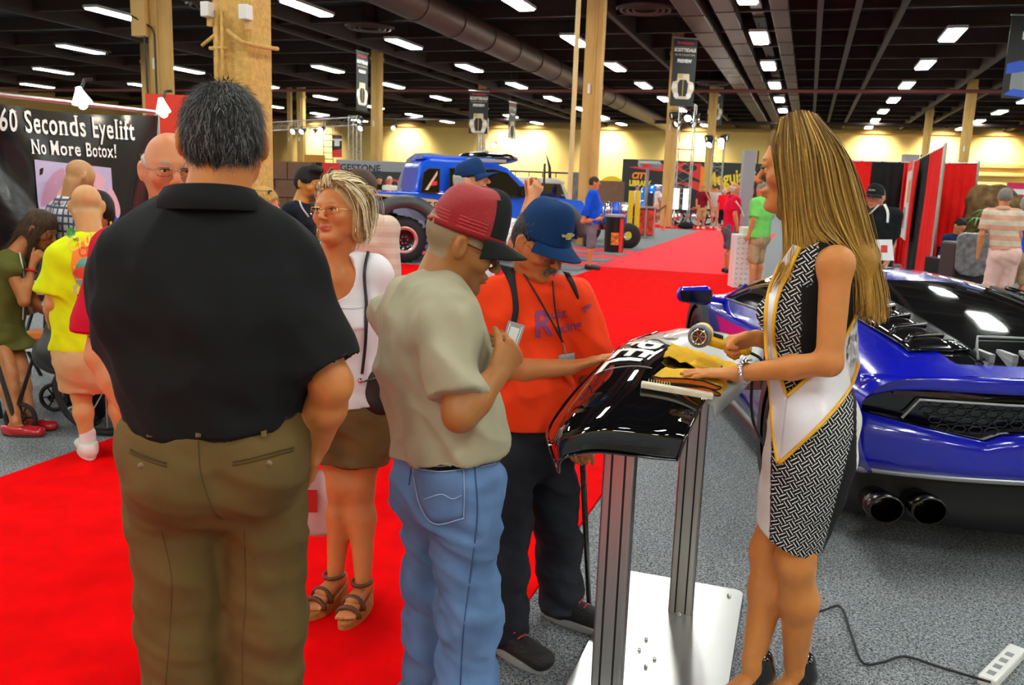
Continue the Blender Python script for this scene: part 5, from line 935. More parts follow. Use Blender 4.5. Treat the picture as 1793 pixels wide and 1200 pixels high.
def face_paint(c, R, s, lips=None, brow=None, cheek=None, stubble=None, cap=None, browy=0):
    def P(x, y, z): return c+R@(V3(x, y, z)*s)
    o = []
    if cheek:
        for e in (-1, 1): o.append((P(.045*e, .07, -.03), V3(.03, .04, .028)*s, cheek, .9, R))
        o.append((P(0, .108, -.026), V3(.02, .02, .02)*s, cheek, .8, R))
    if stubble: o.append((P(0, .06, -.085), V3(.065, .06, .04)*s, stubble, .5, R))
    if lips: o.append((P(0, .094, -.0625), V3(.026, .024, .0105)*s, lips, .4, R))
    if brow:
        for e in (-1, 1): o.append((P(.032*e, .092, .027+browy), V3(.022, .022, .0055)*s, brow, .5, R))
    if cap:
        def fn(vs, col):
            q = (vs-c)@R/s; m_ = (q[:, 2] > -.045) & (q[:, 1] < .045+.25*np.clip(q[:, 2]-.02, 0, .2)) & (np.abs(q).max(1) < .14) & ~((np.abs(q[:, 0]) > .074) & (q[:, 1] > -.04) & (q[:, 2] < .035))
            m_ &= (q[:, 1] < -.035) | (q[:, 2] > .012)
            if cap[1] is not None: m_ &= q[:, 2] < cap[1]
            col[m_, :3] = cap[0]
        o.append(fn)
    return o
def eyes(root, c, R, s, iris=(.06, .035, .02)):
    im = mat('iris_%02d%02d' % (iris[0]*99, iris[2]*99), iris, .1)
    for e in (-1, 1):
        b = MB(); pr = [(.0118*math.sin(a), .0118*math.cos(a)) for a in np.linspace(0.001, 2.2, 12)]; b.lathe(pr, 14, axis='y'); n = len(b.f)
        b.mi = [1 if i < 14*2 else 0 for i in range(n)]; M = frame(c+R@(V3(.031*e, .0768, .0035)*s), R[:, 0]*s, R[:, 1]*s, R[:, 2]*s)
        me = b.mesh('eye'); me.transform(M); link('eye', me, [EYEW, im], root, smooth=True)
        # upper lid and lashes
        b = MB(); b.tube([c+R@(V3(.031*e+.0135*math.cos(a), .0835+.0105*math.sin(a)*.55+.0025, .005+.003*math.sin(a))*s) for a in np.linspace(.1, 3.04, 9)], .0014*s, 5); b.build('eyelash', mat('lash', (.02, .012, .01), .6), root)
def hand_prims(wr, d, n, right, s=1.0, curl=(15, 15, 15, 15), thumb=(35, 10), spread=4, k=.006):
    d = nrm(d); n = np.asarray(n, float); n = nrm(n-d*(n@d)); t = np.cross(d, n)*(1 if right else -1); L = []
    wr = np.asarray(wr, float)
    L.append(tub(wr-d*.01*s, wr+d*.03*s, (.026*s, .02*s), (.034*s, .016*s), t, .012)); L.append(tub(wr+d*.03*s, wr+d*.08*s, (.036*s, .0155*s), (.041*s, .0135*s), t, .012))
    for i, (o, ln, r) in enumerate(((.031, .074, .0088), (.0105, .082, .009), (-.0105, .076, .0087), (-.031, .06, .0078))):
        p = wr+d*(.086-.004*abs(i-1))*s+t*o*s; a = curl[i]; dd = nrm(d+t*math.radians((1.5-i)*spread))
        ang = 0
        for j, fr in enumerate((.45, .3, .25)):
            ang += a*(1, 1.15, .8)[j]; v = dd*math.cos(math.radians(ang))+n*math.sin(math.radians(ang)); q = p+v*ln*fr*s
            L.append(cone(p, q, r*(1, .95, .88)[j]*s, r*(.95, .88, .78)[j]*s, k*s*(1.6 if j == 0 else .6))); p = q
    p = wr+d*.02*s+t*.024*s+n*.006*s; sp, cu = thumb; v = nrm(d*math.cos(math.radians(sp))+t*math.sin(math.radians(sp))+n*.25); q = p+v*.045*s
    L.append(cone(p, q, .0135*s, .011*s, .01)); v2 = nrm(v+n*math.tan(math.radians(min(cu, 80)))*.8+d*.25); q2 = q+v2*.03*s; L.append(cone(q, q2, .0108*s, .0098*s, .004)); L.append(cone(q2, q2+nrm(v2+n*math.radians(cu)*.5)*.024*s, .0098*s, .008*s, .003))
    return L
def shoe(root, an, dirv, um, sm, L=.28, vox=.007, sole=.026, w=.048, hi=.08, lace=None, name='shoe'):
    d = nrm(V3(dirv[0], dirv[1], 0)); t = V3(d[1], -d[0], 0); o = V3(an[0], an[1], 0); h0 = o-d*.065; h1 = o+d*(L-.1)
    U = [tub(h0+V3(0, 0, sole+.03), h0+d*.06+V3(0, 0, sole+.03), (w*.72, .045), (w*.8, .045), t, .02), tub(h0+d*.05+V3(0, 0, sole+.028), h1+V3(0, 0, sole+.016), (w*.85, .05), (w, .034), t, .03),
         cone(o+V3(0, 0, sole+.02), o-d*.012+V3(0, 0, hi+.02), .044, .043, .03), cut(V3(0, 0, hi+.02), (0, 0, 1)), cut(V3(0, 0, sole*.7), (0, 0, -1))]
    s_ = blob(name, U, vox, um, root)
    out = []
    for a in np.linspace(0, 2*math.pi, 25)[:-1]:
        c_, n_ = math.cos(a), math.sin(a); wd = w*(.86+.2*max(0, c_)) + .004; q = (h0+h1)/2+d*c_*(L/2+.004)+t*n_*wd*(1-.12*c_*c_) ; out.append((q[0], q[1]))
    b = MB(); b.prism(out, .0, sole); b.build('sole', sm, s_, bevel=.006)
    if lace is not None:
        b = MB()
        for i in range(4):
            q = o+d*(.055+.022*i)+V3(0, 0, sole+.083-.0125*i); b.tube([q-t*.022, q+t*.002+V3(0, 0, .004), q+t*.022], .0035, 5)
        b.build('laces', lace, s_)
    return s_
def strands(name, src, root, m, n, ln, wid, flow, lift=.35, cols=((.02, .02, .02),), keep=None, jit=.3, seed=1):
    rs = np.random.RandomState(seed); me = src.data; P = np.array([p.center[:] for p in me.polygons]); N = np.array([p.normal[:] for p in me.polygons])
    if keep is not None: k_ = keep(P); P, N = P[k_], N[k_]
    i = rs.randint(0, len(P), n); p = P[i]+rs.normal(0, .003, (n, 3)); nn = N[i]; fl = flow(p) if callable(flow) else np.tile(np.asarray(flow, float), (n, 1))
    fl = fl-nn*(fl*nn).sum(1)[:, None]; fl /= np.maximum(np.linalg.norm(fl, axis=1), 1e-6)[:, None]; fl = fl+rs.normal(0, jit, (n, 3))
    l = ln*rs.uniform(.6, 1.2, n)[:, None]; q = p+(fl+nn*lift)*l*.5; r = q+(fl+nn*lift*.3)*l*.5; sd = np.cross(fl, nn); sd /= np.maximum(np.linalg.norm(sd, axis=1), 1e-6)[:, None]; sd *= wid/2
    vs = np.stack([p-sd, p+sd, q+sd, q-sd, r+sd*.3, r-sd*.3], 1).reshape(-1, 3); b = np.arange(n)[:, None]*6
    qs = np.concatenate([b+[0, 1, 2, 3], b+[3, 2, 4, 5]]); mm = np_mesh(name, vs, qs); c = np.array(cols)[rs.randint(0, len(cols), n)]*rs.uniform(.7, 1.3, (n, 1)); c = np.repeat(np.concatenate([c, np.ones((n, 1))], 1), 6, 0)
    mm.color_attributes.new('Col', 'FLOAT_COLOR', 'POINT').data.foreach_set('color', c.ravel().astype(np.float32)); return link(name, mm, m, root)
def locks(name, guides, root, m, n, wid, cols, jit=.006, seed=1, seg=14, tipfade=None):
    "long hair: ribbons interpolated between neighbouring guide curves"
    rs = np.random.RandomState(seed); G_ = [np.array(spline(g, seg)) for g in guides]; k = len(G_)-1; V = []; Q = []; C_ = []
    for i in range(n):
        u = rs.uniform(0, k); a = int(u); f = u-a; base = G_[a]*(1-f)+G_[min(a+1, k)]*f; off = rs.normal(0, jit, 3); ph = rs.uniform(0, 6.3); e = rs.uniform(.86, 1.0); T = np.linspace(0, 1, seg+1)
        p = base+off*(.4+.9*T)[:, None]+np.stack([np.sin(T*9+ph), np.cos(T*7+ph), T*0], 1)*.0025; c1 = np.array(cols[rs.randint(len(cols))])*rs.uniform(.75, 1.25)
        if e < 1: p = p[:max(3, int(len(p)*e))]
        d = np.gradient(p, axis=0); s_ = np.cross(d, off+1e-4+V3(.001, .002, 0)); s_ /= np.maximum(np.linalg.norm(s_, axis=1), 1e-9)[:, None]; w_ = wid*rs.uniform(.6, 1.4)*np.linspace(1, .35, len(p))[:, None]
        o = len(V); 
        for j in range(len(p)): V += [p[j]-s_[j]*w_[j]/2, p[j]+s_[j]*w_[j]/2]; cc = c1 if tipfade is None else c1*(1-T[j]**1.3)+np.array(tipfade)*rs.uniform(.8, 1.2)*T[j]**1.3; C_ += [[*cc, 1]]*2
        Q += [(o+2*j, o+2*j+1, o+2*j+3, o+2*j+2) for j in range(len(p)-1)]
    mm = np_mesh(name, np.array(V), np.array(Q)); mm.color_attributes.new('Col', 'FLOAT_COLOR', 'POINT').data.foreach_set('color', np.array(C_, np.float32).ravel()); return link(name, mm, m, root)
def hair_shell(c, R, s, kind='short', th=1.0):
    def P(x, y, z): return c+R@(V3(x, y, z)*s)
    def E(x, y, z, a, b, d, k=.015, op='+'): return ell(P(x, y, z), V3(a, b, d)*s, R, k*s, op)
    t = .006*th
    if kind == 'short':
        return [E(0, -.014, .034, .077+t, .096+t, .086+t), E(0, -.045, -.005, .066+t, .058+t, .055+t, .03), cut(P(0, 0, -.046), -R[:, 2]), E(0, .125, -.035, .1, .085, .085, .02, '-'), E(.105, .012, -.035, .045, .045, .05, .01, '-'), E(-.105, .012, -.035, .045, .045, .05, .01, '-')]
    if kind == 'full':
        return [E(0, -.016, .036, .08+t, .1+t, .09+t), E(0, -.05, -.02, .075+t, .06+t, .075+t, .03), E(0, .13, -.04, .075, .085, .09, .02, '-')]
    if kind == 'fringe':
        return [E(0, -.014, .03, .077+t, .096+t, .084+t), E(0, -.05, -.02, .068+t, .055+t, .055+t, .03), cut(P(0, 0, .035), R[:, 2]*.9+R[:, 1]*.25), cut(P(0, 0, -.055), -R[:, 2]), cut(P(0, .03, 0), R[:, 1])]
def cap_on(root, c, R, s, mats, visor=True, tall=1.0, panel=None, tilt=0, brim=1.0, curve=1.0, mesh=None, zoff=0):
    "baseball cap; mats = (crown, front, visor); panel = half angle of front panel"
    R2 = rotm(R[:, 0], tilt)@R; M = frame(c+R@(V3(0, -.004, .035+zoff)*s), R2[:, 0]*s, R2[:, 1]*s, R2[:, 2]*s)
    b = MB(); n, k = 36, 9; V = []
    for i in range(k+1):
        f = i/k; z = .092*tall*math.sin(f*math.pi/2)**.9-.008; r = math.cos(f*math.pi/2)**.62 if f < 1 else 0
        for j in range(n):
            a = 2*math.pi*j/n; fr = max(0, math.cos(a)); seam = 1-.012*abs(math.cos(3*a))*(f*(1-f)*4)
            V.append(((.083)*math.sin(a)*r*seam, (.103)*math.cos(a)*r*seam+.004, z+.014*fr*fr*math.sin(f*math.pi)*tall+.004*fr))
    FS = [(i*n+j, i*n+(j+1) % n, (i+1)*n+(j+1) % n, (i+1)*n+j) for i in range(k) for j in range(n)]
    b.add(V, FS)
    if panel: b.mi = [1 if abs((j+.5)/n*360-(360 if j > n/2 else 0)) < panel*(1-.25*i/k) else 0 for i in range(k) for j in range(n)]
    b.cur = 0; b.add([(.083*1.02*math.sin(2*math.pi*j/n)*q, .103*1.02*math.cos(2*math.pi*j/n)*q+.004, z) for q, z in ((.93, -.008), (1, -.012), (1.0, .004)) for j in range(n)], [(i*n+j, i*n+(j+1) % n, (i+1)*n+(j+1) % n, (i+1)*n+j) for i in range(2) for j in range(n)])
    me = b.mesh('cap'); me.transform(M); o = link('cap', me, list(mats[:2]), root, smooth=True)
    if visor:
        b = MB(); P = []
        for i in range(8):
            f = i/7; row = []
            for j in range(15):
                u = (j/14-.5)*2; a = u*1.12; r0 = V3(.086*math.sin(a), .105*math.cos(a)+.002, 0); ext = .075*brim*(1-abs(u)**2.6)*f
                row.append(r0+V3(u*.004*f, ext, -.022*curve*(u*u)*f*1.3-.012*f*curve-.004))
            P.append(row)
        b.grid(P); me = b.mesh('visor'); me.transform(M); v = link('visor', me, mats[2], o, smooth=True); q = v.modifiers.new('solid', 'SOLIDIFY'); q.thickness = .004; q.offset = 0
    b = MB(); b.lathe([(.0001, .004), (.006, .003), (.008, 0)], 10); me = b.mesh('cap_button'); me.transform(M@Matrix.Translation((0, .004, .086*tall))); link('cap_button', me, mats[0], o, smooth=True)
    return o, M
def glasses_on(root, c, R, s, wire, lens, w=.024, h=.016, drop=0, temple=True):
    def P(x, y, z): return c+R@(V3(x, y, z)*s)
    g = MB(); ls = []
    for e in (-1, 1):
        pts = [P(.032*e+w*math.copysign(abs(math.cos(a))**.6, math.cos(a)), .102-.012*abs((.032*e+w*math.cos(a))/.06)**2, drop+.002+h*math.copysign(abs(math.sin(a))**.6, math.sin(a))) for a in np.linspace(0, 2*math.pi, 17)[:-1]]
        g.tube(pts, .0013*s, 5, closed=True); ls.append(pts)
        if temple: g.tube([P(.058*e, .09, drop+.01), P(.074*e, .05, drop+.01), P(.08*e, -.01, drop+.014), P(.082*e, -.03, -.008)], .0016*s, 5)
    g.tube([P(-.009, .106, drop+.004), P(0, .112, drop+.007), P(.009, .106, drop+.004)], .0013*s, 5)
    o = g.build('glasses', wire, root)
    for pts in ls:
        b = MB(); b.add(pts, [tuple(range(len(pts)))]); b.build('lens', lens, o)
    return o
def person(label, base, face, h=1.75, g=1.0, vox=.012, skin=(.5, .25, .14), head=None, J=None, top=None, bottom=None, shoes=None, hair=None, hands=None, detail=False, paint=None, group=None, female=False, lean=0, belly=0, hs=1.0, extra_body=None, face_opts=None, cat='person', legs=True):
    base = V3(base[0], base[1], base[2] if len(base) > 2 else 0); root = thing('person', label, cat, base, group)
    a = math.radians(face); fw = V3(math.sin(a), math.cos(a), 0); rt = V3(math.cos(a), -math.sin(a), 0); up = V3(0, 0, 1); k = h/1.75
    J = {q: np.asarray(v, float)-base for q, v in (J or {}).items()}; hd = head or {}
    hip = J.get('hip', up*.525*h); shc = J.get('sh', up*.815*h+fw*lean); ax = nrm(shc-hip); sw = (.165 if not female else .145)*k*(.6+.4*g)
    rs = J.get('rs', rt)
    D_ = dict(shR=shc+rs*sw, shL=shc-rs*sw, hpR=hip+rt*.085*k*g-up*.02, hpL=hip-rt*.085*k*g-up*.02)
    for S, e in (('R', 1), ('L', -1)):
        J.setdefault('sh'+S, D_['sh'+S]); J.setdefault('hp'+S, D_['hp'+S])
        J.setdefault('an'+S, rt*.1*k*e+up*.085*k); J.setdefault('kn'+S, (J['hp'+S]+J['an'+S])/2+fw*.015+up*.03)
        J.setdefault('el'+S, J['sh'+S]+rt*e*.05*k-up*.27*k-fw*.02); J.setdefault('wr'+S, J['el'+S]+fw*.06*k-up*.24*k+rt*e*.005)
    neck = shc+ax*.035*k+up*.01; s = hs*k**.5; hc = J.get('head', shc+ax*.0+up*(.2*k+.015)+fw*.02); R = hframe(face, hd.get('yaw', 0), hd.get('pitch', 0), hd.get('roll', 0))
    fo = face_opts or {}
    B = head_prims(hc, R, s, neck-up*.02, detail, **fo)
    cw = .7 if female else 1; B += [tub(hip, (hip+shc)/2, (.13*k*g*cw, .09*k*g*cw), (.13*k*g*cw, .09*k*g*cw), rs, .04), tub((hip+shc)/2, shc-ax*.03, (.13*k*g*cw, .09*k*g*cw), (.13*k*g, .07*k*g), rs, .04)]
    af = (.82 if female else 1)*k
    for S, e in (('R', 1), ('L', -1)):
        cv = .8 if top and top.get('sleeve', .72) > 0 else 1; B += [cone(shc-ax*.01, J['sh'+S], .06*k*cv, .052*af*cv, .04), cone(J['sh'+S], J['el'+S], .053*af*g**.5*cv, .043*af*g**.4, .03), cone(J['el'+S], J['el'+S]*.62+J['wr'+S]*.38, .04*af*g**.4, .041*af*g**.4, .02), cone(J['el'+S]*.62+J['wr'+S]*.38, J['wr'+S], .041*af*g**.4, .027*af, .02)]
        hp = (hands or {}).get(S, {})
        d = np.asarray(hp.get('d', nrm(J['wr'+S]-J['el'+S])), float); n = hp.get('n', -rt*e+fw*.2)
        if hp.get('show', True): B += hand_prims(J['wr'+S], d, n, S == 'R', hp.get('s', 1.0)*(.9 if female else 1)*k, hp.get('curl', (22, 26, 28, 30)), hp.get('thumb', (32, 12)), hp.get('spread', 3), .006 if vox < .009 else .002)
        if legs:
            kn, an, hpj = J['kn'+S], J['an'+S], J['hp'+S]
            B += [cone(hpj, kn, .08*k*g**.7, .056*k*g**.4, .04), cone(kn, kn*.65+an*.35-fw*.012, .052*k, .054*k*(.9+.1*g), .03), cone(kn*.65+an*.35-fw*.012, an, .054*k*(.9+.1*g), .034*k, .03)]
            fd = J.get('ft'+S); fd = nrm(fd+base) if fd is not None else nrm(fw+rt*e*.2); J['fd'+S] = fd
            B += [tub(an-fd*.03-up*.045*k, an+fd*.09*k-up*.055*k, (.03*k, .03*k), (.034*k, .02*k), np.cross(fd, up), .03)] if an[2] < .16 else [tub(an-fd*.02-up*.03, an+fd*.1-up*(an[2]-.04), (.028, .026), (.034, .017), np.cross(fd, up), .03)]
    if extra_body: B += extra_body(J)
    P_ = face_paint(hc, R, s, **(paint or {}))
    body = blob('body', B, vox, SKIN, root, base=skin, paint=P_)
    out = dict(root=root, base=base, J=J, hc=hc, R=R, s=s, fw=fw, rt=rt, shc=shc, hip=hip, ax=ax, body=body, k=k)
    if detail: eyes(root, hc, R, s, fo.get('iris', (.06, .035, .02)) if fo else (.06, .035, .02))
    T = lambda t: hip+(shc-hip)*t
    if top:
        lo = top.get('loose', 1.0); G1 = g*lo*k; v2 = top.get('vox', vox); hem = top.get('hem', -.12)
        rings = top.get('rings') or ([(hem-.06, .178, .128), (0, .176, .126), (.3, .168, .122), (.6, .18, .128), (.82, .19, .125), (.96, .165, .092)] if not female else [(hem-.06, .178, .125), (0, .178, .124), (.3, .148, .108), (.55, .155, .115), (.75, .168, .118), (.95, .145, .085)])
        L = []; tr = []
        for (t0, x0, y0), (t1, x1, y1) in zip(rings, rings[1:]): tr.append(tub(T(t0), T(t1), (x0*G1, y0*G1), (x1*G1, y1*G1), rs, .025))
        if belly: tr.append(ell(T(.2)+fw*.07*k, V3(.15, .09+belly, .17)*k*g, np.stack([rt, fw, up], 1), .06))
        if female: 
            for e in (-1, 1): tr.append(ell(T(.66)+fw*.085*k+rt*e*.07, V3(.062, .055, .062)*k, np.stack([rt, fw, up], 1), .04))
        tr.append(cut(T(hem), hip-shc)); L.append(grp(tr, .0))
        nr = top.get('neck', .068)
        L.append(grp([tub(shc-ax*.03, neck-ax*.0+fw*.006, (.11*k, .075*k), (nr*k, nr*k), rs, .05), cut(neck+ax*.012, ax)], .05))
        for S in 'RL':
            sh, el, wr = J['sh'+S], J['el'+S], J['wr'+S]; L.append(cone(shc, sh, .075*k*lo, .069*k*lo*g**.5, .05)); sl = top.get('sleeve', .72)
            if sl <= 0: continue
            r0, r1 = .068*af*lo*g**.5, top.get('cuff', .072)*af*lo*g**.4
            if sl <= 1: e2 = sh+(el-sh)*(sl+.12); L.append(grp([cone(sh, e2, r0, r1, .0), cut(sh+(el-sh)*sl, el-sh)], .03))
            else:
                e2 = el+(wr-el)*(sl-1); q = .052*af*lo; L.append(grp([cone(sh, el, r0, q*1.05, .0), cone(el, e2+nrm(wr-el)*.03, q*1.05, q*.85, .02), cut(e2, wr-el)], .03))
        if top.get('scoop'): q = top['scoop']; L.append(ell(neck+fw*(.07*k)-up*q*.35, V3(.1*k, .085*k, q), np.stack([rt, fw, up], 1), .01, '-'))
        fa = top.get('fold', .006); out['top'] = blob(top.get('name', 'shirt'), L, v2, top['m'], root, fold=[(fa, (16, 16, 9), 1.0+face*.1), (fa*.5, (34, 34, 20), 2.0), (fa*1.5, (13, 13, 8), 4.0+face*.2, 'r')])
        if top.get('collar'):
            b = MB(); P = []
            for z, r in ((.0, 1.34), (.03, 1.12), (.052, 1.05), (.05, 1.16), (.004, 1.56)):
                P.append([neck+up*(z-.012*math.cos(t))-ax*.0+rs*math.sin(t)*nr*r*k*1.02+fw*(math.cos(t)*nr*r*k*1.02+.006) for t in np.linspace(.45, 2*math.pi-.45, 26)])
            b.grid(P); c_ = b.build('collar', top.get('cm', top['m']), root, smooth=True, solid=.004)
    if bottom:
        lo = bottom.get('loose', 1.0); L = []; v2 = bottom.get('vox', vox); cz = bottom.get('cuff', .03); wz = bottom.get('waist', .08); G1 = g*k
        pr = bottom.get('hips', (.17, .125))
        gp = [tub(T(-.22), T(0), (pr[0]*G1*.98, pr[1]*G1), (pr[0]*G1, pr[1]*G1), rt, .03), tub(T(0), T(wz+.05), (pr[0]*G1, pr[1]*G1), (pr[0]*G1*.96, pr[1]*G1*.96), rt, .03)]
        for e in (-1, 1): gp.append(ell(hip+rt*e*.075*G1-fw*.06*G1-up*.07, V3(.085, .08, .09)*G1, None, .05))
        gp.append(cut(T(wz), shc-hip)); L.append(grp(gp, 0))
        for S in 'RL':
            kn, an, hpj = J['kn'+S], J['an'+S], J['hp'+S]; r0, r1, r2 = bottom.get('r', (.102, .078, .068)); r0, r1, r2 = r0*k*lo*g**.6, r1*k*lo*g**.4, r2*k*lo
            if cz > kn[2]:
                t = (hpj[2]-cz)/(hpj[2]-kn[2]); e2 = hpj+(kn-hpj)*(t+.1); L.append(grp([cone(hpj, e2, r0, r0+(r1-r0)*t, 0), cut(hpj+(kn-hpj)*t, kn-hpj+V3(0, 0, -.3))], .03))
            else:
                L.append(grp([cone(hpj, kn, r0, r1, 0), cone(kn, an-up*(an[2]-cz+.02), r1, r2, .03), cut(V3(0, 0, cz), (0, 0, -1))], .03))
        fa = bottom.get('fold', .006); out['bot'] = blob(bottom.get('name', 'trousers'), L, v2, bottom['m'], root, fold=[(fa, (13, 13, 17), 3.3+face*.1), (fa*.5, (30, 30, 42), 1.5), (fa*1.5, (10, 10, 13), 2.2+face*.2, 'r')])
    if shoes:
        for S in 'RL': shoe(root, J['an'+S], J['fd'+S], shoes['m'], shoes.get('s', shoes['m']), L=shoes.get('L', .285)*k, vox=max(vox, .007), lace=shoes.get('lace'), hi=shoes.get('hi', .075)*k)
    if hair:
        hb = hair.get('prims') or []
        pr = hair_shell(hc, R, s, hair.get('kind', 'short'), hair.get('th', 1)) + [q(hc, R, s) if callable(q) else q for q in hb]
        o = blob('hair', pr, hair.get('vox', vox), HAIRM, root, base=hair['c'], fold=(hair.get('fold', .003), (60, 60, 40), 1)); out['hair'] = o
        if hair.get('strands'):
            n, ln, wd = hair['strands']; strands('hair_strands', o, o, HAIRM, n, ln, wd, hair.get('flow', (lambda p: (p-(hc+R@V3(0, -.02, .1)))*V3(1, 1, .6)+V3(0, 0, -.06))), hair.get('lift', .3), hair.get('cols', (hair['c'],)), jit=hair.get('jit', .25))
    return out
def belt(o, m, wz=.08, r=(.17, .125), g=1.0, bm=None, w=.036):
    T = o['hip']+(o['shc']-o['hip'])*wz; P = []
    for z in (-w/2, w/2): P.append([T+o['rt']*math.sin(t)*(r[0]*g*o['k']+.006)+o['fw']*math.cos(t)*(r[1]*g*o['k']+.006)+V3(0, 0, z) for t in np.linspace(0, 2*math.pi, 40)])
    b = MB(); b.grid(P); return b.build('belt', m, o['root'], smooth=True, solid=.004)
# ================================================================ the five people in front
def vp(x, y, base, off=0.0):
    "point on the upright plane through a person's base that faces the camera, off metres nearer"
    n = nrm(V3(base[0], base[1], 0)); d = CF+CR*(x-CXP)/F+CU*(CYP-y)/F; L = math.hypot(base[0], base[1])-off
    return CC+d*(L/(d@n))
def pxcast(bv, x, y, base, off=.004):
    d = nrm(CF+CR*(x-CXP)/F+CU*(CYP-y)/F); return cast(bv, CC-V3(base[0], base[1], 0), d, off)
def px_drape(bv, P, base, off=.004):
    "grid of pixels projected on to the person's own clothes"
    out = []; flat_ = []
    for i, r in enumerate(P):
        o = []
        for j, (x, y) in enumerate(r):
            h = pxcast(bv, x, y, base, off); o.append(h)
            if h is not None: flat_.append((x, y, np.linalg.norm(h-(CC-V3(base[0], base[1], 0)))))
        out.append(o)
    for i, r in enumerate(out):
        for j, h in enumerate(r):
            if h is None and not flat_: out[i][j] = vp(P[i][j][0], P[i][j][1], base, .16)-V3(base[0], base[1], 0)
            elif h is None:
                x, y = P[i][j]; q = min(flat_, key=lambda t: (t[0]-x)**2+(t[1]-y)**2); d = nrm(CF+CR*(x-CXP)/F+CU*(CYP-y)/F); out[i][j] = CC-V3(base[0], base[1], 0)+d*q[2]
    return out
def band(root, bv, A, B, base, m_, name, n=24, k=5, off=.005, th=.003):
    A = spline([V3(*p, 0) for p in A], n); B = spline([V3(*p, 0) for p in B], n)
    P = [[tuple((a*(1-t)+c*t)[:2]) for a, c in zip(A, B)] for t in np.linspace(0, 1, k)]
    G_ = px_drape(bv, P, base, off); b = MB(); b.grid(G_); o = b.build(name, m_, root, smooth=True); q = o.modifiers.new('solid', 'SOLIDIFY'); q.thickness = th; q.offset = 0; return o
def cord(root, bv, pts, base, m_, name, r=.003, off=.006, n=30):
    P = [[tuple(p[:2]) for p in spline([V3(*q, 0) for q in pts], n)]]; G_ = px_drape(bv, P, base, off)[0]; b = MB(); b.tube(G_, r, 6); return b.build(name, m_, root, smooth=True)
def print_on(root, bv, txt, x, y, size_px, base, m_, ang=0, sx=1.0, bold=.0, shear=0, name='lettering'):
    me = text_mesh(txt, 1.0, bold=bold, sx=sx, shear=shear); bm = bmesh.new(); bm.from_mesh(me); bmesh.ops.subdivide_edges(bm, edges=[e for e in bm.edges if e.calc_length() > .25], cuts=2); bmesh.ops.triangulate(bm, faces=bm.faces[:]); bm.to_mesh(me); bm.free()
    P = [[(x+size_px*(v.co.x*math.cos(ang)+v.co.y*math.sin(ang)), y+size_px*(v.co.x*math.sin(ang)-v.co.y*math.cos(ang))) for v in me.vertices]]; G_ = px_drape(bv, P, base, .005)[0]
    for v, p in zip(me.vertices, G_): v.co = Vector(p)
    return link(name, me, m_, root)
BLKPOLO = fabric('black_polo', (.006, .0065, .007), spec=.25); KHAKI = fabric('khaki_twill', rgb(102, 80, 42), var=.1, spec=.25); KHAKI2 = fabric('khaki_seam', rgb(84, 66, 34))
# ---- man in black polo, back to us
B1 = V3(-1.14, 1.54, 0)
J1 = dict(hip=vp(378, 752, B1), sh=vp(370, 414, B1), shR=vp(498, 476, B1, .0), shL=vp(240, 452, B1, .0), head=vp(392, 250, B1, -.04), elR=vp(580, 672, B1, .06), wrR=vp(556, 778, B1, -.04), elL=vp(225, 620, B1, -.12), wrL=vp(300, 640, B1, -.36), anR=B1+V3(.05, .035, .085), anL=B1+V3(-.1, -.06, .085))
o1 = person('man with his back turned in a black polo shirt and khaki trousers', B1, -35, 1.8, 1.1, .0065, rgb(206, 128, 66), dict(yaw=3, pitch=-2), J1,
    dict(m=BLKPOLO, sleeve=.86, hem=.04, loose=.96, cuff=.088, collar=True, neck=.074, vox=.008, fold=.009, rings=[(0, .16, .125), (.1, .17, .135), (.35, .188, .148), (.65, .21, .152), (.85, .2, .13), (.97, .16, .1)]),
    dict(m=KHAKI, waist=.07, hips=(.148, .118), r=(.094, .083, .08), fold=.006, vox=.009, cuff=.025), dict(m=BLACKLEATHER), dict(c=(.03, .029, .028), kind='short', th=.8, vox=.006, strands=(9000, .02, .0012), cols=((.015, .015, .015), (.04, .038, .036), (.16, .155, .15)), lift=.35, jit=.25), dict(L=dict(curl=(40, 45, 45, 45)), R=dict(curl=(10, 10, 10, 10))), False, None, hs=.97, face_opts=dict(fat=1.12))
bv = bvh_of(o1['bot']); belt(o1, BLACKLEATHER, .065, (.148, .118), 1.1)
for pts in ([(228, 790), (260, 804), (292, 814)], [(407, 812), (450, 803), (514, 786)]):
    for dy, m_ in ((-3, KHAKI2), (3, KHAKI2)): cord(o1['root'], bv, [(x, y+dy) for x, y in pts], B1, m_, 'pocket_welt', .0022, .001)
for x, y in ((247, 816), (471, 812)): p = pxcast(bv, x, y, B1, .0); b = MB(); b.lathe([(.0005, .004), (.006, .003), (.007, 0)], 12, frame(p, CR, CU, -CF)); b.build('button', mat('horn_button', (.2, .13, .06), .3), o1['root'], smooth=True)
cord(o1['root'], bv, [(347, 765), (352, 830), (372, 890), (388, 910)], B1, KHAKI2, 'back_seam', .0015, .0)
for x in (262, 347, 462): band(o1['root'], bvh_of(o1['bot']), [(x-5, 748), (x-5, 766)], [(x+5, 748), (x+5, 766)], B1, KHAKI, 'belt_loop', 3, 2, .012)
for a in ([(283, 930), (300, 1010), (298, 1100), (290, 1200)], [(428, 930), (430, 1050), (425, 1120), (425, 1200)]): cord(o1['root'], bv, a, B1, KHAKI2, 'trouser_crease', .0012, .0)
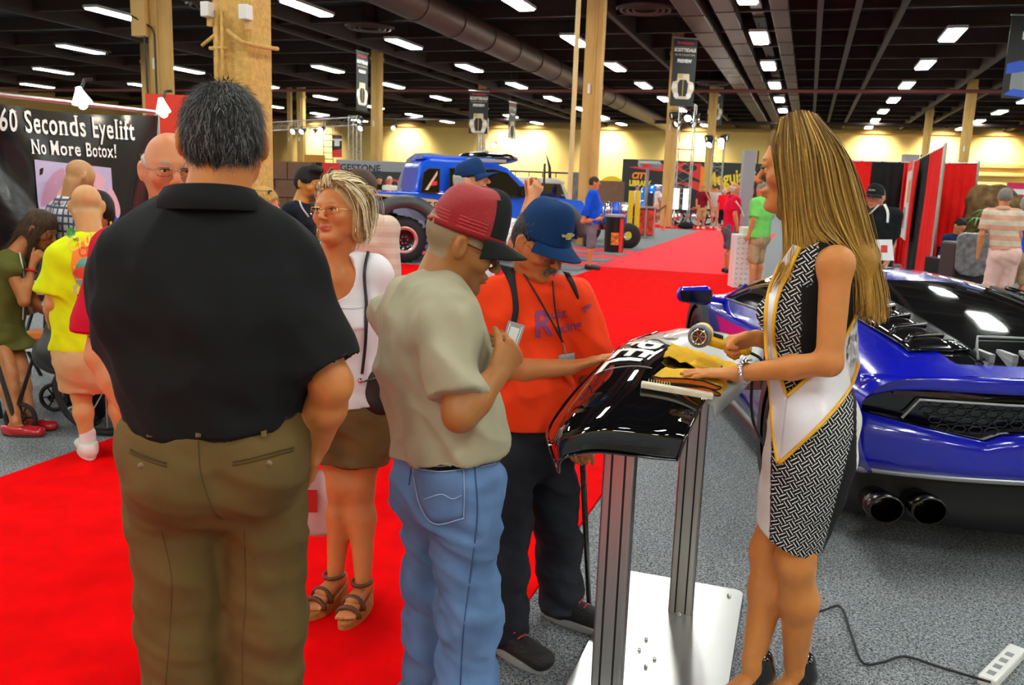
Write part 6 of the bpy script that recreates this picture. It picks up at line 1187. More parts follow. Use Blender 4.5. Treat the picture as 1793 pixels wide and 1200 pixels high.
# ---- man in grey T-shirt, jeans and red cap
GREYT = fabric('grey_cotton', rgb(168, 160, 134), var=.07)
def denim(name, col, v=.18):
    return mat(name, col, .85, var=v, vscale=5, bump=.2, bscale=700, spec=.15, stretch=(1, 1, .45))
JEAN = denim('blue_denim', rgb(98, 128, 172), .3); JEAN2 = denim('denim_seam', rgb(62, 88, 130)); STITCH = mat('pale_stitch', rgb(160, 175, 205), .8)
p_ = vp(786, 800, V3(-.80, 2.03, 0)); B2 = V3(p_[0], p_[1], 0)
J2 = dict(hip=vp(788, 812, B2), sh=vp(752, 545, B2), shR=vp(788, 572, B2, .15), shL=vp(700, 560, B2, -.14), head=vp(809, 430, B2, -.04), elR=vp(806, 726, B2, .25), wrR=vp(870, 658, B2, .2), elL=vp(790, 700, B2, -.26), wrL=vp(836, 645, B2, .0))
o2 = person('man in red and black trucker cap, grey T-shirt and blue jeans', B2, 36, 1.69, .96, .006, rgb(168, 108, 56), dict(yaw=28, pitch=-20), J2,
    dict(m=GREYT, sleeve=.8, hem=.1, loose=1.1, cuff=.07, vox=.0075, neck=.072, fold=.014, rings=[(0, .165, .13), (.12, .17, .135), (.4, .165, .13), (.7, .175, .135), (.88, .165, .12), (.98, .14, .09)]),
    dict(m=JEAN, waist=.13, hips=(.155, .125), r=(.103, .088, .086), fold=.012, vox=.0085, cuff=.02), dict(m=BLACKLEATHER), None,
    dict(R=dict(d=vp(908, 606, B2, .15)-vp(868, 660, B2, .2), n=V3(-.6, .6, .3), curl=(62, 66, 68, 70), thumb=(20, 40)), L=dict(d=vp(895, 622, B2, .08)-vp(836, 645, B2, .0), n=V3(.4, -.4, .6), curl=(48, 52, 55, 58), thumb=(20, 30))), True,
    dict(brow=(.05, .03, .02), cap=(rgb(150, 128, 96), .06), stubble=rgb(150, 96, 56)), hs=1.0, face_opts=dict(fat=.95))
REDMESH = mat('red_cap_mesh', (.42, .004, .01), .45, bump=.6, bscale=500); CAPK = fabric('cap_black', (.012, .014, .014))
cp, Mc = cap_on(o2['root'], o2['hc'], o2['R'], o2['s'], (REDMESH, CAPK, CAPK), tall=1.34, panel=62, tilt=2, brim=.92, zoff=.008, curve=1.3); 
for z in np.linspace(.004, .03, 4):
    for a0 in (1.2, 2.2, 3.3): b = MB(); b.tube([Mc@Vector((.0845*math.sin(a), .1045*math.cos(a)+.004, z)) for a in np.linspace(a0, a0+.75, 8)], .0012, 4); b.build('mesh_line', mat('red_thread', (.75, .08, .08), .5), cp)
b = MB(); b.tube([Mc@Vector((.0855*math.sin(a), .1055*math.cos(a)+.004, -.004)) for a in np.linspace(2.75, 3.55, 10)], .006, 6); b.build('snap_strap', REDMESH, cp)
glasses_on(o2['root'], o2['hc'], o2['R'], o2['s'], METALD, LENSD, .026, .02, -.002)
bv = bvh_of(o2['bot']); belt(o2, BLACKLEATHER, .12, (.155, .125), .97, w=.042)
band(o2['root'], bv, [(722, 820), (768, 826), (812, 822)], [(735, 880), (762, 918), (812, 908)], B2, JEAN, 'back_pocket', 14, 8, .004)
for pts in ([(722, 820), (768, 826), (812, 822)], [(722, 820), (735, 885), (762, 918), (812, 908)], [(812, 822), (813, 865), (812, 908)], [(728, 815), (768, 817), (822, 812)], [(742, 875), (772, 866), (792, 874), (808, 868)]): cord(o2['root'], bv, pts, B2, STITCH, 'stitching', .0014, .007)
for pts in ([(828, 770), (832, 830), (836, 900), (825, 1000), (812, 1100), (806, 1200)], [(720, 765), (722, 800), (716, 850)]): cord(o2['root'], bv, pts, B2, JEAN2, 'side_seam', .0022, .001)
band(o2['root'], bv, [(752, 776), (794, 777)], [(752, 787), (794, 787)], B2, mat('tan_leather', rgb(196, 142, 72), .6), 'leather_patch', 6, 3, .005)
for x in (722, 809): band(o2['root'], bv, [(x-4, 754), (x-4, 788)], [(x+4, 754), (x+4, 788)], B2, JEAN2, 'belt_loop', 4, 2, .012)
for pts in ([(842, 790), (860, 800), (868, 812)], [(842, 818), (868, 812)]): cord(o2['root'], bv, pts, B2, STITCH, 'front_pocket_edge', .0016, .004)
cd0, cd1 = vp(884, 628, B2, .12), vp(905, 566, B2, .12); cx_ = nrm(cd1-cd0); cs_ = nrm(CR*.9+CU*.25-cx_*((CR*.9+CU*.25)@cx_)); L_ = np.linalg.norm(cd1-cd0); o = thing('sample_card', 'grey sample card held by the man in the red cap', 'card', cd0); M = frame((0, 0, 0), cs_, cx_, np.cross(cs_, cx_))
b = MB(); b.box((-.021, -.03, -.001), (.021, L_, .001), M); b.build('card_sheet', mat('card_grey', (.34, .34, .34), .4), o); b = MB(); b.box((-.011, L_*.42, .001), (.011, L_*.88, .0016), M); b.build('white_window', WHT, o)
for x in (-.015, .015): b = MB(); b.box((x-.0012, 0, .001), (x+.0012, L_*.95, .0018), M); b.build('printed_line', WHT, o)
# ---- man in orange T-shirt and blue cap
ORANGE = fabric('orange_cotton', (.9, .05, .006), var=.05); DJEAN = denim('dark_denim', rgb(44, 46, 54), .45); NAVYC = fabric('navy_cotton', rgb(18, 52, 96), var=.12); PURP = mat('purple_print', rgb(128, 52, 110), .7); STRAPM = fabric('black_webbing', (.02, .022, .024))
B3 = V3(-.80, 2.93, 0)
J3 = dict(hip=vp(915, 742, B3), sh=vp(932, 520, B3), shR=vp(858, 530, B3, .08), shL=vp(1004, 522, B3, .02), head=vp(946, 426, B3, .08), elR=vp(862, 652, B3, .16), wrR=vp(1000, 643, B3, .14), elL=vp(1030, 640, B3, -.08), wrL=vp(1022, 760, B3, .02), anR=ground(880, 1098, .085), anL=ground(985, 1050, .085), ftR=nrm(ground(925, 1122)-ground(872, 1092)), ftL=nrm(ground(1040, 1072)-ground(975, 1052)))
o3 = person('man in orange T-shirt and navy cap leaning on the stand with a cane', B3, 124, 1.7, 1.1, .0065, rgb(190, 118, 66), dict(yaw=-6, pitch=-26), J3,
    dict(m=ORANGE, sleeve=.92, hem=.03, loose=1.05, cuff=.098, vox=.008, neck=.075, fold=.012), dict(m=DJEAN, waist=.1, r=(.108, .09, .088), fold=.011, vox=.009, cuff=.05), None,
    dict(c=(.03, .027, .026), kind='short', th=1.0, vox=.008, strands=(1500, .02, .0015), cols=((.02, .018, .016), (.1, .1, .1))),
    dict(R=dict(d=vp(1080, 618, B3, .13)-vp(1000, 643, B3, .14), n=V3(.15, 0, -1), curl=(4, 3, 3, 5), thumb=(38, 0), spread=2), L=dict(d=V3(.1, -.2, -1), curl=(50, 55, 55, 55))), True,
    dict(brow=(.05, .04, .035), lips=rgb(150, 78, 60), cheek=rgb(196, 110, 70)), belly=.035, face_opts=dict(fat=1.12, nose=1.15))
hc, R, s = o3['hc'], o3['R'], o3['s']; PH = lambda x, y, z: hc+R@(V3(x, y, z)*s)
mo = blob('moustache', [tub(PH(-.004*e, .1, -.046), PH(.03*e, .088, -.056), (.008*s, .007*s), (.006*s, .005*s), R[:, 2], .006) for e in (-1, 1)], .003, HAIRM, o3['root'], base=(.16, .12, .09), fold=(.0015, (250, 250, 250), 1)); strands('moustache_hair', mo, mo, HAIRM, 400, .012, .001, R[:, 2]*-1, .3, ((.3, .25, .2), (.06, .045, .035)))
cp3, M3 = cap_on(o3['root'], hc, R, s, (NAVYC, NAVYC, NAVYC), tall=1.4, tilt=2, zoff=.004, brim=1.05)
def bow(sc, y): return [(x*sc, z*sc) for x, z in ((-.03, .004), (-.0105, .004), (-.0105, .011), (.0125, .011), (.0125, .004), (.03, .004), (.027, -.005), (.0105, -.005), (.0105, -.012), (-.0125, -.012), (-.0125, -.005), (-.033, -.005))]
for sc, m_, yy in ((1.0, mat('emblem_silver', (.6, .6, .58), .35, .5), .0), (.78, mat('emblem_gold', (.55, .38, .05), .35, .4), .0012)):
    me = bpy.data.meshes.new('emblem'); pts = bow(sc, 0); me.from_pydata([M3@Vector((x, .1095*math.cos(x/.084)+.003+yy-.06*max(0, z+.012), z+.045)) for x, z in pts], [], [tuple(range(len(pts)))]); e_ = link('emblem', me, m_, cp3); q = e_.modifiers.new('s', 'SOLIDIFY'); q.thickness = .002; q.offset = 0
glasses_on(o3['root'], hc, R, s, METALG, LENSC, .024, .015, -.01)
bv = bvh_of(o3['top']); root = o3['root']
band(root, bv, [(872, 462), (893, 500), (898, 540), (892, 572)], [(900, 470), (904, 500), (908, 540), (903, 572)], B3, STRAPM, 'backpack_strap', 16, 4, .008, .006); band(root, bv, [(985, 475), (1000, 500), (1012, 525)], [(997, 478), (1008, 500), (1014, 522)], B3, STRAPM, 'backpack_strap', 10, 3, .006, .005)
for pts in ([(898, 450), (930, 500), (962, 555), (986, 600)], [(968, 492), (972, 540), (984, 598)]): cord(root, bv, pts, B3, mat('lanyard_black', (.012, .012, .013), .6), 'lanyard', .0032, .008)
cord(root, bv, [(986, 600), (990, 622)], B3, CHROME, 'lanyard_clip', .004, .01); band(root, bv, [(978, 622), (1006, 618)], [(978, 640), (1006, 636)], B3, PGREY, 'badge', 4, 4, .012)
print_on(root, bv, 'R', 950, 570, 66, B3, PURP, -.1, .8, .02, .1); print_on(root, bv, 'uiz', 978, 550, 24, B3, PURP, -.14, 1.0, .02); print_on(root, bv, 'acing', 996, 573, 24, B3, PURP, -.2, .95, .02); print_on(root, bv, 'R', 1027, 540, 28, B3, PURP, 1.0, .6, .01)
SNK = mat('black_mesh_shoe', (.012, .011, .012), .6, bump=.6, bscale=150); WSOLE = mat('grey_sole', (.35, .33, .32), .5); REDL2 = mat('red_lace', (.6, .02, .02), .6)
for S in 'RL': shoe(root, o3['J']['an'+S], o3['J']['fd'+S], SNK, WSOLE, .3, .007, .03, lace=REDL2, hi=.08)
belt(o3, BLACKLEATHER, .1, (.17, .125), 1.12)
c0, c1 = ground(1031, 1082), vp(1021, 770, B3, .02); o = thing('walking_cane', 'dark patterned walking cane beside the man in orange', 'cane', c0); b = MB(); b.tube([(0, 0, .03), c1-c0-V3(0, 0, .05)], [.0095, .0115], 10); b.build('shaft', mat('cane_pattern', (.02, .018, .016), .35, var=1.2, vscale=60), o, smooth=True); b = MB(); b.lathe([(.001, 0), (.019, .0), (.017, .035), (.011, .045)], 14); b.build('rubber_tip', TYRE, o, smooth=True); b = MB(); t_ = c1-c0-V3(0, 0, .05); b.tube(spline([t_, t_+V3(0, 0, .05), t_+V3(-.03, -.05, .075), t_+V3(-.04, -.09, .07)], 10), .013, 8); b.build('handle', MATTK, o, smooth=True)
# ---- blonde woman in white
WHITET = fabric('white_cotton', (.8, .78, .8), var=.04); OLIVES = fabric('olive_cotton', rgb(112, 92, 54), var=.12); WEDGE = mat('cork_wedge', rgb(176, 118, 56), .7, var=.2, vscale=60); BROWNL = mat('brown_leather', rgb(96, 54, 28), .5, bump=.2, bscale=120)
B4 = V3(-1.585, 2.84, 0)
J4 = dict(hip=vp(612, 722, B4), sh=vp(588, 482, B4), shR=vp(528, 498, B4, .03), shL=vp(652, 482, B4, .0), head=vp(592, 374, B4, .02), elL=vp(690, 600, B4, -.04), wrL=vp(680, 700, B4, .02), elR=vp(505, 620, B4, .0), wrR=vp(545, 720, B4, .1), knR=vp(597, 852, B4, .04), knL=vp(630, 856, B4, .06), anR=ground(588, 1000, .135), anL=ground(636, 1012, .135), ftR=nrm(ground(552, 1045)-ground(606, 1010)), ftL=nrm(ground(602, 1060)-ground(642, 1020)))
o4 = person('blonde older woman in white top and olive shorts looking up', B4, 168, 1.66, 1.0, .0065, rgb(204, 128, 72), dict(yaw=16, pitch=8, roll=4), J4,
    dict(m=WHITET, sleeve=.85, hem=.08, loose=1.1, cuff=.085, vox=.008, neck=.085, fold=.006, name='top', scoop=.11), dict(m=OLIVES, waist=.16, name='shorts', cuff=vp(620, 805, B4)[2], r=(.105, .092, .06), hips=(.175, .125), vox=.008, fold=.006), None,
    None, dict(L=dict(d=V3(-.05, -.1, -1), n=V3(.6, .3, 0), curl=(25, 28, 30, 32))), True, dict(lips=rgb(196, 84, 84), cheek=rgb(212, 134, 86), brow=rgb(160, 112, 66)), female=True, face_opts=dict(fat=1.06))
hc, R, s, root = o4['hc'], o4['R'], o4['s'], o4['root']; PH = lambda x, y, z: hc+R@(V3(x, y, z)*s); EH = lambda x, y, z, a, b_, c_, k=.02, op='+': ell(PH(x, y, z), V3(a, b_, c_)*s, R, k*s, op)
BL = rgb(188, 160, 108)
hb = blob('hair', [EH(0, -.02, .045, .088, .102, .09), EH(0, -.06, -.03, .088, .07, .085), EH(-.075, -.035, -.03, .034, .05, .08), EH(.075, -.035, -.03, .03, .05, .08), EH(0, .122, -.02, .084, .095, .125, .02, '-')], .006, HAIRM, root, base=BL, fold=(.006, (40, 40, 25), 2))
GL = []
for t in np.linspace(-1, 1, 11):
    x = .075*t; bk = -.05-.075*(1-abs(t)); GL.append([PH(x*.8, .072-.04*abs(t), .1-.04*abs(t)), PH(x*.95, .055-.03*abs(t), .135-.045*abs(t)), PH(x*1.4, bk*.55, .135-.05*abs(t)), PH(x*1.5, bk*1.15, .05), PH(x*1.5, bk*1.2, -.03), PH(x*1.35, bk*.95+.01, -.095-.02*(1-abs(t)))])
HB4 = (rgb(238, 222, 180), rgb(216, 194, 146), rgb(176, 148, 100), rgb(246, 236, 206), rgb(150, 122, 80))
locks('hair_locks', GL, hb, HAIRM, 900, .0055, HB4, .013, 3, 16)
locks('side_wave', [[PH(-.05, .065, .1), PH(-.085, .055, .075), PH(-.1, .02, .02), PH(-.098, .0, -.04), PH(-.09, -.03, -.1)], [PH(-.03, .07, .115), PH(-.08, .06, .1), PH(-.11, .0, .05), PH(-.11, -.03, -.03), PH(-.095, -.05, -.1)]], hb, HAIRM, 220, .006, HB4, .01, 5)
glasses_on(root, hc, R, s, METALG, LENSC, .025, .014, -.004)
for e in (-1, 1): b = MB(); c_ = PH(.083*e, -.008, -.07); b.tube([c_+R[:, 2]*.026*math.cos(a)+R[:, 1]*.02*math.sin(a) for a in np.linspace(0, 2*math.pi, 17)[:-1]], .0022, 6, closed=True); b.build('earring', METALG, root, smooth=True)
bv = bvh_of(o4['top'], o4['bot'])
band(root, bvh_of(o4['top']), [(598, 540), (640, 538)], [(598, 582), (638, 578)], B4, WHITET, 'chest_pocket', 8, 6, .004); cord(root, bvh_of(o4['top']), [(598, 540), (620, 541), (640, 538)], B4, mat('white_seam', (.5, .48, .5), .8), 'pocket_edge', .0016, .006)
bg = thing('shoulder_bag', 'small black leather shoulder bag hung on the blonde woman', 'bag', B4); bgc = vp(662, 675, B4, .1)-B4
blob('bag_body', [tub(bgc+V3(0, 0, -.075), bgc+V3(0, 0, .045), (.075, .038), (.062, .022), CR, .02)], .007, BLACKLEATHER, bg, fold=(.002, (40, 40, 40), 1)); b = MB(); b.tube([bgc+CR*x+V3(0, 0, .03-abs(x)*.3)-CF*.035 for x in np.linspace(-.05, .05, 9)], .004, 6); b.build('zip', CHROME, bg); b = MB(); b.lathe([(.001, .004), (.009, .003), (.01, 0)], 12, frame(bgc-CR*.06+V3(0, 0, .02)-CF*.04, CR, CU, -CF)); b.build('ring', CHROME, bg, smooth=True)
P = [[tuple(p[:2]) for p in spline([V3(x, y, 0) for x, y in ((645, 440), (638, 480), (642, 540), (640, 600), (634, 655))], 24)]]; G_ = px_drape(bvh_of(o4['top']), P, B4, .012)[0]; b = MB(); b.tube(G_, .006, 6); b.build('strap', BLACKLEATHER, bg, smooth=True)
for S in 'RL':   # wedge sandals
    an, fd = o4['J']['an'+S], o4['J']['fd'+S]; t = V3(fd[1], -fd[0], 0); g0 = V3(an[0], an[1], 0)
    out = []; 
    for a in np.linspace(0, 2*math.pi, 25)[:-1]: c_, n_ = math.cos(a), math.sin(a); q = g0+fd*(.055+c_*.125)+t*n_*.042*(1+.15*c_); out.append(q)
    b = MB(); n = len(out); top_ = [q+V3(0, 0, .075-.27*max(0, (q-g0)@fd-.0)) if (q-g0)@fd < .13 else q+V3(0, 0, .038) for q in out]; top_ = [V3(q[0], q[1], max(.036, q[2])) for q in top_]; b.add([tuple(q) for q in out]+[tuple(q) for q in top_], [tuple(range(n-1, -1, -1)), tuple(range(n, 2*n))]+[(i, (i+1) % n, n+(i+1) % n, n+i) for i in range(n)]); sh_ = b.build('sandal', WEDGE, root, bevel=.006)
    for f0, z, hgt in ((.085, .068, .026), (.125, .055, .02)): b = MB(); b.tube([g0+fd*f0+t*.042*math.cos(a)+V3(0, 0, z-.012+hgt*math.sin(a)*1.6) for a in np.linspace(-.1, math.pi+.1, 12)], .010, 7); b.build('strap', BROWNL, sh_, smooth=True)
    b = MB(); b.tube([V3(an[0], an[1], .125)+fd*.012+(fd*math.cos(a)*.042+t*math.sin(a)*.036) for a in np.linspace(0, 2*math.pi, 17)[:-1]], .007, 6, closed=True); b.build('ankle_strap', BROWNL, sh_, smooth=True)
    blob('foot', [tub(g0-fd*.03+V3(0, 0, .1), g0+fd*.11+V3(0, 0, .062), (.027, .026), (.033, .017), t, .02)]+[cone(g0+fd*.12+t*x+V3(0, 0, .056), g0+fd*(.165-abs(x-.02)*.5)+t*x*1.08+V3(0, 0, .048), .0085, .0075, .003) for x in (-.028, -.015, -.002, .011, .026)], .005, SKIN, root, base=rgb(214, 140, 86))
# ---- hostess in patterned dress with a sash
def dress_mat():
    M = bpy.data.materials.new('patterned_knit'); M.use_nodes = True; nt = M.node_tree; bs = nt.nodes['Principled BSDF']; N = nt.nodes.new; L = nt.links.new
    bs.inputs['Roughness'].default_value = .8; bs.inputs['Specular IOR Level'].default_value = .2; tc = N('ShaderNodeTexCoord'); sp = N('ShaderNodeSeparateXYZ'); L(tc.outputs['Object'], sp.inputs[0])
    def mth(op, a, c_=None, v=None):
        n = N('ShaderNodeMath'); n.operation = op; L(a, n.inputs[0]) if not isinstance(a, float) else setattr(n.inputs[0], 'default_value', a)
        if c_ is not None: L(c_, n.inputs[1])
        if v is not None: n.inputs[1].default_value = v
        return n.outputs[0]
    u0 = mth('ADD', sp.outputs[0], mth('MULTIPLY', sp.outputs[1], v=.25)); z0 = sp.outputs[2]; ang = math.radians(36); sc = 50.0
    a = mth('MULTIPLY', mth('ADD', mth('MULTIPLY', u0, v=math.cos(ang)), mth('MULTIPLY', z0, v=math.sin(ang))), v=sc); c_ = mth('MULTIPLY', mth('ADD', mth('MULTIPLY', u0, v=-math.sin(ang)*1.15), mth('MULTIPLY', z0, v=math.cos(ang))), v=sc)
    par = mth('MODULO', mth('ADD', mth('FLOOR', a), mth('ADD', mth('FLOOR', c_), v=1000.0)), v=2.0); par = mth('ABSOLUTE', par)
    fa = mth('ABSOLUTE', mth('SUBTRACT', mth('FRACT', mth('MULTIPLY', a, v=2.0)), v=.5)); fc = mth('ABSOLUTE', mth('SUBTRACT', mth('FRACT', mth('MULTIPLY', c_, v=2.0)), v=.5))
    la = mth('LESS_THAN', fa, v=.15); lc_ = mth('LESS_THAN', fc, v=.15); mx = N('ShaderNodeMix'); L(par, mx.inputs[0]); L(la, mx.inputs[2]); L(lc_, mx.inputs[3])
    at_ = N('ShaderNodeAttribute'); at_.attribute_name = 'Col'; cm = N('ShaderNodeMix'); cm.data_type = 'RGBA'; L(mx.outputs[0], cm.inputs[0]); cm.inputs[6].default_value = (.008, .008, .009, 1); cm.inputs[7].default_value = (.72, .72, .7, 1)
    pm = N('ShaderNodeMix'); pm.data_type = 'RGBA'; sx_ = N('ShaderNodeSeparateColor'); L(at_.outputs['Color'], sx_.inputs[0]); L(sx_.outputs[0], pm.inputs[0]); L(cm.outputs[2], pm.inputs[7])
    pb_ = N('ShaderNodeMix'); pb_.data_type = 'RGBA'; L(sx_.outputs[1], pb_.inputs[0]); pb_.inputs[6].default_value = (.008, .008, .009, 1); pb_.inputs[7].default_value = (.75, .72, .66, 1); L(pb_.outputs[2], pm.inputs[6]); L(pm.outputs[2], bs.inputs['Base Color']); return M
B5 = V3(.03, 2.6, 0)
J5 = dict(hip=vp(1428, 722, B5), sh=vp(1440, 455, B5), shL=vp(1464, 462, B5, .155), shR=vp(1424, 455, B5, -.14), head=vp(1396, 296, B5, .0), elL=vp(1452, 636, B5, .2), wrL=vp(1288, 655, B5, .1), elR=vp(1420, 620, B5, -.16), wrR=vp(1322, 592, B5, -.02), knL=vp(1392, 985, B5, .07), knR=vp(1346, 965, B5, -.06), anL=ground(1392, 1165, .175), anR=ground(1318, 1160, .175), ftL=V3(-.93, -.37, 0), ftR=V3(-.93, -.37, 0))
o5 = person('young woman in patterned dress and white sash using a heat gun', B5, -85, 1.74, .95, .006, rgb(208, 134, 70), dict(yaw=-8, pitch=-4), J5, None, None, None, None,
    dict(L=dict(d=vp(1175, 650, B5, .13)-vp(1288, 655, B5, .1), n=V3(-.1, 0, -1), curl=(3, 4, 4, 6), thumb=(25, 0), spread=2, s=1.02), R=dict(d=vp(1275, 604, B5, -.0)-vp(1322, 592, B5, -.02), n=V3(-.2, -.7, -.6), curl=(58, 60, 62, 60), thumb=(15, 35))), True,
    dict(lips=rgb(200, 92, 80), brow=rgb(90, 56, 30), cheek=rgb(214, 124, 78)), female=True, face_opts=dict(fat=.9, nose=.72), hs=1.02)
root = o5['root']; rt5, fw5 = o5['rt'], o5['fw']; hc, R, s = o5['hc'], o5['R'], o5['s']; PH = lambda x, y, z: hc+R@(V3(x, y, z)*s)
lv = [(425, 1400, 1500, .135), (470, 1372, 1503, .15), (520, 1350, 1502, .148), (560, 1344, 1494, .14), (625, 1352, 1480, .118), (670, 1350, 1488, .132), (735, 1348, 1507, .17), (800, 1338, 1500, .172), (860, 1330, 1480, .16), (950, 1320, 1442, .142)]
rg = []
for y, xf, xb, rx in lv: f_, k_ = vp(xf, y, B5)-B5, vp(xb, y, B5)-B5; rg.append(((f_+k_)/2, rx, np.linalg.norm(f_-k_)/2))
DL = [tub(a[0], c_[0], (a[1], a[2]), (c_[1], c_[2]), rt5, .012) for a, c_ in zip(rg[1:], rg[2:])]
DL += [cone(rg[1][0]-rt5*.09, o5['shL']-B5 if 'shL' in o5 else o5['J']['shL']+V3(0, 0, .012), .05, .038, .03)] if False else []
for S, e in (('L', -1), ('R', 1)): DL.append(tub(rg[1][0]+rt5*.085*e, o5['J']['sh'+S]*.75+o5['shc']*.25+V3(0, 0, .03), (.05, .055), (.028, .045), rt5, .04)); DL.append(ell(vp(1368, 545, B5)-B5+rt5*.065*e, V3(.06, .06, .062), None, .03))
hemc = vp(1380, 925, B5)-B5; fr_, bk_ = vp(1318, 900, B5)-B5, vp(1437, 962, B5)-B5; hn = np.cross(nrm(bk_-fr_), rt5); hn = hn if hn[2] < 0 else -hn; DL.append(cut(fr_*.5+bk_*.5, hn))
DL.append(ell(o5['shc']+V3(0, 0, .06)+fw5*.06, V3(.085, .1, .11), None, .02, '-'))
def dpaint(vs, c):   # red channel = pattern, green = white panel
    P = vs+B5-CC; z = P@CF; x = CXP+F*(P@CR)/z; y = CYP-F*(P@CU)/z; q = vs-rg[5][0]; lat = -(q@rt5); fwd = q@fw5
    pat = ((y > 690) & (x > 1354+(y-700)*-.02) & (x < 1494-np.clip(y-760, 0, 300)*.26)) | ((y <= 690) & (x < 1425-(y-430)*.16+8) & (y < 720)) | ((x > 1496) & (y < 560))
    pat = pat & ~((y > 500) & (y < 640) & (x > 1402))
    c[:, 0] = pat & (lat > -.2); c[:, 1] = ((y > 690) & (x < 1350-(y-800)*.02)) | ((x > 1500) & (y > 640))
    c[:, 2] = 0
dr = blob('dress', DL, .0055, dress_mat(), root, base=(0, 0, 0), paint=[dpaint], fold=(.0025, (18, 18, 26), 1))
bv = bvh_of(dr); SATIN = mat('white_satin', (.78, .76, .8), .28, sheen=.3, bump=.25, bscale=22); GOLD = mat('gold_piping', (.85, .45, .02), .45)
sash = thing('sash', 'white satin sash with gold edges worn over the patterned dress', 'sash', B5)
A1 = [(1388, 428), (1362, 470), (1344, 520), (1340, 580), (1344, 640), (1350, 700), (1354, 760), (1362, 812)]; A2 = [(1400, 432), (1384, 470), (1362, 520), (1354, 580), (1362, 640), (1376, 690), (1384, 745), (1370, 808)]
C1 = [(1378, 694), (1412, 664), (1446, 634), (1476, 596), (1500, 552)]; C2 = [(1364, 812), (1410, 770), (1452, 728), (1488, 680), (1504, 636)]
band(sash, bv, A1, A2, B5, SATIN, 'front_band', 40, 7, .010, .004); band(sash, bv, C1, C2, B5, SATIN, 'hip_band', 36, 12, .012, .004)
for pts in (A1, A2[:6], C1, C2): cord(sash, bv, pts, B5, GOLD, 'gold_edge', .0055, .015, 40)
for e in (-1, 1): b = MB(); b.tube([PH(.031*e+.015*math.cos(t), .0885+.008*math.sin(t), .0035+.004*math.sin(t)) for t in np.linspace(.0, 3.14, 9)], .0024*s, 5); b.build('mascara', mat('lash', (.02, .012, .01), .6), root)
# watch, necklace, shoes
wr = o5['J']['wrL']; wd = nrm(o5['J']['elL']-wr); u1 = nrm(np.cross(wd, V3(0, 0, 1))); u2 = np.cross(wd, u1); wat = thing('wrist_watch', 'silver wrist watch on the woman\'s left wrist', 'watch', wr+B5)
b = MB(); b.tube([wd*.03+u1*math.cos(a)*.029+u2*math.sin(a)*.027 for a in np.linspace(0, 2*math.pi, 25)[:-1]], .0075, 8, closed=True); b.build('bracelet', mat('silver_links', (.75, .75, .78), .25, 1, bump=.5, bscale=220), wat, smooth=True); b = MB(); b.lathe([(.001, .005), (.015, .005), (.017, .0)], 18, frame(wd*.03+V3(0, 0, 1)*.032, u1, wd, V3(0, 0, 1))); b.build('dial', CHROME, wat, smooth=True)
cord(root, bvh_of(o5['body']), [(1432, 398), (1425, 412), (1414, 420), (1398, 424)], B5, METALG, 'necklace', .0012, .002, 12); b = MB(); b.tube([PH(-.084, -.01, -.04)+R[:, 2]*.012*math.cos(a)+R[:, 1]*.012*math.sin(a) for a in np.linspace(0, 2*math.pi, 13)[:-1]], .0015, 5, closed=True); b.build('earring', METALS, root)
for S in 'RL':
    an, fd = o5['J']['an'+S], o5['J']['fd'+S]; t = V3(fd[1], -fd[0], 0); g0 = V3(an[0], an[1], 0)
    hs_ = blob('high_heel', [cone(g0-fd*.045+V3(0, 0, .14), g0-fd*.05+V3(0, 0, .0), .026, .008, .0), cone(g0-fd*.03+V3(0, 0, .145), g0-fd*.028+V3(0, 0, .185), .034, .036, .03), tub(g0-fd*.03+V3(0, 0, .13), g0+fd*.1+V3(0, 0, .03), (.034, .02), (.04, .014), t, .02), tub(g0+fd*.1+V3(0, 0, .026), g0+fd*.17+V3(0, 0, .02), (.04, .022), (.014, .014), t, .02), ell(g0+fd*.03+V3(0, 0, .18), V3(.055, .055, .045), None, .01, '-'), cut(V3(0, 0, .0), (0, 0, -1))], .0055, mat('black_patent', (.008, .008, .009), .15, coat=.8), root)
HB_ = rgb(116, 80, 32); hpr = [ell(PH(0, -.01, .042), V3(.083, .098, .086)*s, R, .02), ell(PH(0, -.06, -.03), V3(.078, .05, .09)*s, R, .03), ell(PH(0, .142, -.02), V3(.085, .09, .13)*s, R, .02, '-')]
q0 = PH(0, -.09, -.06); q1 = vp(1512, 450, B5, -.02)-B5; q2 = vp(1522, 545, B5, -.02)-B5; hpr += [tub(q0, q1, (.085, .045), (.09, .035), rt5, .04), tub(q1, q2, (.09, .034), (.085, .018), rt5, .04)]
for e in (-1, 1): hpr.append(tub(PH(.07*e, .0, .03), PH(.074*e, .015, -.13), (.016, .055), (.014, .04), R[:, 0], .03))
hb = blob('hair', hpr, .007, HAIRM, root, base=HB_, fold=(.004, (50, 50, 10), 1), paint=[(vp(1515, 500, B5)-B5, V3(.3, .3, .24), rgb(176, 130, 54), .8)])
gd_ = [[(1366, 214, .04), (1358, 262, .085), (1368, 330, .092), (1376, 400, .085), (1374, 465, .085), (1352, 515, .1)], [(1382, 203, .04), (1384, 262, .095), (1392, 340, .1), (1398, 410, .09), (1392, 470, .1), (1372, 498, .12)], [(1396, 198, .035), (1410, 262, .1), (1420, 340, .105), (1430, 400, .1), (1462, 432, .13), (1500, 470, .06), (1510, 560, .05)], [(1410, 198, .03), (1440, 262, .095), (1456, 340, .09), (1478, 410, .07), (1505, 480, .04), (1508, 578, .04)], [(1422, 202, .02), (1468, 270, .075), (1490, 345, .065), (1512, 430, .04), (1528, 510, .03), (1526, 575, .03)], [(1428, 204, .0), (1482, 280, .03), (1508, 360, .03), (1526, 440, .02), (1540, 520, .01), (1543, 568, .01)], [(1425, 204, -.03), (1480, 290, -.05), (1505, 370, -.05), (1524, 450, -.06), (1540, 520, -.06), (1540, 568, -.06)]]
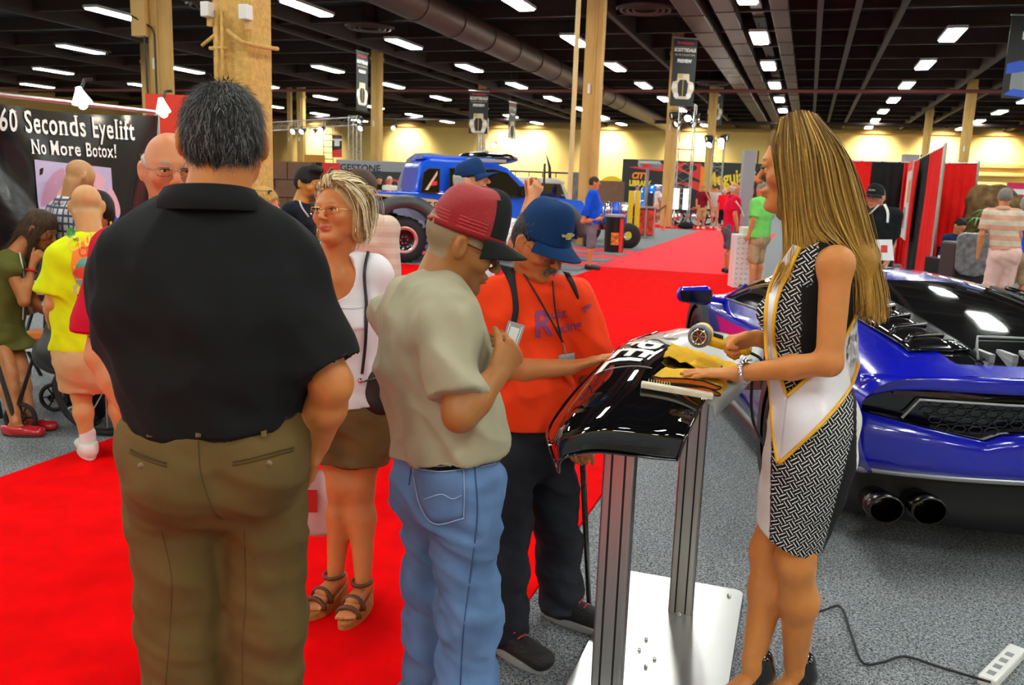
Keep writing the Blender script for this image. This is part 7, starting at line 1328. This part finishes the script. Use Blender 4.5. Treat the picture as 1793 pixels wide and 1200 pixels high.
HC_ = (rgb(96, 68, 32), rgb(150, 112, 50), rgb(184, 142, 66), rgb(70, 48, 24), rgb(128, 92, 40))
locks('hair_locks', [[vp(x, y, B5, f)-B5 for x, y, f in g_] for g_ in gd_], hb, HAIRM, 2200, .0042, HC_, .008, 2, 18, rgb(206, 160, 74))
locks('far_side_locks', [[vp(x, y, B5, -f)-B5 for x, y, f in g_] for g_ in gd_[:6]], hb, HAIRM, 300, .006, HC_, .008, 4, 16, rgb(196, 154, 72))
# ================================================================ people farther back
def fabs(n, *c, **k): return fabric(n, rgb(*c), **k)
def tri(nm, ca, cb, period, axis=2, duty=.5, rot=0):
    "woven stripes or, with axis None, plaid"
    M = bpy.data.materials.new(nm); M.use_nodes = True; nt = M.node_tree; bs = nt.nodes['Principled BSDF']; N = nt.nodes.new; L = nt.links.new; bs.inputs['Roughness'].default_value = .85
    tc = N('ShaderNodeTexCoord'); sp = N('ShaderNodeSeparateXYZ'); L(tc.outputs['Object'], sp.inputs[0]); outs = []
    for a in ((axis,) if axis is not None else (0, 2)):
        m1 = N('ShaderNodeMath'); m1.operation = 'MULTIPLY'; m1.inputs[1].default_value = 1/period; L(sp.outputs[a], m1.inputs[0]); m2 = N('ShaderNodeMath'); m2.operation = 'FRACT'; L(m1.outputs[0], m2.inputs[0]); m3 = N('ShaderNodeMath'); m3.operation = 'LESS_THAN'; m3.inputs[1].default_value = duty; L(m2.outputs[0], m3.inputs[0]); outs.append(m3.outputs[0])
    f = outs[0]
    if len(outs) > 1: m4 = N('ShaderNodeMath'); m4.operation = 'MAXIMUM'; L(outs[0], m4.inputs[0]); L(outs[1], m4.inputs[1]); f = m4.outputs[0]
    mx = N('ShaderNodeMix'); mx.data_type = 'RGBA'; L(f, mx.inputs[0]); mx.inputs[6].default_value = (*ca, 1); mx.inputs[7].default_value = (*cb, 1); L(mx.outputs[2], bs.inputs['Base Color']); return M
WSH = mat('white_leather', (.7, .68, .62), .5); BSH = mat('black_shoe', (.012, .012, .013), .45); SK1, SK2, SK3 = rgb(206, 134, 88), rgb(214, 148, 108), rgb(176, 112, 62)
GREYH, WHITEH, DARKH, BRNH = (.2, .19, .18), (.5, .48, .44), (.014, .012, .011), (.06, .032, .018)
def xy(px_, dep, y=330): q = at(px_, y, dep); return V3(q[0], q[1], 0)
# bald man in red facing the polo man
B = V3(-1.86, 2.3, 0); REDS = fabs('crimson_polo', 196, 8, 44)
a = person('bald man with glasses in a red shirt, half hidden behind the black polo', B, 128, 1.76, 1.12, .008, SK1, dict(yaw=4, pitch=-2), dict(head=vp(300, 300, B, .02), shR=vp(204, 446, B, .0), elR=vp(176, 622, B, .05), wrR=vp(236, 735, B, .12), sh=vp(300, 425, B), anR=ground(350, 1150, .085), anL=ground(405, 1130, .085)), dict(m=REDS, sleeve=.8, hem=-.12, collar=True, loose=1.05, cuff=.088, vox=.009), dict(m=fabs('stone_shorts', 176, 150, 116), cuff=.5, name='shorts', vox=.01), dict(m=WSH, lace=WHT), dict(kind='fringe', c=(.45, .43, .4), vox=.008, strands=(1200, .012, .0012)), None, True, dict(brow=(.3, .26, .22), lips=rgb(176, 96, 80), cheek=rgb(214, 116, 84)), face_opts=dict(fat=1.1, nose=1.1))
glasses_on(a['root'], a['hc'], a['R'], a['s'], METALS, LENSC, .024, .013, -.002); bv = bvh_of(a['top']); print_on(a['root'], bv, 'EDGE', 170, 545, 12, B, mat('dark_red_print', (.12, .0, .01), .6), -.1, 1, .01)
sb = vp(556, 760, B4+V3(.05, .1, 0), .1); o = thing('shopping_bag', 'white plastic shopping bag hanging between the man in black and the blonde woman', 'bag', (sb[0], sb[1], sb[2]-.42)); blob('bag_body', [tub((0, 0, .04), (0, 0, .26), (.075, .03), (.06, .02), CR, .03)], .012, mat('thin_white_plastic', (.72, .66, .68), .35), o, fold=(.006, (30, 30, 14), 3)); b = MB(); b.tube([(-.04, 0, .27), (-.02, 0, .38), (.02, 0, .38), (.04, 0, .27)], .004, 5); b.build('handle', mat('thin_white_plastic', (.72, .66, .68), .35), o); b = MB(); b.cbox((-.02, 0, .16), (.05, .001, .09), frame((0, 0, 0), CR, CF, V3(0, 0, 1)) @ Matrix.Translation((0, -.034, 0))); b.build('red_print', PRED, o)
# man in yellow
B = V3(-3.66, 3.78, 0); YT = fabs('neon_yellow', 214, 226, 20, spec=.1)
a = person('bald man seen from behind in a neon yellow T-shirt and beige shorts', B, -42, 1.6, 1.12, .0095, rgb(204, 150, 96), dict(pitch=-14), dict(head=vp(152, 362, B, -.1), sh=vp(160, 432, B, -.03), shL=vp(108, 452, B), shR=vp(222, 452, B), elL=vp(92, 530, B, .0), wrL=vp(88, 560, B, -.22), hip=vp(160, 610, B)), dict(m=YT, sleeve=.8, hem=-.02, loose=1.12, cuff=.1, vox=.011, fold=.007), dict(m=fabs('beige_shorts', 196, 160, 112), cuff=vp(140, 682, B)[2], name='shorts', r=(.115, .108, .06), vox=.012), None, None, None, False, dict(cap=(rgb(196, 160, 116), -.0)), hs=1.05, face_opts=dict(fat=1.15))
bv = bvh_of(a['top']); root = a['root']
for S, (x, y) in (('L', (148, 806)), ('R', (222, 790))): pass
for S in 'RL': shoe(root, a['J']['an'+S], a['J']['fd'+S], WSH, WSH, .28, .009, .03); blob('sock', [cone(a['J']['an'+S]-V3(0, 0, .02), a['J']['an'+S]+V3(0, 0, .07), .042, .044)], .01, fabric('white_sock', (.75, .72, .72)), root)
def oval_px(cx_, cy_, rx, ry, rows=7, n=12): return [[(cx_+rx*math.sin(math.pi*(i/(rows-1)))**.5*(j/(n-1)*2-1), cy_-ry+2*ry*i/(rows-1)) for j in range(n)] for i in range(rows)]
def decal(P, m_, nm, off): b = MB(); b.grid(px_drape(bv, P, B, off)); return b.build(nm, m_, root, smooth=True)
decal(oval_px(158, 462, 34, 52), PORG, 'printed_oval', .004); decal(oval_px(160, 478, 30, 34), mat('print_teal', (.1, .35, .3), .6), 'printed_scene', .006); decal(oval_px(152, 478, 24, 12), mat('print_car_red', (.7, .06, .02), .6), 'printed_car', .009); decal([[(128, 500), (190, 500)], [(128, 515), (190, 515)]], mat('print_sand', (.5, .42, .25), .6), 'printed_base', .005)
print_on(root, bv, "Cruisin'", 156, 418, 34, B, PYEL, -.35, .8, .03, .3); print_on(root, bv, 'CRUISE', 168, 440, 24, B, mat('print_car_red', (.7, .06, .02), .6), -.1, .8, .04); print_on(root, bv, '90', 133, 420, 10, B, PDARK, -.2); print_on(root, bv, 'MISSISSIPPI', 160, 520, 11, B, PDARK, 0, 1, .02); decal(oval_px(124, 408, 8, 10), mat('print_palm', (.05, .3, .03), .6), 'printed_palm', .005)
# brunette in olive dress
B = V3(-4.72, 4.2, 0); OLD = fabs('olive_dress', 92, 92, 40)
def skirt(J): return []
a = person('brunette woman in an olive dress and red flats, hand raised to her face', B, 66, 1.62, .95, .0095, SK3, dict(pitch=-26, yaw=8), dict(sh=vp(18, 462, B), hip=vp(6, 590, B), head=vp(72, 402, B, .0), shR=vp(18, 470, B, .14), shL=vp(28, 462, B, -.12), elR=vp(42, 528, B, .2), wrR=vp(58, 462, B, .12), elL=vp(60, 530, B, -.1), wrL=vp(96, 556, B, -.06), anR=ground(28, 738, .09), anL=ground(52, 728, .09)), dict(m=OLD, sleeve=0, hem=-.06, loose=1.1, vox=.012, name='dress_top'), None, None, dict(kind='full', c=BRNH, vox=.011, prims=[lambda c, R, s: tub(c+R@V3(0, -.09, -.02), c+R@V3(0, -.15, -.33), (.06, .03), (.05, .015), R[:, 0], .04), lambda c, R, s: tub(c+R@V3(.06, .0, -.02), c+R@V3(.06, .03, -.32), (.02, .04), (.012, .03), R[:, 0], .04)], strands=(1500, .05, .002), cols=((.05, .028, .014), (.09, .05, .025))), dict(R=dict(d=V3(.4, .2, .8), curl=(50, 55, 55, 60))), True, dict(brow=(.03, .02, .015), lips=rgb(170, 80, 70)), female=True)
blob('skirt', [tub(a['hip']+V3(0, 0, .06), a['hip']-V3(0, 0, .1), (.16, .12), (.18, .135), a['rt'], .03), tub(a['hip']-V3(0, 0, .1), V3(0, 0, vp(20, 606, B)[2]-.06), (.18, .135), (.17, .13), a['rt'], .03), cut(V3(0, 0, vp(20, 606, B)[2]), (0, 0, -1))], .012, OLD, a['root'], fold=(.006, (20, 20, 8), 2))
for S in 'RL': shoe(a['root'], a['J']['an'+S], V3(.95, .3, 0), mat('red_patent', (.5, .01, .015), .2, coat=.6), BSH, .24, .009, .012, .04, .045, name='flat_shoe')
b = MB(); w0 = a['J']['wrR']*.8+a['J']['elR']*.2; dd = nrm(a['J']['wrR']-a['J']['elR']); u1 = nrm(np.cross(dd, V3(0, 0, 1))); u2 = np.cross(dd, u1); b.tube([w0+u1*math.cos(t)*.03+u2*math.sin(t)*.03 for t in np.linspace(0, 2*math.pi, 15)[:-1]], .009, 6, closed=True); b.build('red_wristband', mat('red_band', (.6, .01, .02), .4), a['root'], smooth=True); cord(a['root'], bvh_of(a['top']), [(34, 440), (42, 490), (40, 560)], B, mat('white_lanyard', (.6, .6, .58), .6), 'lanyard', .005, .02)
pc_ = vp(90, 533, B, .05); b = MB(); b.cbox((0, 0, 0), (.11, .004, .07), frame((0, 0, 0), nrm(CR-V3(0, 0, .6)), CF, nrm(CU+CR*.5))); o = thing('leaflet', 'white leaflet held between the brunette woman and the man in yellow', 'leaflet', pc_); b.build('paper', WHT, o)
# plaid man and dark-haired person by the banner
B = xy(122, 5.7); person('man in a plaid shirt bending in front of the booth banner', B, 20, 1.72, 1.0, .013, rgb(190, 140, 92), dict(pitch=-30), dict(head=vp(140, 312, B), sh=vp(122, 372, B)), dict(m=tri('plaid_cloth', (.62, .6, .62), (.06, .08, .14), .05, None, .3), sleeve=.8, collar=True), dict(m=JEAN2), dict(m=BSH), None)
B = xy(172, 5.35); person('dark-haired person in black between the bald heads at the booth', B, 150, 1.6, 1.0, .013, SK3, {}, dict(head=vp(170, 372, B), sh=vp(168, 440, B)), dict(m=fabs('plain_black', 14, 14, 15), sleeve=.8), dict(m=fabs('plain_black', 14, 14, 15)), dict(m=BSH), dict(kind='full', c=DARKH, th=3.5))
# young man in navy
B = xy(532, 6.3); NAV = fabs('navy_jersey', 16, 22, 34)
a = person('young bearded man in a navy long-sleeved top with a white lanyard', B, 82, 1.72, .95, .0095, rgb(206, 142, 70), dict(pitch=-8, yaw=18), dict(head=vp(541, 322, B), sh=vp(524, 372, B), elR=vp(512, 440, B, .12), wrR=vp(560, 452, B, .1)), dict(m=NAV, sleeve=1.8, vox=.011), dict(m=fabs('dark_slacks', 24, 24, 28)), dict(m=BSH), dict(kind='short', c=DARKH, th=1.6, vox=.009, prims=[lambda c, R, s: ell(c+R@V3(0, .05, .11), V3(.06, .055, .035), R, .02)], strands=(1200, .025, .0016), cols=((.01, .009, .008), (.03, .028, .026))), None, True, dict(stubble=(.05, .03, .02), brow=(.02, .015, .01), lips=rgb(170, 90, 80)))
cord(a['root'], bvh_of(a['top']), [(522, 340), (528, 362), (540, 380)], B, mat('white_lanyard', (.6, .6, .58), .6), 'lanyard', .007, .01)
B = xy(460, 5.6); a = person('short-haired blond person with sunglasses pushed up on the head', B, 70, 1.5, .95, .011, rgb(224, 140, 110), dict(yaw=12), dict(head=vp(464, 360, B)), dict(m=fabs('pink_top', 200, 120, 120), sleeve=.7), dict(m=NAV), dict(m=BSH), dict(kind='short', c=rgb(190, 150, 84), th=2.2, vox=.01, strands=(1000, .03, .0018), cols=(rgb(210, 172, 100), rgb(150, 112, 60)))); glasses_on(a['root'], a['hc']+V3(0, 0, .085)-a['fw']*.035, a['R'], a['s'], METALD, LENSD, .024, .014)
B = xy(640, 5.0); person('brown-haired person in a pale pink jacket behind the blonde woman', B, 10, 1.66, 1.05, .013, SK2, {}, dict(head=vp(634, 336, B), sh=vp(640, 398, B)), dict(m=tri('pink_beige_cloth', rgb(206, 176, 156), rgb(214, 190, 172), .06), sleeve=1.8, name='jacket'), dict(m=fabs('sand_trousers', 160, 140, 110)), dict(m=BSH), dict(kind='full', c=BRNH, th=1.6, prims=[lambda c, R, s: tub(c+R@V3(.03, -.09, -.02), c+R@V3(.05, -.12, -.2), (.04, .03), (.02, .015), R[:, 0], .03)]))
# photographer with navy cap
B = xy(835, 5.5)
a = person('photographer in a navy cap and white T-shirt raising a phone', B, 66, 1.78, 1.1, .0085, rgb(214, 146, 100), dict(pitch=14, yaw=16), dict(head=vp(826, 318, B, .0), sh=vp(815, 392, B), shR=vp(828, 398, B, .14), shL=vp(850, 392, B, -.14), elR=vp(905, 432, B, .16), wrR=vp(932, 348, B, .06), elL=vp(912, 412, B, -.12), wrL=vp(928, 346, B, -.05)), dict(m=WHITET, sleeve=.8, vox=.01, cuff=.09), dict(m=JEAN2), dict(m=BSH), dict(kind='fringe', c=(.4, .38, .36), vox=.01), dict(R=dict(d=vp(952, 305, B, .04)-vp(932, 348, B, .06), n=V3(-.3, .6, .2), curl=(35, 38, 40, 42)), L=dict(d=vp(940, 305, B, -.03)-vp(928, 346, B, -.05), n=V3(.3, -.4, .2), curl=(25, 28, 32, 36))), True, dict(brow=(.3, .25, .2), lips=rgb(190, 110, 90), cheek=rgb(222, 130, 98)), face_opts=dict(fat=1.1))
cap_on(a['root'], a['hc'], a['R'], a['s'], (NAVYC, NAVYC, NAVYC), tall=1.15, zoff=.0); glasses_on(a['root'], a['hc'], a['R'], a['s'], METALS, LENSC, .022, .013)
ph = vp(953, 306, B, .0); o = thing('smartphone', 'thin phone held up by the photographer in the navy cap', 'phone', ph); b = MB(); b.cbox((0, 0, 0), (.006, .075, .14), frame((0, 0, 0), a['fw'], a['rt'], V3(0, 0, 1))); b.build('phone_body', MATTK, o, bevel=.002)
# the middle distance
def far(label, B, face, h, top, bottom, hair, skin=SK1, shoes=BSH, g=1.0, vox=.017, **k): return person(label, B, face, h, g, vox, skin, k.pop('head', {}), k.pop('J', None), top, bottom, dict(m=shoes), hair, k.pop('hands', None), False, None, **k)
B = V3(-3.95, 16.6, 0); far('man in a bright blue T-shirt and grey shorts beside the engine', B, 78, 1.78, dict(m=fabs('royal_blue', 14, 84, 226), sleeve=.8, loose=1.1), dict(m=fabs('grey_shorts', 118, 116, 128), cuff=.42, name='shorts', loose=1.1), dict(c=BRNH), J=dict(elR=vp(1020, 388, B, .22), wrR=vp(1046, 384, B, .14), elL=vp(1034, 386, B, -.2), wrL=vp(1050, 381, B, -.06)))
B = V3(-1.4, 17.7, 0); a = far('grey-haired man in a red polo and grey shorts in the aisle', B, 66, 1.76, dict(m=fabs('red_polo', 214, 8, 56), sleeve=.75, collar=True, loose=1.05, hem=-.18), dict(m=fabs('grey_shorts2', 92, 96, 104), cuff=.48, name='shorts', loose=1.15), dict(kind='fringe', c=WHITEH), g=1.15); cord(a['root'], bvh_of(a['top']), [(1288, 352), (1297, 366), (1302, 380)], B, mat('white_lanyard', (.6, .6, .58), .6), 'lanyard', .018, .02)
B = V3(-4.15, 36.9, 0); far('man in a maroon polo and khaki shorts walking far down the aisle', B, 165, 1.78, dict(m=fabs('maroon', 120, 18, 40), sleeve=.75), dict(m=fabs('khaki_far', 190, 160, 108), cuff=.45, name='shorts'), dict(c=GREYH), shoes=WSH, g=1.15, vox=.024, J=dict(elL=B+V3(.32, -.1, 1.15), wrL=B+V3(.14, -.22, 1.5)))
B = V3(-3.72, 37.9, 0); far('dark-haired person in grey behind the man in maroon', B, 170, 1.76, dict(m=fabs('pale_grey_top', 190, 184, 178), sleeve=.75), dict(m=fabs('pinkish_shorts', 196, 150, 130), cuff=.45, name='shorts'), dict(c=DARKH), shoes=WSH, vox=.026)
B = V3(-3.2, 35.9, 0); far('white-haired woman in a red top and navy capri trousers', B, -20, 1.66, dict(m=fabs('bright_red_top', 226, 10, 34), sleeve=.9, loose=1.1), dict(m=NAV, cuff=.3), dict(kind='full', c=WHITEH, th=1.6), shoes=WSH, vox=.024)
B = V3(-2.85, 38.4, 0); far('white-haired companion in pale blue behind the woman in red', B, -10, 1.68, dict(m=fabs('pale_blue', 130, 150, 190), sleeve=.8), dict(m=NAV), dict(c=WHITEH), vox=.028)
B = V3(-6.35, 39.0, 0); far('person in white with a white cap beside the cream motorcycle', B, 60, 1.72, dict(m=fabs('far_white', 235, 230, 220), sleeve=.8), dict(m=fabs('far_cream', 226, 200, 170), cuff=.4, name='shorts'), dict(c=(.7, .68, .64)), shoes=WSH, vox=.026)
B = V3(-5.85, 38.6, 0); far('person in an orange-tan top bending by the cream motorcycle', B, -80, 1.66, dict(m=fabs('far_tan', 222, 130, 84), sleeve=.8), dict(m=fabs('far_cream', 226, 200, 170), cuff=.4, name='shorts'), dict(c=(.72, .7, .66)), shoes=WSH, vox=.026)
B = V3(-7.2, 38.5, 0); far('person in white with a blue cap behind the kiosk', B, 120, 1.7, dict(m=fabs('far_white2', 230, 230, 232), sleeve=.8), dict(m=NAV), dict(c=(.02, .12, .6)), vox=.028)
B = xy(1336, 14.2); far('person in a light green T-shirt behind the grey lift post', B, -60, 1.76, dict(m=fabs('mint_green', 120, 214, 104), sleeve=.85, loose=1.15), dict(m=fabs('stone_shorts', 176, 150, 116), cuff=.45, name='shorts'), dict(c=GREYH), g=1.1)
B = xy(1536, 8.4); a = person('stocky man in a black cap and black and white polo shirt', B, 196, 1.76, 1.2, .011, rgb(206, 128, 96), dict(yaw=6), dict(head=vp(1532, 346, B), elL=vp(1560, 428, B, .0), wrL=vp(1552, 460, B, .14), elR=vp(1512, 430, B), wrR=vp(1524, 458, B, .16)), dict(m=BLKPOLO, sleeve=.75, collar=True, vox=.013), dict(m=fabs('dark_slacks', 24, 24, 28)), dict(m=BSH), dict(c=GREYH, vox=.012), None, True, dict(brow=(.2, .16, .13)), face_opts=dict(fat=1.15))
cp_, Mq = cap_on(a['root'], a['hc'], a['R'], a['s'], (CAPK, CAPK, CAPK), tall=1.1); me = text_mesh('smith', .03, shear=.2)
for v in me.vertices: v.co = Mq@Vector((v.co.x, .112, v.co.y+.035))
link('cap_lettering', me, WHT, cp_)
bv = bvh_of(a['top']); band(a['root'], bv, [(1546, 358), (1552, 372), (1552, 390)], [(1551, 357), (1557, 372), (1556, 390)], B, WHT, 'white_stripe', 8, 3, .008); cord(a['root'], bv, [(1546, 352), (1534, 364), (1521, 376)], B, mat('white_lanyard', (.6, .6, .58), .6), 'lanyard', .009, .012)
pq = vp(1548, 438, B, .22); o = thing('brochure', 'white brochure with a red emblem held by the man in the black cap', 'brochure', pq); b = MB(); b.cbox((0, 0, 0), (.17, .004, .2), frame((0, 0, 0), CR, CF, nrm(CU-CR*.1))); b.build('paper', WHT, o); b = MB(); b.cbox((0, -.004, .01), (.06, .002, .07), frame((0, 0, 0), CR, CF, CU)); b.build('red_emblem', PRED, o)
B = xy(1676, 13.7, 400); far('seated man in a dark blue shirt looking down at the desk', B, 150, 1.74, dict(m=fabs('dark_blue_shirt', 22, 44, 76), sleeve=1.6), dict(m=fabs('dark_slacks', 24, 24, 28)), dict(c=DARKH), head=dict(pitch=-24), J=dict(hip=B+V3(0, 0, .5), sh=B+V3(0, -.05, 1.0), head=B+V3(.02, -.14, 1.2), hpR=B+V3(-.09, 0, .48), hpL=B+V3(.09, 0, .48), knR=B+V3(.1, -.42, .5), knL=B+V3(.28, -.4, .5), anR=B+V3(.12, -.42, .085), anL=B+V3(.3, -.4, .085)))
o = thing('office_chair', 'dark chair under the seated man behind the lectern', 'chair', B); b = MB(); b.box((-.24, -.22, .38), (.24, .24, .42)); b.build('seat', BLKCLOTH, o, bevel=.01); b = MB(); b.box((-.22, .22, .42), (.22, .26, .85)); b.build('backrest', BLKCLOTH, o, bevel=.01)
for x in (-.2, .2):
    for y in (-.18, .2): b = MB(); b.tube([(x, y, 0), (x, y, .38)], .014, 6); b.build('leg', STEEL, o)
B = xy(1757, 11.3, 400); far('man from behind in a pink striped polo shirt and pale pink shorts', B, 0, 1.74, dict(m=tri('pink_stripes', rgb(206, 150, 124), rgb(206, 190, 170), .13), sleeve=.8, hem=.04, collar=True, loose=1.05), dict(m=fabs('pale_pink_shorts', 222, 182, 172), cuff=.48, name='shorts', loose=1.1), dict(c=(.2, .18, .16)), shoes=WSH, vox=.014, J=dict(hip=vp(1760, 440, B), sh=vp(1756, 375, B)))
B = xy(1793, 12.2, 400); far('grey-haired person in a blue shirt at the right edge', B, 20, 1.68, dict(m=fabs('cobalt', 20, 80, 210), sleeve=.8), dict(m=fabs('stone_shorts', 176, 150, 116), cuff=.45, name='shorts'), dict(kind='full', c=(.3, .28, .24)), shoes=WSH, vox=.016)
for i, (x, y, cl, hc_, lab) in enumerate(((664, 340, (20, 26, 24), DARKH, 'distant man in a dark suit seen over the truck bed'), (682, 340, (220, 214, 206), WHITEH, 'distant white-haired person in white seen over the truck bed'), (652, 344, (220, 60, 150), BRNH, 'distant person in pink behind the tan column'))): far(lab, xy(x, 25, y), 150, 1.66, dict(m=fabs('far_cloth_%d' % i, *cl), sleeve=1.7), dict(m=fabs('dark_slacks', 24, 24, 28)), dict(c=hc_), vox=.024)
